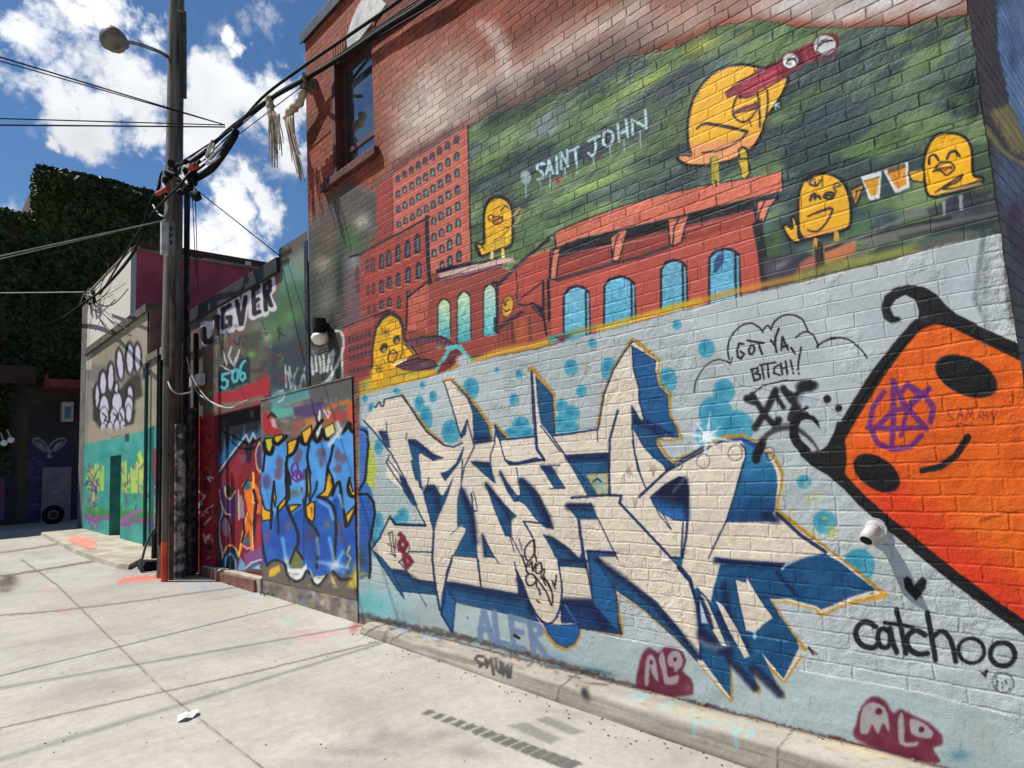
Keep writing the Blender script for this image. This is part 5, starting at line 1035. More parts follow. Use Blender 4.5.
# lamp high on the left of the wall
wl = empty('wall_lamp', onX(320, 340, D), 'black wall lamp with a white dome shade at the left edge of the brick building', 'lamp')
Lp = Vector(onX(319.5, 334, D-.10))
MB().tube([Lp+Vector((0,0,.16)), Lp+Vector((0,0,.05)), Lp+Vector((0,0,-.0))], [.07,.07,.06], 20).build('housing', M_BLACK, wl)
MB().box((D-.10, Lp.y-.03, Lp.z+.04), (D+.0, Lp.y+.03, Lp.z+.12)).build('bracket', M_BLACK, wl)
MB().tube([Lp+Vector((0,0,-.0)), Lp+Vector((0,0,-.03)), Lp+Vector((0,0,-.07)), Lp+Vector((0,0,-.10)), Lp+Vector((0,0,-.115))], [.07,.088,.08,.055,.012], 24).build('shade', noise_mat('cream_plastic', (206,202,188), (222,218,204), 4, .5, .05), wl, smooth=True)
# ================================================================== ground
X0, X1 = -30, 40
gx = np.concatenate([np.linspace(-60, -6, 40)[:-1], np.arange(-6, -1, .12), np.arange(-1, 3.5, .0125), np.arange(3.5, 6, .25), np.linspace(6, 60, 30)])
gy = np.concatenate([np.linspace(-30, 1.2, 30)[:-1], np.arange(1.2, 8, .0145), np.arange(8, 14, .03), np.arange(14, 26, .06), np.linspace(26, 90, 30)])
P = np.empty((len(gy), len(gx), 3)); P[..., 0] = gx[None, :]; P[..., 1] = gy[:, None]; P[..., 2] = -1.55+.02*np.clip(gy, -10, 40)[:, None]
GR = Lat(P, (160,156,147)); gX = P[..., 0]; gY = P[..., 1]
n = fbm(gX*.9, gY*.5, 3, 5)-.5; n2 = fbm(gX*4, gY*3, 7, 4)-.5; n3 = fbm(gX*1.6, gY*9, 12, 3)-.5
GR.c += (n*30+n2*14)[..., None]*np.array([1,1,1.02], np.float32)
GR.c += (sstep(0.02, .25, n3)*-6)[..., None]
gr_ = fbm(gX*26, gY*22, 41, 2)-.5; GR.c += (gr_*14)[..., None]; GR.c -= (sstep(.14,.34,fbm(gX*2.3+7, gY*2.1, 52, 4)-.5)*10)[..., None]
GR.c = np.clip(GR.c, 50, 190)
def gl(cx, cy, rx, ry, col, a=1.0, rot=0): GR.glow(cx, cy, rx, ry, col, a, rot)
gl(90,690,90,16,(128,124,118),.5,-12); gl(250,610,80,8,(168,159,142),.6,-6); gl(120,600,90,8,(158,150,136),.5,-4); gl(350,700,60,14,(136,132,128),.4,10)
for (cx, cy, rx, ry, a, ro) in [(400,740,36,12,.5,5),(470,752,30,9,.55,8),(360,752,60,7,.5,2),(380,738,10,16,.4,20),(440,735,26,6,.5,-10),(330,765,60,8,.4,0),(245,650,50,8,.25,-8),(60,640,50,6,.3,-8)]: gl(cx, cy, rx, ry, (118,114,112), a, ro)
JN = (84,77,69)
for pts, w_ in (([(22,560),(57,585),(165,692),(222,737),(275,778)], .8), ([(-20,617),(0,615.5),(56,611),(137,601),(200,592),(262,584)], .8), ([(-20,732),(0,728),(162,692),(250,673),(320,656),(378,642)], .8), ([(-10,577),(10,575),(60,567),(112,558)], 1.3), ([(0,553),(60,544),(90,540)], .9)):
    GR.line(pts, w_, JN, soft=.8, wob=1.0); GR.line(pts, 2.4, (128,120,110), soft=1.2, a=.25)
# surface marks near the kerb: a ladder of grey bars
c = T(300,528,3.2)
for q in range(15):
    t = q/14; ax = 400+(850-400)*t; ay = 588+(752-588)*t**1.02; s = 1+t*.7
    GR.poly(c((ax-14*s,ay+6*s),(ax+16*s,ay-7*s),(ax+34*s,ay+1*s),(ax+4*s,ay+14*s)), (80,78,75), soft=1.0, a=.85, wob=1.6)
for pg in (c((665,632),(720,622),(835,675),(800,692)), c((752,612),(790,603),(912,652),(870,664))): GR.poly(pg, (112,110,107), soft=1.6, a=.75, wob=1.5)
for q in range(9): GR.line(c((730+q*16+rr.uniform(-6,6),580+q*2),(780+q*15,572+q*3)), .8, (130,124,116), a=.45); 
for q in range(12): GR.line(c((650+q*14,530+rr.uniform(-14,14)),(690+q*16,520+rr.uniform(-14,14))), .9, (140,132,122), a=.5)
# sprayed leftovers on the concrete
PK = (190,120,116)
z4 = T(0,528,3.2); z3 = T(0,400,3.2)
for st, w_, col, a in ((((780,330),(800,308),(850,302),(872,315),(830,332),(800,325)),2,PK,.7),(((880,355),(910,335),(960,330),(1010,350)),2,PK,.7),(((920,345),(1000,325),(1040,330)),2,(176,110,110),.6),(((900,300),(950,288)),2,(110,170,110),.7),(((130,190),(170,195)),3,(200,130,120),.6),(((190,265),(240,262)),3,(180,120,112),.5),(((190,270),(220,278)),2,(180,120,112),.6),(((600,185),(640,190),(700,195),(760,200)),8,(130,150,176),.5),(((780,205),(830,215),(800,225)),6,(140,160,182),.4),(((640,170),(660,200)),3,(90,120,170),.4),(((830,200),(860,210)),3,(130,150,190),.5)):
    GR.line(z4(*st), w_*.8, col, soft=1.4, a=a*.55, wob=2)
GR.line(z3((382,582),(430,570),(480,568),(550,560)), 3, (200,80,66), soft=2, a=.7, wob=3); gl(*z3((450,576))[0], 20, 2.6, (206,96,80), .6, -4)
c8b = T(300,528,3.2)
for st in (((0,335),(60,340),(150,330),(185,325)),((0,355),(100,345),(180,335)),((0,370),(90,350))): GR.line(c8b(*st), 2.2, (186,126,118), soft=1.8, a=.35, wob=2)
GR.line(c8b((170,325),(190,300)), 6, (150,76,70), soft=3, a=.6)
gl(135,568,22,7,(130,124,116),.7,-8); gl(6,583,15,7,(70,60,52),.95); gl(10,578,8,4,(50,44,40),.8); gl(4,590,10,4,(84,76,66),.8)
for q in range(60):
    x = rr.uniform(0, 700); y = rr.uniform(600, 765); gl(x, y, rr.uniform(.5,1.6), rr.uniform(.4,.9), rr.choice([(90,84,76),(110,104,96),(130,80,60)]), .8)
MG = paint_mat('road_concrete', .82, .45, 24, .28)
g_ = GR.build('road', MG); tag(g_, kind='structure')
# kerb along the brick wall
kb = onG(620, 718.6); KY = np.arange(0.3, 5.70, .011)
def kerb_pts(y):
    z = gz(y); e = sstep(5.42, 5.66, np.array(float(y))); e = float(e)
    xf = 3.085+.012*(y-2.5)+e*.14; xb = D-.006; zt = WZ0-.004-e*e*.055
    return [(xf-.012, z-.01), (xf-.008, z+.02), (xf+.012, zt-.045), (xf+.024, zt-.016), (xf+.044, zt-.002)]+[(xf+.044+(xb-xf-.044)*t, zt+.004*math.sin(t*3)) for t in np.linspace(0, 1, 12)[1:]]
prof = []
for y in KY:
    p = kerb_pts(y); q = []
    for i in range(len(p)-1):
        m = 8 if i == 1 else (2 if i < 5 else 1)
        for j in range(m): t = j/m; q.append((p[i][0]*(1-t)+p[i+1][0]*t, y, p[i][1]*(1-t)+p[i+1][1]*t))
    q.append((p[-1][0], y, p[-1][1])); prof.append(q)
KP = np.array(prof).transpose(1, 0, 2)
KP[..., 0] += (fbm(KP[..., 1]*5, KP[..., 2]*5, 44)-.5)*.012
KL = Lat(KP, (154,148,137)); n = fbm(KP[..., 1]*2, KP[..., 0]*6+KP[..., 2]*9, 6)-.5; KL.c += (n*50)[..., None]
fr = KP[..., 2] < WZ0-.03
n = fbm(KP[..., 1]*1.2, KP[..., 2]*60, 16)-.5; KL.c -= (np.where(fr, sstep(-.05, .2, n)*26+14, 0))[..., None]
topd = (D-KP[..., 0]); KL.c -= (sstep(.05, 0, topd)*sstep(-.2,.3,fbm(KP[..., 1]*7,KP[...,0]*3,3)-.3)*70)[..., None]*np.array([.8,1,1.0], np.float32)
for q in range(5): KL.line([onX(360,600,3.0)[:2]]*2, 1, (0,0,0)) if False else None
for q in range(46):
    y = .4+q*.113+rr.uniform(-.04,.04); pp, = [np.array([[[3.10, y, gz(y)+rr.uniform(.02,.11)]]])]; a_, b_ = proj(pp); KL.glow(float(a_[0,0]), float(b_[0,0]), rr.uniform(4,18), rr.uniform(1.5,4), rr.choice([(116,112,106),(98,94,90),(168,160,146),(136,122,104)]), .55, 16)
for q in range(70):
    y = rr.uniform(.5,5.4); x_ = rr.uniform(3.10,3.28); pp = np.array([[[x_, y, WZ0]]]); a_, b_ = proj(pp); KL.glow(float(a_[0,0]), float(b_[0,0]), rr.uniform(2,8), rr.uniform(.6,2), rr.choice([(116,112,106),(98,84,74),(184,170,146),(136,112,90),(90,70,62)]), .6, 14)
for y in (.95, 1.6, 3.0, 4.9, 5.3):
    pp = np.array([[[3.06, y, gz(y)], [3.12, y+.01, WZ0-.03], [3.2, y-.01, WZ0], [3.3, y+.01, WZ0]]]); a_, b_ = proj(pp); KL.line(list(zip(a_[0].tolist(), b_[0].tolist())), 1.0, (84,78,72), soft=.7, wob=2.5)
for z_ in (.03, .055, .08):
    ys_k = np.linspace(.4, 5.2, 40); pp = np.stack([np.full(40, 3.09), ys_k, -1.5+z_+.0*ys_k], -1)[None]; a_, b_ = proj(pp); KL.line(list(zip(a_[0].tolist(), b_[0].tolist())), 1.0, (112,106,98), soft=1, a=.5, wob=2)

SK = (92,150,190)
for st in (((310,320),(340,322),(330,335)),((340,325),(370,318),(385,335)),((390,330),(400,345),(430,335)),((400,340),(440,350),(450,345)),((430,345),(470,352))): KL.line(c(*st), 2.6, (110,136,176), soft=1.6, a=.6)
c2_ = T(560,528,3.2)
for st in (((225,535),(250,530),(280,540),(260,550),(230,545)),((320,565),(360,560),(350,580),(315,575)),((370,570),(400,590),(430,580),(420,600)),((440,600),(480,600),(500,620),(460,620)),((510,620),(560,620),(540,640)),((560,640),(620,650),(600,670)),((430,600),(430,650)),((560,650),(565,700))): KL.line(c2_(*st), 3.2, (122,172,182), soft=1.8, a=.6)
KL.ell(*C((745,685))[0], 4, 7, (52,50,54), soft=2.2, a=.9, rot=-20); KL.ell(*C((740,680))[0], 2, 4, (36,34,38), soft=1.5, rot=-20)
for st in (((225,495),(195,490),(180,505),(200,525),(225,530),(205,545)),((235,510),(240,550)),((235,510),(250,530),(262,505),(275,585)),((285,505),(290,560),(310,580),(308,520)),((325,590),(320,530),(350,600),(345,540)),((360,600),(365,545))): KL.line(C(*st), 2.6, (50,46,44), soft=.8, a=.9)
for st in (((380,480),(360,500)),((385,480),(400,510)),((420,490),(405,515)),((430,490),(440,520)),((440,495),(470,520)),((490,510),(450,545)),((500,515),(520,545)),((540,525),(560,530),(540,550),(575,555)),((590,570),(600,580)),((310,480),(330,495)),((660,595),(720,605)),((780,630),(860,640))): KL.line(C(*st), 1.8, (86,72,66), soft=1, a=.8)
KL.glow(*C((520,500))[0], 50, 5, (196,170,126), .6, 14); KL.glow(700,715,60,5,(190,166,128),.6,14); KL.glow(860,750,50,6,(196,174,136),.6,14)
MK = paint_mat('kerb_concrete', .85, .6, 30, .3)
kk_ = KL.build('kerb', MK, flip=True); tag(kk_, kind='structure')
# ================================================================== low shop building with the 506 door
SHX = 3.31
ys3 = np.arange(6.73, 10.72, .014)
P3 = plane_X(SHX, ys3, np.arange(-1.45, 2.72, .012)); V = Lat(P3, (84,74,66)); VY = P3[..., 1]; VZ = P3[..., 2]
n = fbm(VY*2, VZ*2, 8)-.5; V.c += (n*40)[..., None]
s2 = T(180,320,6.4); s1 = T(150,220,6.4)
V.poly([(188,300),(272,255),(272,400),(188,430)], (96,84,76), soft=1, a=.8)
V.poly(s1((775,300),(850,270),(830,420),(790,520),(775,420)), (112,66,54), soft=2)
V.poly(s1((845,290),(1000,180),(1010,400),(960,480),(820,500),(830,400)), (92,128,116), soft=5); V.poly(s1((900,240),(1000,185),(1005,350),(930,330)), (120,124,104), soft=8, a=.8)
V.poly(s1((810,470),(900,400),(1005,380),(1010,768),(640,768),(700,640)), (66,100,66), soft=8, a=.9); V.glow(*s1((900,620))[0], 12, 8, (96,140,78), .7, -30); V.glow(*s1((960,700))[0], 10, 12, (44,66,76), .8); V.glow(*s1((980,480))[0], 6, 12, (60,82,92), .7); V.glow(*s1((700,700))[0], 10, 12, (132,130,112), .6)
V.poly(s2((380,100),(520,60),(560,200),(450,260),(400,200)), (66,70,56), soft=4); V.poly(s2((550,180),(830,60),(830,460),(580,470),(560,350)), (48,58,66), soft=8, a=.9); V.glow(*s2((620,60))[0], 10, 10, (86,120,74), .8); V.glow(*s2((560,110))[0], 6, 12, (150,152,120), .7, 30); V.glow(*s2((460,220))[0], 6, 5, (110,160,90), .8); V.glow(*s2((520,250))[0], 4, 12, (90,100,84), .6)
V.poly(s2((130,180),(240,130),(240,440),(130,520)), (88,72,62), soft=2); V.poly(s2((230,140),(400,120),(420,240),(240,290)), (96,84,74), soft=3); V.line(s2((232,150),(236,480)), .8, (140,130,120), a=.6)
V.glow(*s2((300,60))[0], 14, 6, (112,96,86), .5)
# the sprayed word along the top
WH = (196,188,196); BKK = (26,24,30)
letters = [[((345,655),(430,650)), ((385,660),(395,768)), ((395,768),(410,745),(425,650))]]
for st in (((460,560),(522,520),(520,560)),((460,560),(458,700),(520,690)),((518,690),(520,600),(495,610)),((548,510),(575,680)),((620,480),(578,680)),((650,440),(660,610)),((650,440),(700,405)),((655,520),(695,500)),((660,610),(705,590)),((725,410),(735,590)),((728,410),(770,372),(778,440),(740,480)),((745,480),(785,560))): V.line(s1(*st), 7.6, WH, soft=.9)
V.poly(s2((128,20),(160,5),(200,10),(235,-20),(245,60),(238,110),(200,150),(155,172),(140,150)), WH, soft=.9)
for st in (((465,575),(510,545)),((470,565),(468,690),(512,672),(514,620),(495,625)),((556,520),(582,665)),((612,495),(586,665)),((660,450),(668,600)),((660,450),(696,425)),((662,525),(692,508)),((668,600),(700,585)),((732,415),(742,575)),((735,415),(765,390),(768,450),(745,475)),((750,480),(775,545))): V.line(s1(*st), 3.8, BKK, soft=.7)
V.line(s2((238,-12),(236,50),(226,100),(200,132),(168,138),(152,112),(150,60)), 5.2, BKK, soft=.7, smooth=True); V.line(s2((222,-10),(246,-20)), 4.2, BKK, soft=.7)
V.line(s1((480,590),(478,660)), 1, WH, a=.5); V.line(s1((715,640),(745,740)), 1, (50,50,50), a=.8)
# 506 plate and the frame
V.poly(s2((248,290),(345,275),(430,235),(445,250),(450,370),(430,400),(250,455)), (22,42,50), soft=.8)
TQ = (78,170,178)
for st in (((316,338),(272,350),(270,386),(288,378),(306,392),(302,424),(282,440),(263,428)),((350,318),(336,332),(334,372),(346,398),(362,390),(371,360),(368,318),(350,318)),((414,262),(392,290),(382,330),(384,372),(400,388),(416,372),(414,344),(396,336),(384,356))): V.line(s2(*st), 2.2, TQ, soft=.6)
for st in (((275,200),(300,290)),((330,170),(310,230),(340,290),(360,240)),((380,190),(350,300)),((260,290),(300,310)),((285,310),(345,330))): V.line(s2(*st), 1.2, (188,188,184), soft=.6, a=.8)
RD = (160,36,48)
V.poly(s2((225,470),(330,460),(480,400),(560,350),(575,380),(572,480),(530,505),(400,548),(250,575),(215,520)), RD, soft=1, wob=1.5); V.poly(s2((210,535),(400,515),(530,480),(530,510),(350,550),(200,590)), (120,100,84), soft=1.5)
V.poly([(196,418),(213,413),(214,575),(200,578),(194,575)], (140,30,36), soft=1); 
for q in range(50): V.glow(rr.uniform(196,215), rr.uniform(420,560), rr.uniform(1,4), rr.uniform(2,7), rr.choice([(130,34,40),(90,24,34),(150,50,40),(70,30,50)]), .7)
u3 = T(180,400,5.12); u4 = T(180,480,5.12)
for y0_, y1_ in ((430,480),(480,575)):
    for q in range(26):
        x = rr.uniform(198, 212); y = rr.uniform(y0_, y1_); V.line([(x,y),(x+rr.uniform(-6,6),y+rr.uniform(-5,5)),(x+rr.uniform(-5,5),y+rr.uniform(-8,8))], rr.uniform(.9,1.8), rr.choice([(196,150,156),(20,16,20),(206,186,186),(20,16,20),(120,60,90)]) if y0_ > 450 else rr.choice([(120,20,26),(90,16,24),(186,60,50)]), a=.85, smooth=True)
V.poly(u3((420,40),(440,40),(450,200),(425,330),(418,330)), (150,50,52), soft=1); V.poly(s2((525,470),(550,480),(560,768),(530,768)), (150,46,50), soft=1)
V.poly(s2((570,560),(830,490),(830,768),(560,768)), (80,110,112), soft=2); V.glow(*s2((620,480))[0], 8, 8, (90,140,146), .8); V.glow(*s2((740,450))[0], 8, 6, (120,150,146), .6)
V.line(s2((700,545),(880,480)), 1.4, (130,120,104))
for st in (((675,290),(680,430)),((690,330),(710,440)),((700,300),(720,420)),((740,470),(730,360),(755,310)),((755,310),(765,330)),((760,460),(790,340),(820,260)),((790,340),(815,420)),((630,460),(660,450),(650,480),(680,520),(640,520)),((660,480),(690,500)),((645,470),(650,520))): V.line(s2(*st), 1.6, (180,186,186), soft=.7, a=.85)
V.poly([(254,403),(263,400),(263,470),(256,470)], (150,44,50), soft=1.5)
Dy0, Dy1, Dz0, Dz1 = 8.06, 9.70, -1.21, 0.88
MV = paint_mat('painted_render', .6, .5, 30, .35)
SHP = empty('corner_shop', (SHX, 8.7, -1.4), 'low dark shop front with the number 506 over a graffiti door', 'building')
hole3 = (VY > Dy0) & (VY < Dy1) & (VZ < Dz1) | ((VZ > 2.41) & (VY > 7.48))
MB().box((SHX-.05, 7.45, 2.41), (SHX+.25, 10.80, 2.60), bev=.01).build('fascia', noise_mat('black_fascia', (22,22,26), (44,42,46), 4, .6, .3), SHP)
MB().box((SHX+.01, 6.73, 2.3), (SHX+6, 10.75, 2.36)).box((SHX+.02, 10.70, -1.45), (SHX+6, 10.74, 2.4)).build('roof', M_ROOF, SHP)
MB().box((SHX-.012, 6.72, -1.45), (SHX-.001, 6.80, 2.6)).build('corner_trim', M_FLASH, SHP)
RX = SHX+.07
MB().box((SHX+.002, Dy0-.02, Dz0), (RX, Dy0, Dz1)).box((SHX+.002, Dy1, Dz0), (RX, Dy1+.02, Dz1)).box((SHX+.002, Dy0-.02, Dz1), (RX, Dy1+.02, Dz1+.03)).build('door_frame', noise_mat('red_door_frame', (96,24,32), (134,36,44), 5, .5, .3), SHP)
DP = plane_X(RX, np.arange(Dy0-.02, Dy1+.02, .010), np.arange(Dz0, Dz1+.02, .010)); DL = Lat(DP, (16,15,22))
d1 = T(190,400,7.68); d2 = T(190,490,7.68); NB = (14,20,32)
DL.glow(*d1((265,170))[0], 5, 7, (60,60,62), .8); DL.ell(*d1((475,105))[0], 2, 4, (110,106,100), soft=1.4, a=.8); DL.glow(*d1((370,90))[0], 4, 4, (50,54,56), .7)
for x, y in ((230,370),(270,290),(318,235),(350,300),(375,255),(420,190),(455,280),(485,230),(535,180),(560,240)):
    DL.poly(d1((x-34,640),(x-20,y+110),(x-4,y),(x+10,y+100),(x+30,560)), (26,84,128), soft=1.2, a=.95)
DL.poly(d1((205,440),(300,360),(440,250),(600,230),(600,600),(205,600)), (34,92,134), soft=3, a=.8)
DL.poly(d1((225,590),(300,490),(440,290),(600,250),(600,1500),(225,1500)), (120,24,36), soft=.9); DL.poly(d2((225,-200),(600,-200),(600,520),(560,560),(240,560),(225,200)), (124,24,36), soft=.9)
DL.line(d1((215,590),(290,470),(435,285),(440,380),(450,470),(465,380),(480,300),(520,320),(560,285)), 3.6, NB, soft=.7); DL.line(d1((205,580),(300,440),(432,268),(455,330),(485,255),(505,300),(560,255)), 1.6, (150,176,190), soft=.7)
DL.line(d1((212,570),(205,768)), 4, (40,74,96), soft=1); DL.line(d2((215,0),(235,170),(210,330),(235,500),(260,600)), 4, (34,58,78), soft=1); DL.line(d2((228,0),(248,170),(222,300),(250,500)), 1.4, (150,170,180), smooth=True)
DL.poly(d1((235,650),(290,620),(300,680),(330,768),(240,768)), (86,44,84), soft=1); DL.poly(d2((235,20),(300,60),(365,0),(370,160),(330,240),(270,180),(240,120)), (84,46,92), soft=1); DL.line(d2((235,80),(270,180),(310,190)), 1.2, (214,180,120))
DL.poly(d1((300,540),(380,400),(400,520),(380,600),(340,680)), (140,30,44), soft=1.5); DL.poly(d1((370,420),(430,420),(430,470),(390,490)), (120,70,96), soft=1.5, a=.8)
DL.poly(d2((240,240),(265,190),(305,240),(310,320),(285,370),(245,320)), (128,98,118), soft=1.2)
DL.line(d2((235,250),(262,190),(300,230),(320,300),(310,340)), 1.5, NB); DL.ell(*d1((295,700))[0], 2.4, 5.5, NB, soft=.6); DL.line(d1((270,670),(275,730),(310,760),(345,700)), 1.2, (206,186,110), smooth=True); DL.ell(*d2((297,18))[0], 2.6, 4, NB)
DL.ell(*d1((540,440))[0], 4.4, 14, (76,44,88), soft=.8); DL.ell(*d1((540,440))[0], 4.6, 14.4, (206,180,130), ring=1)
DL.poly(d2((370,30),(410,50),(420,215),(370,220)), (146,120,128), soft=1.2); DL.line(d2((372,0),(375,230)), 1, (210,180,130))
OR = (232,112,30)
DL.poly(d1((400,650),(440,610),(470,600),(500,640),(540,700),(560,768),(400,768)), OR, soft=1); DL.ell(*d1((440,660))[0], 3.4, 5.5, (40,100,130)); DL.line(d1((410,768),(405,680),(440,610),(470,620),(485,580)), 1.4, NB); DL.line(d1((485,560),(490,700),(480,768)), 2, (250,170,60))
DL.poly(d2((415,0),(465,0),(480,90),(545,130),(485,210),(478,330),(490,560),(470,560),(452,300),(385,490),(372,500),(420,300),(440,180)), OR, soft=.7); DL.line(d2((480,90),(545,130),(485,210)), 1.3, (252,200,140)); DL.line(d2((440,180),(405,330),(375,500)), 1.2, (240,190,100)); DL.line(d2((485,220),(480,400),(490,560)), 1.2, (240,190,100))
DL.poly(d2((500,0),(560,0),(555,180),(520,180),(525,80)), (220,90,40), soft=1.2); DL.line(d2((490,0),(510,90),(492,250),(500,380)), 2.6, NB); DL.ell(*d2((440,390))[0], 2.4, 5, (40,96,126)); DL.line(d2((410,230),(418,330),(400,400)), 2, NB)
DL.poly(d2((505,280),(545,200),(545,420),(495,480)), (160,40,56), soft=1.2); DL.line(d2((415,430),(440,450),(470,440)), 2, (214,140,150), soft=.8)
DL.poly(d2((410,490),(470,470),(560,420),(560,540),(430,610)), (130,70,128), soft=1); DL.line(d2((430,600),(470,560),(540,535),(565,545)), 1.3, (196,206,216))
DL.poly(d2((225,480),(250,520),(310,430),(375,500),(350,620),(235,620)), (20,40,66), soft=1); DL.line(d2((245,520),(280,440),(315,425),(350,450),(375,510)), 1.5, (206,170,80), smooth=True); DL.line(d2((262,620),(275,530),(312,490),(345,540),(350,620)), 1.8, (90,150,180), smooth=True); DL.line(d2((285,620),(300,560),(325,560),(335,620)), 1.5, (14,18,30))
DL.poly(d2((365,620),(385,520),(420,560),(430,620)), (110,160,190), soft=1); DL.poly(d2((430,620),(490,560),(550,560),(560,620)), (60,96,124), soft=1); DL.poly(d2((480,600),(530,570),(540,610)), (176,190,196), soft=1.2)
dr = DL.build('door', MV, SHP); tag(dr, 'recessed door sprayed with dark red, purple and orange letters')
MB().tube([(RX-.03, Dy0+.14, -.22), (RX-.03, Dy0+.14, -.08)], .011).box((RX-.03, Dy0+.12, -.24), (RX-.001, Dy0+.16, -.06)).build('handle', M_STEEL, dr)
MB().box((SHX-.03, Dy0-.02, -1.5), (RX, 10.08, Dz0-.001), bev=.015).build('door_step', noise_mat('step_stone', (130,118,104), (176,166,150), 5, .85, .5), SHP)
MB().box((SHX-.06, Dy0+.10, -1.52), (SHX-.025, 10.10, Dz0-.03), bev=.01).build('step_edge', noise_mat('red_step', (96,60,52), (132,92,76), 7, .85, .6), SHP)
# ================================================================== blue painted hoarding
HX = 3.293
HP = plane_X(HX, np.arange(5.80, 8.03, .009), np.concatenate([np.arange(-1.22, .93, .011)])); HL = Lat(HP, (92,92,88))
h1 = T(255,380,7.68); h2 = T(255,470,5.12); BK2 = (14,15,20)
def mess(LT_, n=200):
    for q in range(n):
        x, y = rr.uniform(20,800), rr.uniform(140,420)
        cl = rr.choice([(150,150,140),(120,112,104),(96,88,90),(132,124,118)]) if x > 220 else rr.choice([(150,70,64),(112,100,92),(140,130,120)])
        LT_.glow(*h1((x, y))[0], rr.uniform(2,6), rr.uniform(1.5,4), cl, .7)
    LT_.poly(h1((120,110),(260,80),(420,60),(430,140),(260,190),(130,235)), (84,150,150), soft=2, a=.85); LT_.poly(h1((130,215),(300,205),(300,270),(180,300),(130,250)), (96,176,160), soft=2.5, a=.85)
    LT_.poly(h1((290,210),(520,170),(520,250),(420,285),(310,270)), (86,62,108), soft=2, a=.9); LT_.glow(*h1((480,180))[0], 8, 4, (70,50,90), .8)
    LT_.poly(h1((60,230),(110,260),(160,360),(220,400),(150,430),(60,400)), (170,44,50), soft=2, a=.9); LT_.poly(h1((120,300),(150,290),(170,370),(130,360)), (220,180,176), soft=1.2, a=.8)
    LT_.line(h1((560,220),(640,180),(730,170),(790,200)), 3, (196,104,48), soft=1.6, smooth=True); LT_.poly(h1((600,240),(660,225),(720,280),(650,330),(560,320),(540,250)), (176,60,60), soft=2.5, a=.85); LT_.poly(h1((700,200),(790,190),(795,360),(750,350),(715,290)), (204,86,48), soft=1.5, a=.95)
    LT_.poly(h1((380,300),(470,290),(450,360),(390,380)), (196,120,60), soft=2.5, a=.85); LT_.poly(h1((300,330),(350,290),(370,330),(320,420),(270,440)), (160,84,70), soft=2, a=.9); LT_.poly(h1((520,300),(590,260),(610,340),(560,400),(530,380)), (170,90,60), soft=2.5, a=.85)
    for st, w_, col in ((((180,130),(230,110),(215,150),(180,170)),1.2,(214,190,190)),(((240,190),(410,130),(430,125)),1.2,(150,140,120)),(((95,290),(130,250),(165,285),(130,270)),1.4,(20,18,24)),(((495,240),(500,330),(480,280)),1.6,(228,228,224)),(((530,235),(560,290),(575,250),(560,235)),1.4,(224,200,196)),(((470,270),(480,330)),1.6,(20,18,24)),(((600,300),(640,200),(640,0)),.9,(90,80,70))): LT_.line(h1(*st), w_, col, soft=.7, a=.9)
mess(HL)
lb_ = lambda x, y: np.array((78,148,214))+(fbm(x*.09,y*.07,33)[:, None]-.5)*50
db_ = lambda x, y: np.array((20,82,170))+(fbm(x*.09,y*.07,34)[:, None]-.5)*46
HL.poly(h1((55,560),(110,575),(160,500),(235,470),(250,590),(330,480),(400,500),(440,470),(480,480),(560,470),(600,430),(660,420),(730,370),(800,400),(850,410),(850,900),(55,900)), lb_, soft=.9)
HL.poly(h2((25,0),(570,0),(570,700),(25,700)), lb_, soft=.9)
HL.poly(h2((25,250),(60,270),(90,250),(115,210),(165,190),(185,230),(250,180),(270,270),(300,160),(330,140),(390,160),(420,130),(450,170),(465,300),(510,190),(525,150),(570,140),(570,640),(25,640)), db_, soft=1.5)
# blotches of dull pink and green
for cx, cy, rx, ry in ((187,640,4,8),(178,740,4,4),(340,570,3.4,7),(500,560,4,5),(525,560,3.4,5),(510,630,3,6),(635,580,3.4,8),(675,600,3.4,6),(640,680,3.4,5),(790,500,2,7),(325,610,4,4)): HL.ell(*h1((cx,cy))[0], rx*.9, ry*.9, (104,84,104), soft=1.3, a=.88)
for cx, cy, rx, ry, col in ((60,60,4,7,(100,70,120)),(120,10,4,4,(110,80,110)),(200,120,5,4,(84,110,90)),(168,290,3,6,(96,84,120)),(60,340,4,7,(90,80,130)),(370,280,3,5,(100,104,100)),(430,290,3.4,6,(100,84,120)),(445,350,3.4,4,(96,80,120)),(285,330,5,7,(80,62,96)),(420,0,4,3,(104,90,110)),(545,230,3,6,(80,90,140))): HL.ell(*h2((cx,cy))[0], rx, ry, col, soft=1.6, a=.85)
YW = (226,168,34)
def ylw(pts, w_=1.5, col=YW):
    HL.poly(pts, col, soft=.7); HL.line(pts+[pts[0]], w_, BK2, soft=.6)
ylw(h1((75,450),(135,445),(140,520),(110,565),(85,530)), 1.2, (186,176,60)); ylw(h1((150,430),(215,420),(215,450),(170,490),(145,470)), 1.2, (206,160,50)); ylw(h1((250,480),(320,450),(325,500),(290,560),(252,585)), 1.2); ylw(h1((360,400),(430,350),(440,420),(410,480),(375,490)), 1.2, (222,170,60)); ylw(h1((530,370),(600,330),(620,400),(560,450),(535,440)), .8, (214,196,120)); HL.poly(h1((470,400),(510,330),(505,400),(480,440)), (226,230,226), soft=.8)
ylw(h1((395,690),(410,640),(425,730),(420,800),(398,800)), 1.1); ylw(h1((245,700),(265,740),(268,800),(240,800)), 1.1)
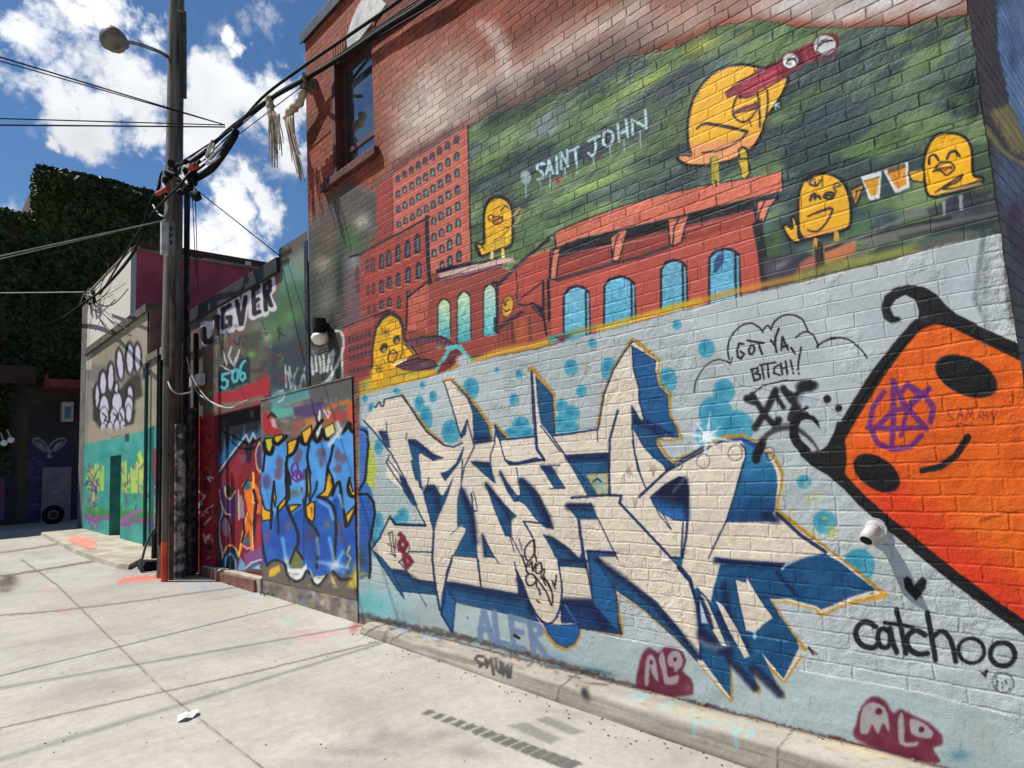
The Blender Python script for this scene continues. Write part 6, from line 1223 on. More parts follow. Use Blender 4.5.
for pts, w_ in ((((68,480),(80,540),(118,572),(140,520)),3.2),(((140,470),(170,495),(215,460),(240,430)),3.0),(((250,590),(300,555),(330,480),(345,440),(365,485),(400,492),(430,440),(470,370),(500,330),(515,310)),3.0),(((445,420),(475,475),(510,420),(520,380),(535,440),(560,455)),3.2),(((660,415),(700,370),(725,330),(740,390),(790,400),(850,365)),3.2),(((250,590),(240,660),(265,740),(270,800)),2.4),(((415,500),(402,600),(425,720)),2.0),(((600,500),(580,600),(560,670),(548,768)),2.2),(((565,690),(600,768)),2.0),(((78,560),(60,700)),2.0)): HL.line(h1(*pts), w_, BK2, soft=.8, smooth=True)
HL.line(h1((650,430),(630,330)), 3, (232,232,228), soft=2.4, a=.9); HL.line(h1((570,500),(660,380)), 3, (222,226,222), soft=2, a=.75)
ylw(h2((160,0),(172,60),(178,150),(165,150),(155,60))); ylw(h2((262,0),(275,0),(285,90),(280,150),(270,120))); ylw(h2((375,0),(395,40),(400,85),(375,140),(320,135),(355,110))); ylw(h2((485,40),(480,90),(495,130),(540,140),(570,120),(540,110),(500,110)), 1.4); ylw(h2((520,175),(500,230),(475,285),(462,235),(490,205))); ylw(h2((98,70),(108,150),(102,190),(94,140)), 1.2)
ylw(h2((30,130),(50,200),(92,215),(85,255),(35,260),(28,200))); ylw(h2((115,190),(140,160),(160,135),(160,170),(125,210))); ylw(h2((172,180),(235,178),(200,205),(180,220))); ylw(h2((258,190),(285,165),(305,165),(305,240),(295,268),(262,240))); HL.poly(h2((282,190),(296,190),(292,240)), (180,60,40), soft=.8)
HL.line(h2((205,10),(190,35),(215,60),(235,35),(210,5)), 1.6, (104,34,120), smooth=True); HL.line(h1((280,680),(300,640),(330,660),(320,730),(290,720),(280,680)), 1.7, (104,34,120), smooth=True); HL.line(h1((330,700),(355,710),(358,760),(330,768),(320,730)), 1.7, (104,34,120), smooth=True)
for pts, w_ in ((((160,0),(165,150),(160,180),(200,270),(220,330),(215,400),(170,480)),2.6),(((115,190),(118,260),(120,320)),2),(((98,60),(85,180),(80,300)),2),(((262,0),(265,100),(255,190),(270,260),(300,290),(325,340),(320,430),(315,500)),2.4),(((280,160),(310,100),(318,60)),1.8),(((320,138),(370,155),(405,200),(415,300),(410,400),(405,500)),2.6),(((395,50),(405,90),(395,130),(430,60),(450,180),(465,290)),2.4),(((430,60),(440,130)),1.6),(((30,130),(28,280),(40,400),(60,480)),2.4),(((485,40),(475,90),(490,135),(570,130)),2.4),(((475,290),(500,230),(530,170)),2),(((240,90),(250,180)),1.6)): HL.line(h2(*pts), w_, BK2, soft=.75, smooth=True)
HL.line(h2((250,0),(250,460)), 1.2, (16,40,90), a=.8); 
for q in range(16): HL.line(h2((262,270+q*12),(318,276+q*12)), .8, (16,50,100), a=.5)
for q in range(14): HL.line(h2((275,q*11),(315,q*11+3)), .7, (40,90,150), a=.5)
# light streaks, white foot shapes, ground haze
for pts in (((330,160),(380,190),(400,250)),((140,350),(160,470)),((380,350),(410,480)),((450,420),(400,510)),((320,350),(325,430)),((320,470),(480,500)),((250,60),(245,140)),((435,130),(450,190))): HL.line(h2(*pts), 2.6, (150,200,236), soft=2, a=.65)
HL.glow(*h2((165,480))[0], 7, 9, (206,222,232), .75); HL.glow(*h2((410,490))[0], 9, 7, (206,222,232), .75)
HL.poly(h2((20,480),(60,480),(120,460),(160,500),(180,560),(260,540),(310,580),(360,540),(400,520),(450,545),(500,530),(530,480),(570,480),(570,700),(20,700)), (98,90,80), soft=2)
HL.poly(h2((70,545),(75,510),(125,485),(130,515),(95,545)), (218,172,46), soft=1.2); HL.poly(h2((470,600),(500,540),(530,510),(530,610)), (206,176,70), soft=1.6); HL.poly(h2((385,540),(400,550),(420,600),(400,600)), (206,190,120), soft=1.4)
HL.poly(h2((205,400),(240,450),(245,505),(185,500),(180,470)), (110,112,58), soft=.9); HL.line(h2((178,480),(207,398),(245,455)), 2, BK2)
HL.poly(h2((155,490),(180,505),(240,505),(262,480),(268,520),(230,565),(195,560),(165,535)), (226,226,216), soft=.9); HL.poly(h2((275,500),(300,545),(365,540),(350,575),(315,590),(285,560)), (226,226,216), soft=.9)
HL.line(h2((60,490),(100,462),(150,480),(165,535),(200,568),(240,560),(270,515),(300,580),(330,588),(368,540)), 2.2, BK2, smooth=True); HL.line(h2((400,520),(440,560),(490,555)), 2.4, BK2, soft=1.2, smooth=True)
HL.line(h2((485,390),(470,430),(490,450),(470,500)), 1.5, (190,180,50)); HL.glow(*h2((520,520))[0], 6, 12, (200,180,80), .7)
for q in range(50): HL.glow(rr.uniform(262,358), rr.uniform(572,596), rr.uniform(1.5,4), rr.uniform(1,3), rr.choice([(196,168,80),(60,70,90),(150,146,136),(80,96,56),(50,44,42)]), .6)
HL.line(h2((22,0),(30,560)), 2, (24,40,80), soft=1.4, a=.7)
mess(V, 60)
for q in range(70): V.glow(rr.uniform(214,306), rr.uniform(325,400), rr.uniform(2,7), rr.uniform(2,6), rr.choice([(44,66,58),(36,52,68),(60,84,60),(92,40,42),(28,30,36),(80,96,90)]), .65)
for q in range(26):
    x = rr.uniform(205,300); y = rr.uniform(330,398); a_ = rr.uniform(-2,2); l_ = rr.uniform(3,9); V.line([(x,y),(x+l_*math.cos(a_),y+l_*math.sin(a_)),(x+l_*math.cos(a_+.8),y+l_*math.sin(a_+.8))], rr.uniform(.7,1.5), rr.choice([(150,156,152),(24,24,28),(70,130,130),(150,50,50),(120,140,90)]), soft=.7, a=.7, smooth=True)
# 506 plate and the frame
V.poly(s2((248,290),(345,275),(430,235),(445,250),(450,370),(430,400),(250,455)), (22,42,50), soft=.8)
TQ = (78,170,178)
for st in (((316,338),(272,350),(270,386),(288,378),(306,392),(302,424),(282,440),(263,428)),((350,318),(336,332),(334,372),(346,398),(362,390),(371,360),(368,318),(350,318)),((414,262),(392,290),(382,330),(384,372),(400,388),(416,372),(414,344),(396,336),(384,356))): V.line(s2(*st), 2.2, TQ, soft=.6)
for st in (((275,200),(300,290)),((330,170),(310,230),(340,290),(360,240)),((380,190),(350,300)),((260,290),(300,310)),((285,310),(345,330))): V.line(s2(*st), 1.2, (188,188,184), soft=.6, a=.8)
RD = (160,36,48)
V.poly(s2((225,470),(330,460),(480,400),(560,350),(575,380),(572,480),(530,505),(400,548),(250,575),(215,520)), RD, soft=1, wob=1.5); V.poly(s2((210,535),(400,515),(530,480),(530,510),(350,550),(200,590)), (120,100,84), soft=1.5)
V.build('shop_front', MV, SHP, hole=hole3)
HB = empty('painted_hoarding', (HX, 6.9, -1.2), 'panel wall painted with bright blue and yellow letters beside the 506 door', 'hoarding')
MH = paint_mat('painted_panels', .42, .35, 14, .25)
HL.build('panel_face', MH, HB)
MB().box((HX+.002, 5.80, -1.22), (D+.0-.003, 8.03, .93)).build('backing', M_BROWN, HB)
MB().box((HX-.008, 5.79, .928), (D-.004, 8.03, .938)).build('ledge', noise_mat('grey_ledge', (110,104,94), (146,138,124), 6, .8, .4), HB)
# stained footing under the hoarding
FP = plane_X(HX+.004, np.arange(5.8, 8.02, .012), np.arange(-1.47, -1.21, .012)); FL = Lat(FP, (134,122,112)); n = fbm(FP[..., 1]*6, FP[..., 2]*6, 4)-.5; FL.c += (n*90)[..., None]
for q in range(30): FL.glow(rr.uniform(262,356), rr.uniform(575,612), rr.uniform(2,7), rr.uniform(2,5), rr.choice([(70,56,50),(150,140,132),(110,66,64),(60,50,46),(90,100,60)]), .6)
for q in range(40): FL.glow(rr.uniform(300,358), rr.uniform(584,606), rr.uniform(2,5), rr.uniform(2,7), rr.choice([(206,204,198),(210,180,90),(90,120,160),(60,52,50),(150,90,96)]), .6)
FL.line([(300,586),(330,592),(358,600)], 1.4, (22,20,22), soft=1); FL.line([(262,578),(300,586)], 1.4, (22,20,22), soft=1)
FL.build('footing', MV, HB)
# weeds at the foot of the wall
M_LEAF = noise_mat('weed_leaf', (58,92,36), (120,150,60), 30, .6, .1)
def weed(cx, cy, n, h, spread, label, name='weed', mat=None):
    base = Vector(onG(cx, cy)); base.z += -.004; mb = MB()
    for q in range(n):
        a = random.uniform(0, 6.28); r = random.uniform(0, spread); p = base+Vector((r*math.cos(a)*.5-.02, r*math.sin(a), 0))
        hh = h*random.uniform(.4, 1); le = Vector((math.cos(a)*hh*.4, math.sin(a)*hh*.5, hh)); s = Vector((-math.sin(a), math.cos(a), 0))*random.uniform(.012, .03)
        m = p+le*.5
        mb.quad([p, m-s, p+le, m+s])
    o = mb.build(name, mat or M_LEAF); return tag(o, label, 'weed', 'weeds along the foot of the wall')
weed(306,592,60,.26,.14,'tall bright green weed growing at the foot of the blue painted panels')
weed(212,575,26,.06,.25,'low yellowish weed creeping along the red edge of the door step')
weed(345,612,24,.07,.16,'small dry weed at the corner where the kerb begins', mat=noise_mat('dry_grass', (104,92,54), (150,140,90), 20, .8, .1))
weed(270,594,20,.07,.2,'short weed left of the footing of the blue panels')
weed(238,585,14,.04,.15,'tiny weed under the middle of the door step')
# rubble at the foot
mb = MB()
for q in range(60):
    x = random.uniform(296, 366); y = 596+(x-296)*.33+random.uniform(-3, 5); p = onG(x, y, .004); mb.ico(p, random.uniform(.004, .018), 1, (1,1,.6), .003)
tag(mb.build('rubble', noise_mat('rubble_stone', (96,84,74), (150,136,120), 20, .9, .3)), 'crumbled masonry bits along the foot of the panels', 'rubble', kind='stuff')
# paper scrap
mb = MB(); c0 = Vector(onG(187, 718)); 
ptsp = [(-.075,-.03),(-.05,.02),(0,.03),(.055,.05),(.085,.03),(.07,-.01),(.02,-.035),(-.03,-.045)]
vs = [mb.bm.verts.new(c0+Vector((u*.9, v*1.3, .006+abs(math.sin(i*2.1))*.022))) for i, (u, v) in enumerate(ptsp)]; vc = mb.bm.verts.new(c0+Vector((0,0,.03)))
for i in range(len(vs)): mb.bm.faces.new((vs[i], vs[(i+1) % len(vs)], vc))
tag(mb.build('paper_scrap', noise_mat('white_paper', (206,206,204), (226,226,224), 5, .8, .1)), 'crumpled white paper scrap lying on the concrete joint', 'litter')
tag(MB().ico(onG(104,601.5,.004), .022, 1, (1.6,1,.25)).build('paper_scrap', bpy.data.materials['white_paper']), 'tiny white fleck of litter far up the alley', 'litter')
# ================================================================== building with green painted foot
GX = 3.6
GY0, GY1 = 12.6, 19.95
GP = plane_X(GX, np.arange(GY0, GY1+.02, .03), np.arange(-1.35, 3.48, .022)); GL = Lat(GP, (150,140,122)); n = fbm(GP[..., 1]*1.5, GP[..., 2]*1.5, 8)-.5; GL.c += (n*36)[..., None]
v1 = T(70,330,8.533); v2 = T(70,410,8.533); v3 = T(70,490,6.4)
GL.poly(v1((95,300),(200,290),(620,330),(620,420),(480,470),(200,440),(95,420)), (112,106,106), soft=3, a=.8)
GL.poly(v1((95,0),(180,0),(190,130),(180,340),(105,340)), (196,188,172), soft=1.5, a=.8); GL.poly(v1((100,400),(190,400),(190,768),(110,768)), (136,128,128), soft=3, a=.6)
GL.poly(v1((190,500),(200,768),(240,768),(540,768),(560,600),(620,560),(600,380),(540,380),(430,500),(330,520),(240,560)), (42,44,30), soft=2, a=.9); GL.poly(v2((200,0),(560,0),(540,120),(250,150),(200,80)), (42,44,30), soft=2, a=.9)
BW = (196,190,204)
for cx, cy, rx, ry, ro in [(425,290,36,140,-4),(510,240,40,140,0),(575,235,36,130,0),(345,400,34,130,2),(280,450,38,110,0),(230,560,28,110,0),(510,540,34,80,0)]: 
    x, y = v1((cx, cy))[0]; GL.ell(x, y, rx/8.5+.5, ry/8.5+.6, (14,12,18), rot=ro, soft=.8); GL.ell(x+.3, y+.6, rx/8.5-1.5, ry/8.5-1.9, BW, rot=ro, soft=.6)
for cx, cy, rx, ry in [(290,660,46,110),(400,620,48,100),(500,650,40,90),(395,490,20,50)]:
    x, y = v1((cx, cy))[0]; GL.ell(x, y, rx/8.5+.5, ry/8.5+.6, (14,12,18), soft=.8); GL.ell(x+.2, y+.4, rx/8.5-.9, ry/8.5-1, BW, soft=.6)
for cx, cy, rx, ry in [(290,60,40,90),(370,70,34,90),(440,60,30,80),(500,30,30,80),(280,160,30,50),(340,160,30,60),(400,140,30,60),(450,130,26,50),(310,180,16,30)]:
    x, y = v2((cx, cy))[0]; GL.ell(x, y, rx/8.5, ry/8.5, (34,32,38), soft=.7); GL.ell(x+.2, y-.2, rx/8.5-.8, ry/8.5-.8, BW, soft=.6)
for st in (((280,30),(310,60),(290,100)),((370,30),(400,60),(380,100)),((430,30),(450,80)),((300,80),(330,110))): GL.line(v2(*st), 1.1, (28,26,32), soft=.6)
GL.line(v2((350,235),(440,215)), 1.2, (34,30,34)); GL.line(v2((455,135),(545,110)), 1, (34,30,34))
GL.poly(v1((620,200),(780,130),(780,330),(620,420)), (150,142,128), soft=1); GL.poly(v1((620,330),(670,320),(670,400),(620,420)), (40,36,36), soft=1)
tq = lambda x, y: np.array([58,150,140])+(fbm(x*.15, y*.1, 37)[:, None]-.5)*40
GL.poly([(82,444.5),(100,441),(125,436),(150,427),(166,422),(166,556),(153,546),(120,541),(82,530)], tq, soft=.8)
GL.poly(v2((135,190),(250,150),(450,150),(600,110),(700,100),(690,170),(400,235),(145,290)), (160,150,130), soft=2, a=.8)
GL.poly(v2((470,205),(505,200),(505,270),(470,272)), (34,70,66), soft=.8); GL.line(v2((655,260),(660,320)), 1.4, (24,60,56))
GL.poly(v2((705,340),(735,330),(770,470),(800,600),(790,768),(740,768),(705,560)), (150,40,84), soft=1.5)
YL = (196,206,60)
for x in range(150, 300, 22): GL.line(v2((x,470+rr.uniform(-10,70)),(x+rr.uniform(-8,8),680)), 1.6, YL, soft=.8, a=.85)
for x in range(380, 660, 24): GL.line(v2((x,500+rr.uniform(-60,60)),(x+rr.uniform(-8,8),700)), 1.7, (206,206,70), soft=.8, a=.85)
GL.poly(v2((575,380),(600,345),(640,470),(610,520)), YL, soft=1.4); GL.glow(*v2((615,560))[0], 4, 4, (216,206,90), .8)
for q in range(90):
    x = rr.choice([rr.uniform(86,97), rr.uniform(111,150)]); y = rr.uniform(478, 512); GL.glow(x, y, rr.uniform(1,2.6), rr.uniform(1,4), rr.choice([(60,170,80),(90,200,90),(40,120,50),(50,160,110)]), .8)
for q in range(110):
    x = rr.choice([rr.uniform(86,98),rr.uniform(110,158)]); y = rr.uniform(466, 524); GL.line([(x,y),(x+rr.uniform(-3,3),y+rr.uniform(-6,6)),(x+rr.uniform(-3,3),y+rr.uniform(-6,6))], 1.1, rr.choice([(90,60,120),(160,80,130),(60,60,110),(200,200,120)]), a=.7)
GL.poly([(85,508),(153,512),(153,520),(140,524),(118,520),(86,518)], (40,130,40), soft=3, a=.75)
GL.line([(86,516),(95,522),(104,517),(116,520),(126,526),(138,520),(150,522),(156,528)], 3.6, (138,70,140), soft=1, wob=3); GL.line([(120,522),(132,514),(140,510)], 3.4, (150,90,160), soft=1); 
for x in (91,96,128,146,155): GL.line([(x,514),(x+1,529)], 1.8, (140,80,150), a=.85)
GL.poly([(149,428),(154,426),(154,545),(149,546)], (16,80,74), soft=1, a=.8)
MGr = paint_mat('stained_render', .7, .4, 14, .25)
gh = (GP[..., 1] > 16.15) & (GP[..., 1] < 17.15) & (GP[..., 2] < .62) & (GP[..., 2] > -1.2)
gh |= (GP[..., 1] < 14.25) & (GP[..., 2] > 2.38)
GRB = empty('rendered_building', (GX, 16, -1.3), 'beige building with teal painted foot and pale bubble tag left of the pole', 'building')
GL.build('wall', MGr, GRB, hole=gh)
MT = noise_mat('teal_paint', (40,110,100), (66,140,128), 4, .6, .3)
MB().box((GX+.34, 16.15, -1.25), (GX+.36, 17.15, .62)).build('doorway', noise_mat('olive_door', (52,88,60), (130,130,46), 1.4, .6, .2), GRB)
MB().box((GX+.001, 16.13, -1.25), (GX+.34, 16.15, .64)).box((GX+.001, 17.15, -1.25), (GX+.34, 17.17, .64)).box((GX+.001, 16.13, .62), (GX+.34, 17.17, .65)).build('door_reveal', MT, GRB)
MB().box((GX-.06, 14.2, 3.36), (GX+.5, 19.95, 3.52)).build('parapet', noise_mat('parapet_render', (64,60,54), (96,90,80), 4, .85, .4), GRB)
MB().box((GX+.003, GY0-.01, -1.35), (GX+6, GY0+.01, 2.36)).box((GX+.01, 14.19, 2.3), (GX+6, 14.21, 3.4)).box((GX+.005, GY1-.01, -1.35), (GX+6, GY1+.01, 4.9)).build('side_wall', noise_mat('shaded_render', (96,62,54), (128,90,78), 4, .85, .3), GRB)
MB().box((GX-.05, GY0-.05, 2.34), (GX+.6, 14.19, 2.47)).box((GX-.02, GY0, 2.26), (GX+.4, 14.18, 2.34)).build('cornice', noise_mat('cornice_render', (90,82,72), (130,120,106), 4, .85, .4), GRB)
MB().box((GX+.02, 14.21, 3.2), (GX+6, 15.56, 3.24)).box((GX+.02, GY0+.02, 2.2), (GX+6, 14.2, 2.24)).build('roof', M_ROOF, GRB)
MB().tube([(GX-.06, 14.05, -1.2), (GX-.06, 14.05, 2.3)], .035).build('downpipe', noise_mat('dark_teal_pipe', (14,56,54), (24,74,70), 4, .5, .1), GRB)
MB().tube([(GX-.05, 13.3, -1.2), (GX-.05, 13.3, 2.5)], .03).build('downpipe', M_BLACK, GRB)
# upper storey: white boards and a dark pink front
m, nt, N, L, b = nodes_of('white_lap_boards'); geo = N.new('ShaderNodeNewGeometry'); sp = N.new('ShaderNodeSeparateXYZ'); L.new(geo.outputs['Position'], sp.inputs[0])
f1 = N.new('ShaderNodeMath'); f1.operation = 'MULTIPLY'; L.new(sp.outputs['Z'], f1.inputs[0]); f1.inputs[1].default_value = 9.0
f2 = N.new('ShaderNodeMath'); f2.operation = 'FRACT'; L.new(f1.outputs[0], f2.inputs[0])
bp = N.new('ShaderNodeBump'); bp.inputs['Distance'].default_value = .03; bp.invert = True; L.new(f2.outputs[0], bp.inputs['Height']); L.new(bp.outputs[0], b.inputs['Normal'])
nz = N.new('ShaderNodeTexNoise'); nz.inputs['Scale'].default_value = 2.2; nz.inputs['Detail'].default_value = 6; cr = N.new('ShaderNodeValToRGB'); cr.color_ramp.elements[0].color = l4((150,142,128)); cr.color_ramp.elements[1].color = l4((204,200,190)); L.new(nz.outputs[0], cr.inputs[0]); L.new(cr.outputs[0], b.inputs['Base Color']); b.inputs['Roughness'].default_value = .7
MB().box((GX-.005, 15.60, 3.521), (GX+.1, 19.9, 5.02)).build('boarded_wall', m, GRB)
MB().box((GX-.004, 19.901, 3.521), (GX+.1, 20.6, 4.8)).box((GX-.004, 19.96, -1.2), (GX+.1, 20.6, 3.52)).build('grey_return', noise_mat('grey_render', (84,82,80), (116,112,108), 3, .85, .3), GRB)
MB().box((GX+.1, 15.60, 3.25), (GX+5.5, 15.7, 5.02)).build('pink_front', noise_mat('dark_pink_render', (138,54,70), (166,70,86), 2, .75, .2), GRB)
MB().box((GX-.02, 15.57, 5.021), (GX+1.5, 20.3, 5.07)).box((GX+1.5, 15.55, 5.021), (GX+5.6, 15.75, 5.09)).build('eaves', noise_mat('pale_gutter', (110,98,84), (146,130,112), 3, .7, .2), GRB)
MB().box((GX+.3, 16.2, 5.07), (GX+5.8, 20, 5.46)).build('upper_roof', noise_mat('brown_brick_band', (54,38,34), (84,58,50), 10, .9, .4, 40), GRB)
MB().box((GX+2.6, 15.9, 5.09), (GX+2.72, 15.95, 5.3)).build('vent_post', M_WHITE, GRB)
# pavement in front of it
PV = np.empty((0,)); 
mb = MB(); ol = [onG(*p, .10) for p in ((57,541),(75,548),(97,556),(118,562),(129,563))]
out = [Vector((p[0], p[1], 0)) for p in ol]
poly_ = [Vector((2.75, 20.2, 0))]+out[1:]+[Vector((3.05, 12.3, 0)), Vector((3.35, 10.95, 0)), Vector((3.9, 10.95, 0)), Vector((3.9, 20.2, 0))]
tops = [mb.bm.verts.new((p.x, p.y, gz(p.y)+.075)) for p in poly_]; bots = [mb.bm.verts.new((p.x-.02, p.y, gz(p.y)-.02)) for p in poly_]
mb.bm.faces.new(tops)
for i in range(len(tops)): j = (i+1) % len(tops); mb.bm.faces.new((tops[i], bots[i], bots[j], tops[j]))
tag(mb.build('pavement', noise_mat('pavement_concrete', (140,132,118), (176,168,152), 3, .9, .4)), kind='structure')
def patch(pts, dz, mat, name):
    mb = MB(); vs = [mb.bm.verts.new(onG(x, y, dz-.035)) for x, y in pts]; mb.bm.faces.new(vs); o = mb.build(name, mat); return tag(o, kind='structure')
patch([(66,540),(72,536),(90,538),(97,543),(96,548),(90,549),(80,546)], .116, noise_mat('pink_paint', (196,104,92), (220,140,126), 6, .85, .3), 'pavement_paint')
# ================================================================== dark far end of the alley
FY = 25.0
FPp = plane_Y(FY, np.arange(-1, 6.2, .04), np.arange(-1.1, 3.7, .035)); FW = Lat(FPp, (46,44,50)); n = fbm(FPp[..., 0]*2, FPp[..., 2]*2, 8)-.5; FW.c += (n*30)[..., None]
FW.poly([(28,440),(75,440),(84,525),(26,525)], (44,46,74), soft=3, a=.8)
for q in range(60): x = rr.uniform(27,45); y = rr.uniform(458,515); FW.line([(x,y),(x+rr.uniform(-5,5),y+rr.uniform(-4,4)),(x+rr.uniform(-5,5),y+rr.uniform(-6,6))], 1.1, rr.choice([(70,76,130),(90,96,150),(50,54,100)]), a=.7)
f6 = T(0,360,7.677)
for pts in (f6((370,690),(345,640),(300,605),(262,605),(258,630),(290,665),(350,700)), f6((370,690),(395,640),(450,605),(495,605),(500,630),(470,665),(400,700))): FW.line(pts+[pts[0]], 1.2, (150,150,150), soft=.7, smooth=True)
for pts in (f6((350,690),(320,640),(275,620),(285,645),(330,680)), f6((400,690),(430,645),(480,620),(475,645),(420,685))): FW.poly(pts, (140,142,146), soft=.8)
FW.line(f6((370,690),(385,720),(365,740),(395,745)), 1.2, (150,150,150)); FW.glow(*f6((380,740))[0], 2.4, 1.4, (160,160,160), .8)
FW.poly([(20,400),(28,400),(26,520),(17,520)], (66,60,44), soft=1.5); FW.poly([(0,460),(4,460),(4,520),(0,520)], (96,80,120), soft=1); FW.glow(2,492,3,14,(150,40,60),.7)
FW.poly([(30,385),(70,383),(70,400),(30,402)], (70,66,56), soft=3, a=.8)
IVB = empty('ivy_covered_building', (2, FY, -1.05), 'tall dark building smothered in ivy closing the alley', 'building')
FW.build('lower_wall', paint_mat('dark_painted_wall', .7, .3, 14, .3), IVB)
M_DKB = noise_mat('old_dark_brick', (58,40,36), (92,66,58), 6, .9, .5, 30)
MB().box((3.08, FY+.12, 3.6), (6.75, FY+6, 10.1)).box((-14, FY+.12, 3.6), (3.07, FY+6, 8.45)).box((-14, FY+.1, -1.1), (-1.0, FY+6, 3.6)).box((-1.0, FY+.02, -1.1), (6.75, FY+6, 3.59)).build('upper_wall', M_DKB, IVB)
MB().box((3.41, FY-.06, -1.05), (4.17, FY-.005, .62), bev=.01).build('door', noise_mat('grey_steel_door', (104,100,112), (122,118,130), 3, .5, .1), IVB)
MB().box((3.70, FY-.09, -.18), (3.90, FY-.061, -.13)).build('door_handle', M_STEEL, IVB)
ac = MB().box((3.84, FY-.30, 2.03), (4.14, FY-.005, 2.66), bev=.015).build('wall_cabinet', M_WHITE); tag(ac, 'white box with a blue panel hung on the dark far wall', 'cabinet')
pn = MB().box((3.91, FY-.308, 2.13), (4.08, FY-.301, 2.52)).build('blue_panel', noise_mat('blue_panel', (60,110,140), (80,140,160), 6, .5, .1), ac)
tag(MB().box((-1, FY-2.2, 3.25), (2.9, FY-.05, 3.45)).box((-1, FY-2.2, 2.95), (2.9, FY-2.15, 3.25)).build('awning', noise_mat('dark_awning', (34,24,22), (56,36,30), 3, .8, .2)), 'dark flat awning over the shaded end of the alley', 'awning')
tag(MB().box((3.25, FY-1.4, 2.98), (4.6, FY-.1, 3.22)).box((3.22, FY-1.42, 2.9), (3.3, FY-1.3, 3.35)).build('sign_bracket', noise_mat('dull_red_beam', (84,36,40), (120,52,54), 3, .7, .2)), 'dull red beam jutting under the tangle of wires', 'beam')
for px, lab in ((4,'left of the two white floodlights in the dark corner'),(11,'right of the two white floodlights in the dark corner')):
    c_ = Vector(onY(px, 443 if px < 8 else 440, FY-1.6)); o = MB().ico(c_, .085, 2, (1,.8,1.1)).tube([c_+Vector((0,.05,.05)), c_+Vector((0,.9,.35))], .02).build('floodlight', noise_mat('white_enamel', (220,222,224), (236,238,240), 4, .4, .05)); tag(o, lab, 'floodlight', 'floodlights in the dark corner')
# old tyres by the door
ty = MB(); c_ = Vector(onY(53, 521, FY-1.2)); c_.z = gz(FY-1.2)+.27
rings = []
for i in range(24):
    a = i/24*6.283; rings.append([ty.bm.verts.new(c_+Vector(((.21+.075*math.cos(b))*math.cos(a), .09*math.sin(b), (.21+.075*math.cos(b))*math.sin(a)))) for b in [k/10*6.283 for k in range(10)]])
for i in range(24):
    for k in range(10): ty.bm.faces.new((rings[i][k], rings[(i+1) % 24][k], rings[(i+1) % 24][(k+1) % 10], rings[i][(k+1) % 10]))
tr = ty.build('old_tyre', M_BLACK, None, smooth=True); tag(tr, 'black tyre standing before the grey door in the shade', 'tyre')
MB().tube([c_+Vector((0,-.03,0)), c_+Vector((0,.03,0))], .10, 16).build('hub', bpy.data.materials['dark_awning'], tr)
# ivy: thousands of leaves hung in clumps on the wall
mi, nt, N, L, b = nodes_of('ivy_leaf'); oi = N.new('ShaderNodeAttribute'); oi.attribute_name = 'leafcol'; L.new(oi.outputs['Color'], b.inputs['Base Color']); b.inputs['Roughness'].default_value = .55; b.inputs['Specular IOR Level'].default_value = .25
rs = np.random.RandomState(4); NL = 46000
def ivy(n, xr, zr, y, seed, top=False):
    r = np.random.RandomState(seed); x = r.uniform(*xr, n); z = r.uniform(*zr, n)
    d = fbm(x*1.3, z*1.3, seed, 4); keep = (d > .25) | top
    x, z, d = x[keep], z[keep], d[keep]; yy = y-.05-.35*np.clip(d-.3, 0, 1)-r.uniform(0, .18, len(x))
    return np.stack([x, yy, z], 1)
cs_ = [ivy(19000, (2.98, 6.75), (3.2, 10.15), FY+.12, 3), ivy(17000, (-5, 2.95), (3.3, 8.5), FY+.12, 5), ivy(5000, (3.05, 6.75), (9.95, 10.36), FY+.3, 8, True), ivy(3600, (-5, 3.0), (8.3, 8.72), FY+.3, 9, True), ivy(2500, (-1, 2.6), (.4, 3.4), FY+.1, 12)]
e_ = ivy(700, (3.0, 3.12), (8.5, 10.2), FY+.4, 15, True); e_[:, 1] += rs.uniform(0, .5, len(e_)); cs_.append(e_)
ctr = np.concatenate(cs_); ctr[:, 2] += (fbm(ctr[:, 0]*1.7, ctr[:, 0]*.3, 60)-.5)*.22*sstep(7.9, 10, ctr[:, 2]); nL = len(ctr); s_ = rs.uniform(.04, .13, nL)
n_ = rs.normal(0, .55, (nL, 3)); n_[:, 1] -= 1.0; n_[:, 2] += .35; n_ /= np.linalg.norm(n_, axis=1)[:, None]
u_ = np.cross(n_, rs.normal(0, 1, (nL, 3))); u_ /= np.linalg.norm(u_, axis=1)[:, None]; v_ = np.cross(n_, u_)
q4 = np.stack([ctr-u_*s_[:, None], ctr-v_*s_[:, None]*.8, ctr+u_*s_[:, None], ctr+v_*s_[:, None]*.8], 1)
me = bpy.data.meshes.new('ivy'); me.vertices.add(nL*4); me.vertices.foreach_set('co', q4.astype(np.float32).ravel()); me.loops.add(nL*4); me.loops.foreach_set('vertex_index', np.arange(nL*4, dtype=np.int32)); me.polygons.add(nL); me.polygons.foreach_set('loop_start', np.arange(0, nL*4, 4, dtype=np.int32)); me.update(calc_edges=True)
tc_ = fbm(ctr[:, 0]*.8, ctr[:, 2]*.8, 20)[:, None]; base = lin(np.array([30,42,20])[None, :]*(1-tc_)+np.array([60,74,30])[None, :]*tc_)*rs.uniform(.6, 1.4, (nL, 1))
at_ = me.color_attributes.new('leafcol', 'FLOAT_COLOR', 'POINT'); at_.data.foreach_set('color', np.concatenate([np.repeat(base, 4, 0), np.ones((nL*4, 1))], 1).astype(np.float32).ravel())
me.materials.append(mi); io = bpy.data.objects.new('ivy', me); COL.objects.link(io); tag(io, 'dark green ivy blanketing the tall far building', 'ivy')
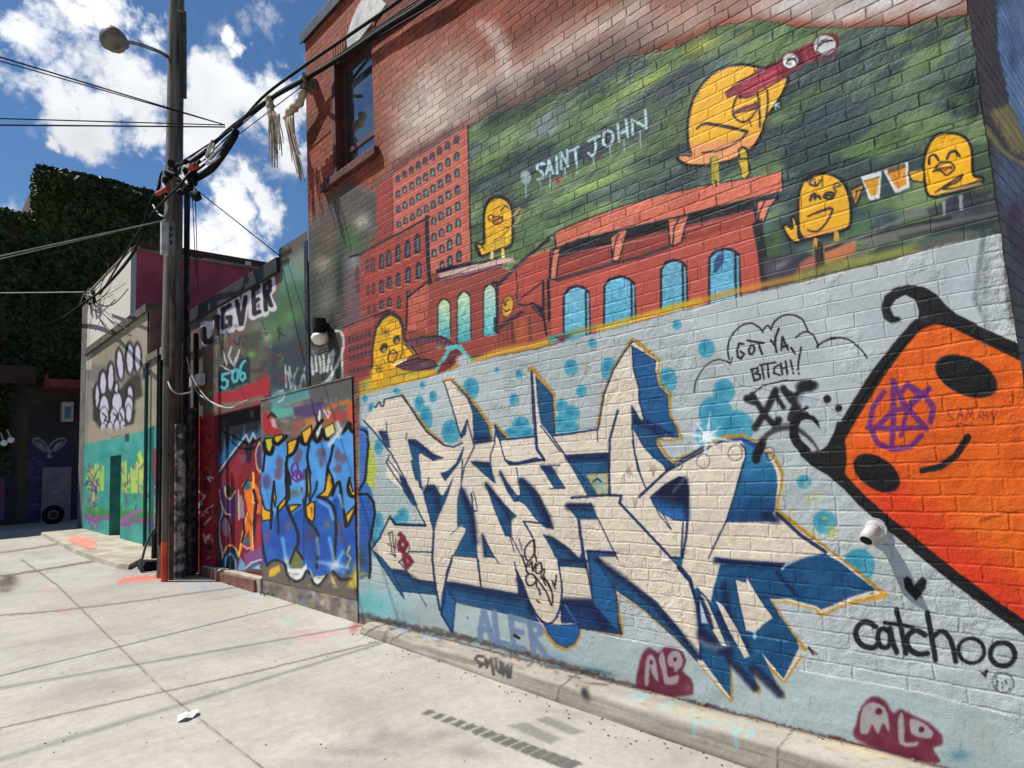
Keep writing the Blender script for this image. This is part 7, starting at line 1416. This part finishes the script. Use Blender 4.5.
# scrap of foliage seen between the pole and the shop
weed_m = noise_mat('sunlit_leaf', (70,110,40), (130,160,60), 8, .6, .1); mb = MB()
bc = Vector(onX(190, 331, 3.55)); bc.y = 11.1
for q in range(160):
    p = bc+Vector((random.gauss(.12,.12), random.gauss(0,.12), random.gauss(-.15,.22))); s = random.uniform(.02,.05); a = Vector((random.gauss(0,1), random.gauss(0,1), random.gauss(0,1))).normalized(); b_ = a.orthogonal().normalized(); mb.quad([p-a*s, p-b_*s*.6, p+a*s, p+b_*s*.6])
mb.tube([bc+Vector((.12,0,-.3)), bc+Vector((.14,0,-3.5))], .012)
tag(mb.build('climbing_plant', weed_m), 'bit of sunlit climbing plant between the pole and the shop front', 'plant')
# ================================================================== pole
PX_, PY_ = 2.98, 10.42
PB = Vector((PX_, PY_, gz(PY_)-.02))
pole = empty('utility_pole', PB, 'weathered wooden utility pole with a street lamp and a tangle of cables', 'pole')
topx = onY(174, -25, PY_)
def pz(z): t = (z-PB.z)/(8.0-PB.z); return Vector((PX_-.045+.055*t+.0, PY_, z))
MB().tube([pz(z) for z in np.linspace(PB.z, 8.4, 16)], [.15-.045*i/15 for i in range(16)], 18).build('post', M_WOODP, pole, smooth=True)
hz_ = onY(167, 57, PY_)[2]
arm = [Vector(onY(x, y, PY_-.1*i)) for i, (x, y) in enumerate([(168,57),(160,52),(150,48),(140,44.5),(131,42.5),(126,42)])]
am = MB().tube(arm, .028, 8).build('lamp_arm', M_STEEL, pole, smooth=True)
hc = Vector(onY(115, 40, PY_-.6)); ax = (Vector(onY(104, 33, PY_-.7))-Vector(onY(127, 44, PY_-.5))).normalized()
R3 = ax.to_track_quat('Z', 'Y').to_matrix()
lh = MB().tube([hc-ax*.20, hc-ax*.16, hc-ax*.08, hc+ax*.02, hc+ax*.10, hc+ax*.15, hc+ax*.17], [.05,.08,.13,.165,.165,.12,.03], 20).build('lamp_head', noise_mat('brown_grey_enamel', (96,84,72), (132,120,104), 6, .5, .1), am, smooth=True)
MB().ico(hc+Vector((0,0,-.07))-ax*.0, .135, 2, (1.05,.9,.8)).build('lamp_lens', noise_mat('milky_lens', (120,108,92), (150,138,118), 4, .35, .05), am, smooth=True)
def pt(px, py, dy=0): return Vector(onY(px, py, PY_+dy))
MB().tube([pt(184.5, 12, -.12), pt(184.8, 98, -.12)], .03, 8).build('conduit', noise_mat('rusty_conduit', (50,42,40), (84,72,66), 6, .7, .3), pole)
MB().tube([pt(180, 12, -.14), pt(178, 10, -.13), pt(184, 13, -.13)], .015, 6).build('clamp', M_STEEL, pole)
def lowpipe(px, r, z1, mat, name, dy=-.22, z0=None):
    b0 = onG(px, 577); x = onY(px, 560, PY_+dy)[0]
    return MB().tube([(x, PY_+dy, (z0 if z0 is not None else gz(PY_)-.02)), (x, PY_+dy, z1)], r, 12).build(name, mat, pole)
M_TAG = noise_mat('sticker_covered_pipe', (58,56,54), (150,146,138), 9, .6, .2, 30, detail=8, stretch=(1,1,1.2), lo=.44, hi=.56)
M_TAG2 = noise_mat('dark_sticker_pipe', (20,18,26), (96,84,92), 9, .6, .2, 30, detail=8, lo=.46, hi=.72)
lowpipe(179.5, .075, .80, M_TAG, 'pipe_guard', -.30); lowpipe(189.5, .085, 1.05, M_TAG2, 'pipe_guard', -.10); lowpipe(171, .035, 2.6, noise_mat('brown_conduit', (66,44,42), (110,84,76), 6, .7, .3), 'conduit', -.34)
lowpipe(164.5, .045, gz(PY_)+.52, noise_mat('orange_painted_pipe', (196,66,38), (224,92,56), 5, .6, .2), 'painted_guard', -.40); lowpipe(164.5, .043, 1.6, M_WOODP, 'conduit', -.40, z0=gz(PY_)+.521)
lowpipe(196, .05, 2.2, M_BLACK, 'conduit', .0); lowpipe(184, .028, 4.7, M_BLACK, 'conduit', -.20); lowpipe(187, .018, 4.6, M_TAG2, 'conduit', -.12)
MB().tube([pt(161, 360, -.2), pt(160.5, 545, -.2)], .03, 8).build('conduit', M_BLACK, pole)
# boxed cable guards high on the pole, with painted marks
for px, w_, lab in ((164.5, .05, 0), (171.5, .045, 1)):
    a, b_ = pt(px, 222, -.25), pt(px, 255, -.25)
    MB().box((a.x-w_, a.y-.05, b_.z), (a.x+w_, a.y+.03, a.z), bev=.01).build('cable_guard', M_WHITE if lab == 0 else noise_mat('grey_guard', (96,92,84), (130,126,116), 6, .7, .3), pole)
mb = MB()
for k, yy in enumerate((229, 236, 243)):
    a = pt(171.5, yy, -.305); mb.box((a.x-.022, a.y-.004, a.z-.03), (a.x-.008, a.y, a.z+.03)); mb.box((a.x-.008, a.y-.004, a.z+.018), (a.x+.02, a.y, a.z+.03))
    if k != 1: mb.box((a.x-.008, a.y-.004, a.z-.012), (a.x+.02, a.y, a.z))
mb.build('pole_mark', M_BLACK, pole)
# black hanging thing and hose by the pole foot
hp = Vector(onG(150, 571)); hs = empty('hose_bollard', hp, 'black bollard with a bent hose and square rubber foot left of the pole', 'bollard')
hb = lambda px, py, dy=0: Vector(onY(px, py, hp.y+dy))
MB().tube([hb(157.5, 558), hb(158, 534), hb(158, 528)], [.085,.085,.05], 14).build('body', M_BLACK, hs)
MB().poly([hb(143,568)+Vector((0,0,.02)), hb(146,563)+Vector((0,0,.02)), hb(163,563)+Vector((0,0,.03)), hb(163,574)+Vector((0,0,-.03)), hb(146,574)+Vector((0,0,-.02))], (0,.35,.0)).build('foot', M_BLACK, hs)
MB().tube([hb(*p, -.05) for p in catmull([(155,528),(150,536),(146,545),(143,556),(140.5,566),(142,572),(150,573)], False, 4)], .018, 8).build('hose', noise_mat('grey_hose', (70,70,74), (100,100,104), 6, .5, .1), hs, smooth=True)
# ================================================================== cables
def cable(pts3, r, label, group='cables strung over the alley', mat=None, name='overhead_cable', seg=6):
    o = MB().tube([tuple(p) for p in catmull(pts3, False, 6)], r, seg).build(name, mat or M_BLACK, None, smooth=True)
    return tag(o, label, 'cable', group)
cX = lambda px, py, X=3.05: onX(px, py, X)
cable([cX(181,168,2.95), cX(205,152,3.02), cX(225,133,3.03), cX(240,121,3.03), cX(270,99,3.05), cX(305,79,3.16), cX(340,58,3.22), cX(385,28,3.24), cX(440,-8,3.24), (3.24,2.9,3.95), (3.24,1.8,4.3), (3.24,.7,4.7)], .026, 'thickest black cable bundle climbing from the pole past the window')
cable([cX(178,180,2.9), cX(200,168,2.98), cX(222,147,3.0), cX(235,130,3.0), cX(262,98,3.04), cX(300,69,3.12), cX(345,38,3.22), cX(400,0,3.24), cX(450,-40,3.24), (3.24,3.2,3.9), (3.24,2.0,4.3), (3.24,.7,4.8)], .018, 'upper black cable of the pair running over the window')
cable([cX(180,185,2.9), cX(200,176,2.96), cX(215,165,3.0), cX(232,140,3.0), cX(236,130,3.02)], .052, 'swollen black splice of cables just right of the pole', name='cable_splice')
cable([cX(176,165,2.9), cX(200,150,3.0), cX(226,133,3.0), cX(240,122,3.0)], .012, 'thin loose cable above the black splice')
cable([cX(176,175,2.9), cX(163,172,2.8), cX(158,190,2.75), cX(150,205,2.7), cX(135,250,2.65), cX(104,288,2.9), cX(88,300,3.3), cX(60,320,3.5), cX(40,332,3.5)], .026, 'black cable bundle dropping left from the pole to the pale building')
cable([cX(200,160,2.9), cX(180,185,2.7), cX(165,200,2.7), cX(140,230,2.8), cX(100,295,3.4)], .018, 'slimmer black cable crossing the front of the pole downwards left')
def span(p0, p1, r, lab, sag=.0, mat=None):
    a, b_ = Vector(p0), Vector(p1); return cable([tuple(a.lerp(b_, t)+Vector((0,0,-sag*4*t*(1-t)))) for t in (0,.25,.5,.75,1)], r, lab, mat=mat)
P0 = cX(225,125,3.0)
def leftpt(px, py, Y): return onY(px, py, Y)
def extend(a, b_, k=2.2): a, b_ = Vector(a), Vector(b_); return tuple(a+(b_-a)*k)
span(P0, extend(P0, leftpt(0,57,8.0)), .008, 'top thin wire crossing the sky in front of the pole'); span(P0, extend(P0, leftpt(0,61,8.0)), .006, 'second thin wire just under the top one')
span(P0, extend(P0, leftpt(0,118.5,8.6)), .007, 'level thin wire crossing the sky, upper of two', .0); span(cX(225,127,3.0), extend(cX(225,127,3.0), leftpt(0,125,8.6)), .009, 'level thin wire crossing the sky, lower of two')
M_LW = noise_mat('grey_white_wire', (150,150,144), (180,180,172), 4, .6, .05)
w0 = pt(166,220,-.3); span(tuple(w0), extend(tuple(w0), leftpt(0,256,9.0)), .008, 'pale wire sagging left from the pole over the dark ivy', mat=M_LW); span(tuple(w0), extend(tuple(w0), leftpt(0,259,9.0)), .006, 'paler thin wire just below the sagging one', mat=M_LW)
for k, (dx, dy, r_) in enumerate(((2,-4,.010),(-2,4,.008),(4,-8,.007),(0,7,.009))):
    cable([cX(181+dx,170+dy,2.95), cX(205+dx,152+dy,3.02), cX(226+dx,134+dy*.6,3.04), cX(270+dx,98+dy*.5,3.06), cX(305+dx,78+dy*.4,3.17), cX(345+dx,52+dy*.6,3.23), cX(400+dx,17+dy,3.24), cX(450+dx,-14+dy,3.24), (3.24,3.0,3.93), (3.24,1.8,4.28), (3.24,.7,4.7+dy*.01)], r_, ('thin wire riding just above the thick bundle','thin wire hugging the underside of the thick bundle','highest thin strand lashed along the bundle','lowest thin strand sagging under the bundle')[k])
span(cX(193,187,3.0), cX(280,256,3.3), .007, 'thin wire slanting from the splice down to the shop roof'); span(cX(205,160,3.0), cX(300,88,3.1), .006, 'hair-thin wire under the thick bundle')
for i, (x0, x1) in enumerate(((187,186),(190,189),(192,196),(195,198))): span(cX(x0,188,2.95), cX(x1,262+i*8,3.1), .006, ('leftmost','second','third','rightmost')[i]+' of the hair-thin wires hanging right of the pole')
span(onX(0,291,3.4) if False else tuple(onY(0,293,22)), tuple(onY(95,292,19.5)), .012, 'faint wire crossing the ivy to the tangle', mat=M_LW)
cable([cX(185,345,3.15), cX(190,375,3.15), cX(198,393,3.18), cX(212,402,3.2), cX(228,408,3.2), cX(240,403,3.22), cX(248,400,3.25)], .008, 'pale loose wire looping over the red door lintel', mat=M_LW)
cable([cX(180,306,3.1), cX(182,330,3.1), cX(190,370,3.1), cX(200,390,3.12), cX(214,404,3.15), cX(230,408,3.18), cX(236,405,3.2)], .007, 'second pale wire drooping beside the shop corner', mat=M_LW)
cable([cX(168,382,2.7), cX(172,390,2.7), cX(180,394,2.8), cX(192,392,2.95)], .01, 'short pale wire curling round the pole at mid height', mat=M_LW)
# tangle on the pale building
for i in range(10):
    a = (88+rr.uniform(-4,5), 297+rr.uniform(-5,6)); b_ = (rr.uniform(95,131), rr.uniform(262,335)); m_ = ((a[0]+b_[0])/2+rr.uniform(-5,5), (a[1]+b_[1])/2+rr.uniform(-2,14))
    cable([onX(*a, 3.52), onX(*m_, 3.5), onX(*b_, 3.55)], .008, 'thin dark wire of the tangle across the white boards', 'tangled wires on the white boards', mat=noise_mat('dusty_wire', (54,48,42), (90,80,70), 4, .8, .05) if i == 0 else bpy.data.materials['dusty_wire'], name='tangled_wire', seg=4)
kn = MB()
for q in range(9): kn.ico(onX(88+rr.uniform(-6,6), 298+rr.uniform(-7,7), 3.48), rr.uniform(.06,.14), 1, (.6,1,1), .03)
tag(kn.build('cable_knot', M_BLACK), 'black knot of splices on the corner of the white boards', 'cable')
for i in range(5):
    a = (80+rr.uniform(-5,12), 292+rr.uniform(-6,6)); cable([onX(*a,3.4), onX(a[0]+rr.uniform(-6,3), a[1]+rr.uniform(6,14), 3.4), onX(a[0]+rr.uniform(-5,8), a[1]+rr.uniform(10,24), 3.45)], .007, 'short pale wire end dangling at the knot', 'pale wire ends at the knot', mat=M_LW, name='wire_end', seg=4)
# clutter at the pole splice
for i, (pts, col) in enumerate([([(186,178),(190,170),(184,166),(180,172),(186,180)],0),([(180,176),(188,184),(182,170),(190,164)],0),([(206,158),(210,150),(214,144),(212,156),(206,164),(215,160),(220,156)],0),([(208,160),(218,150),(222,146)],0),([(212,140),(208,150),(206,158),(212,162),(218,158)],0),([(153,205),(158,213),(164,216),(168,205)],0),([(164,172),(162,182),(166,190)],0)]):
    cable([cX(x, y, 2.78) for x, y in pts], .013, 'pale wire curl at the splice beside the pole', 'pale wire curls at the pole', mat=M_LW, name='wire_curl', seg=5)
tag(MB().tube([cX(157,194,2.72), cX(163,191,2.72), cX(168,188,2.72)], .035, 8).build('orange_sleeve', noise_mat('orange_red_plastic', (150,50,34), (176,66,44), 5, .6, .1)), 'dull orange sleeve on the cable left of the pole', 'cable sleeve')
tag(MB().tube([cX(191,168,2.78), cX(196,166,2.78)], .045, 8).build('orange_sleeve', bpy.data.materials['orange_red_plastic']), 'orange sleeve on the splice right of the pole', 'cable sleeve')
kn = MB()
for q in range(26): kn.ico(cX(rr.uniform(166,196), rr.uniform(163,196), rr.uniform(2.78,2.95)), rr.uniform(.03,.08), 1, (1,1,1), .02)
tag(kn.build('splice_clutter', M_BLACK, pole), kind='stuff')
# bracket on the wall corner and rags hanging from the cables
tag(MB().box(tuple(Vector(onX(306,84,3.2))-Vector((.05,.06,.07))), tuple(Vector(onX(306,84,3.2))+Vector((.11,.06,.07))), bev=.01).tube([onX(306,84,3.2), onX(304,74,3.05)], .02).build('cable_bracket', noise_mat('rusty_bracket', (70,64,58), (110,104,96), 10, .7, .4)), 'rusty bracket holding the cables at the corner of the brick building', 'bracket')
M_RAG = noise_mat('dirty_rag', (134,120,100), (176,160,138), 14, .9, .6, 60)
def rag_cloth(neck, strands, label, seed):
    r2 = random.Random(seed); mb = MB()
    P_ = [Vector(cX(x, y, 3.04)) for x, y in catmull(neck, False, 4)]
    mb.tube(P_, [.035+.02*math.sin(i*.9)**2 for i in range(len(P_))], 7)
    for x0, y0, x1, y1, n, sp0, sp1 in strands:
        for q in range(n):
            t = q/(n-1)-.5; a = (x0+t*sp0, y0); b_ = (x1+t*sp1+r2.uniform(-.8,.8), y1+r2.uniform(-9,6)); m1 = ((a[0]*2+b_[0])/3+r2.uniform(-.8,.8), (a[1]*2+b_[1])/3); m2 = ((a[0]+b_[0]*2)/3+r2.uniform(-.8,.8), (a[1]+b_[1]*2)/3)
            X_ = 3.04+r2.uniform(-.03,.03); PP = [Vector(cX(x, y, X_)) for x, y in catmull([a, m1, m2, b_], False, 3)]
            mb.tube(PP, [.012-.008*i/len(PP) for i in range(len(PP))], 5)
    o = mb.build('hanging_rag', M_RAG, None, smooth=True); return tag(o, label, 'rag', 'rags hanging from the cables')
rag_cloth([(269,97),(270,104),(271,112),(273,118)], [(272,112,273,163,11,5,8),(276,114,280,150,8,6,6)], 'longer limp fringed rag with two tails hanging from the cables', 3)
rag_cloth([(303,90),(301,100),(295,107),(290,112),(287,120)], [(287,117,296,160,9,5,8),(288,119,301,178,8,3,6),(292,116,294,142,4,2,2)], 'torn fringed rag knotted near the wall bracket', 5)
# small boxes on the shop corner
tag(MB().box(onX(189,377,3.2), tuple(Vector(onX(199,384,3.2))+Vector((.09,0,0))), bev=.008).build('junction_box', M_WHITE), 'small pale junction box on the shop corner above the pipes', 'box')

# grit and dry leaves gathered along the kerb and the wall foot
mb = MB(); r3 = random.Random(12)
for q in range(260):
    y = r3.uniform(.6, 5.5); side = r3.random()
    if side < .45: p = Vector((D-r3.uniform(.006, .05)**1.0, y, WZ0+.006))
    else: p = Vector((3.075+.012*(y-2.5)-abs(r3.gauss(0, .09)), y, gz(y)+.004))
    s_ = r3.uniform(.002, .007)
    if r3.random() < .75: mb.ico(p, s_, 1, (1, 1.3, .6))
    else:
        a = Vector((r3.gauss(0,1), r3.gauss(0,1), r3.gauss(0,.3))).normalized()*s_*2.2; b_ = Vector((-a.y, a.x, r3.uniform(-.2,.2)*s_))*.5; p.z += s_*.6; mb.quad([p-a, p-b_, p+a, p+b_])
for q in range(90):
    p = Vector(onG(r3.uniform(0, 700), r3.uniform(600, 766), .003)); mb.ico(p, r3.uniform(.002, .006), 1, (1, 1, .6))
tag(mb.build('debris', noise_mat('dry_debris', (84,74,62), (140,122,96), 30, .9, .2)), 'dry grit and leaf bits strewn along the kerb', 'debris', kind='stuff')
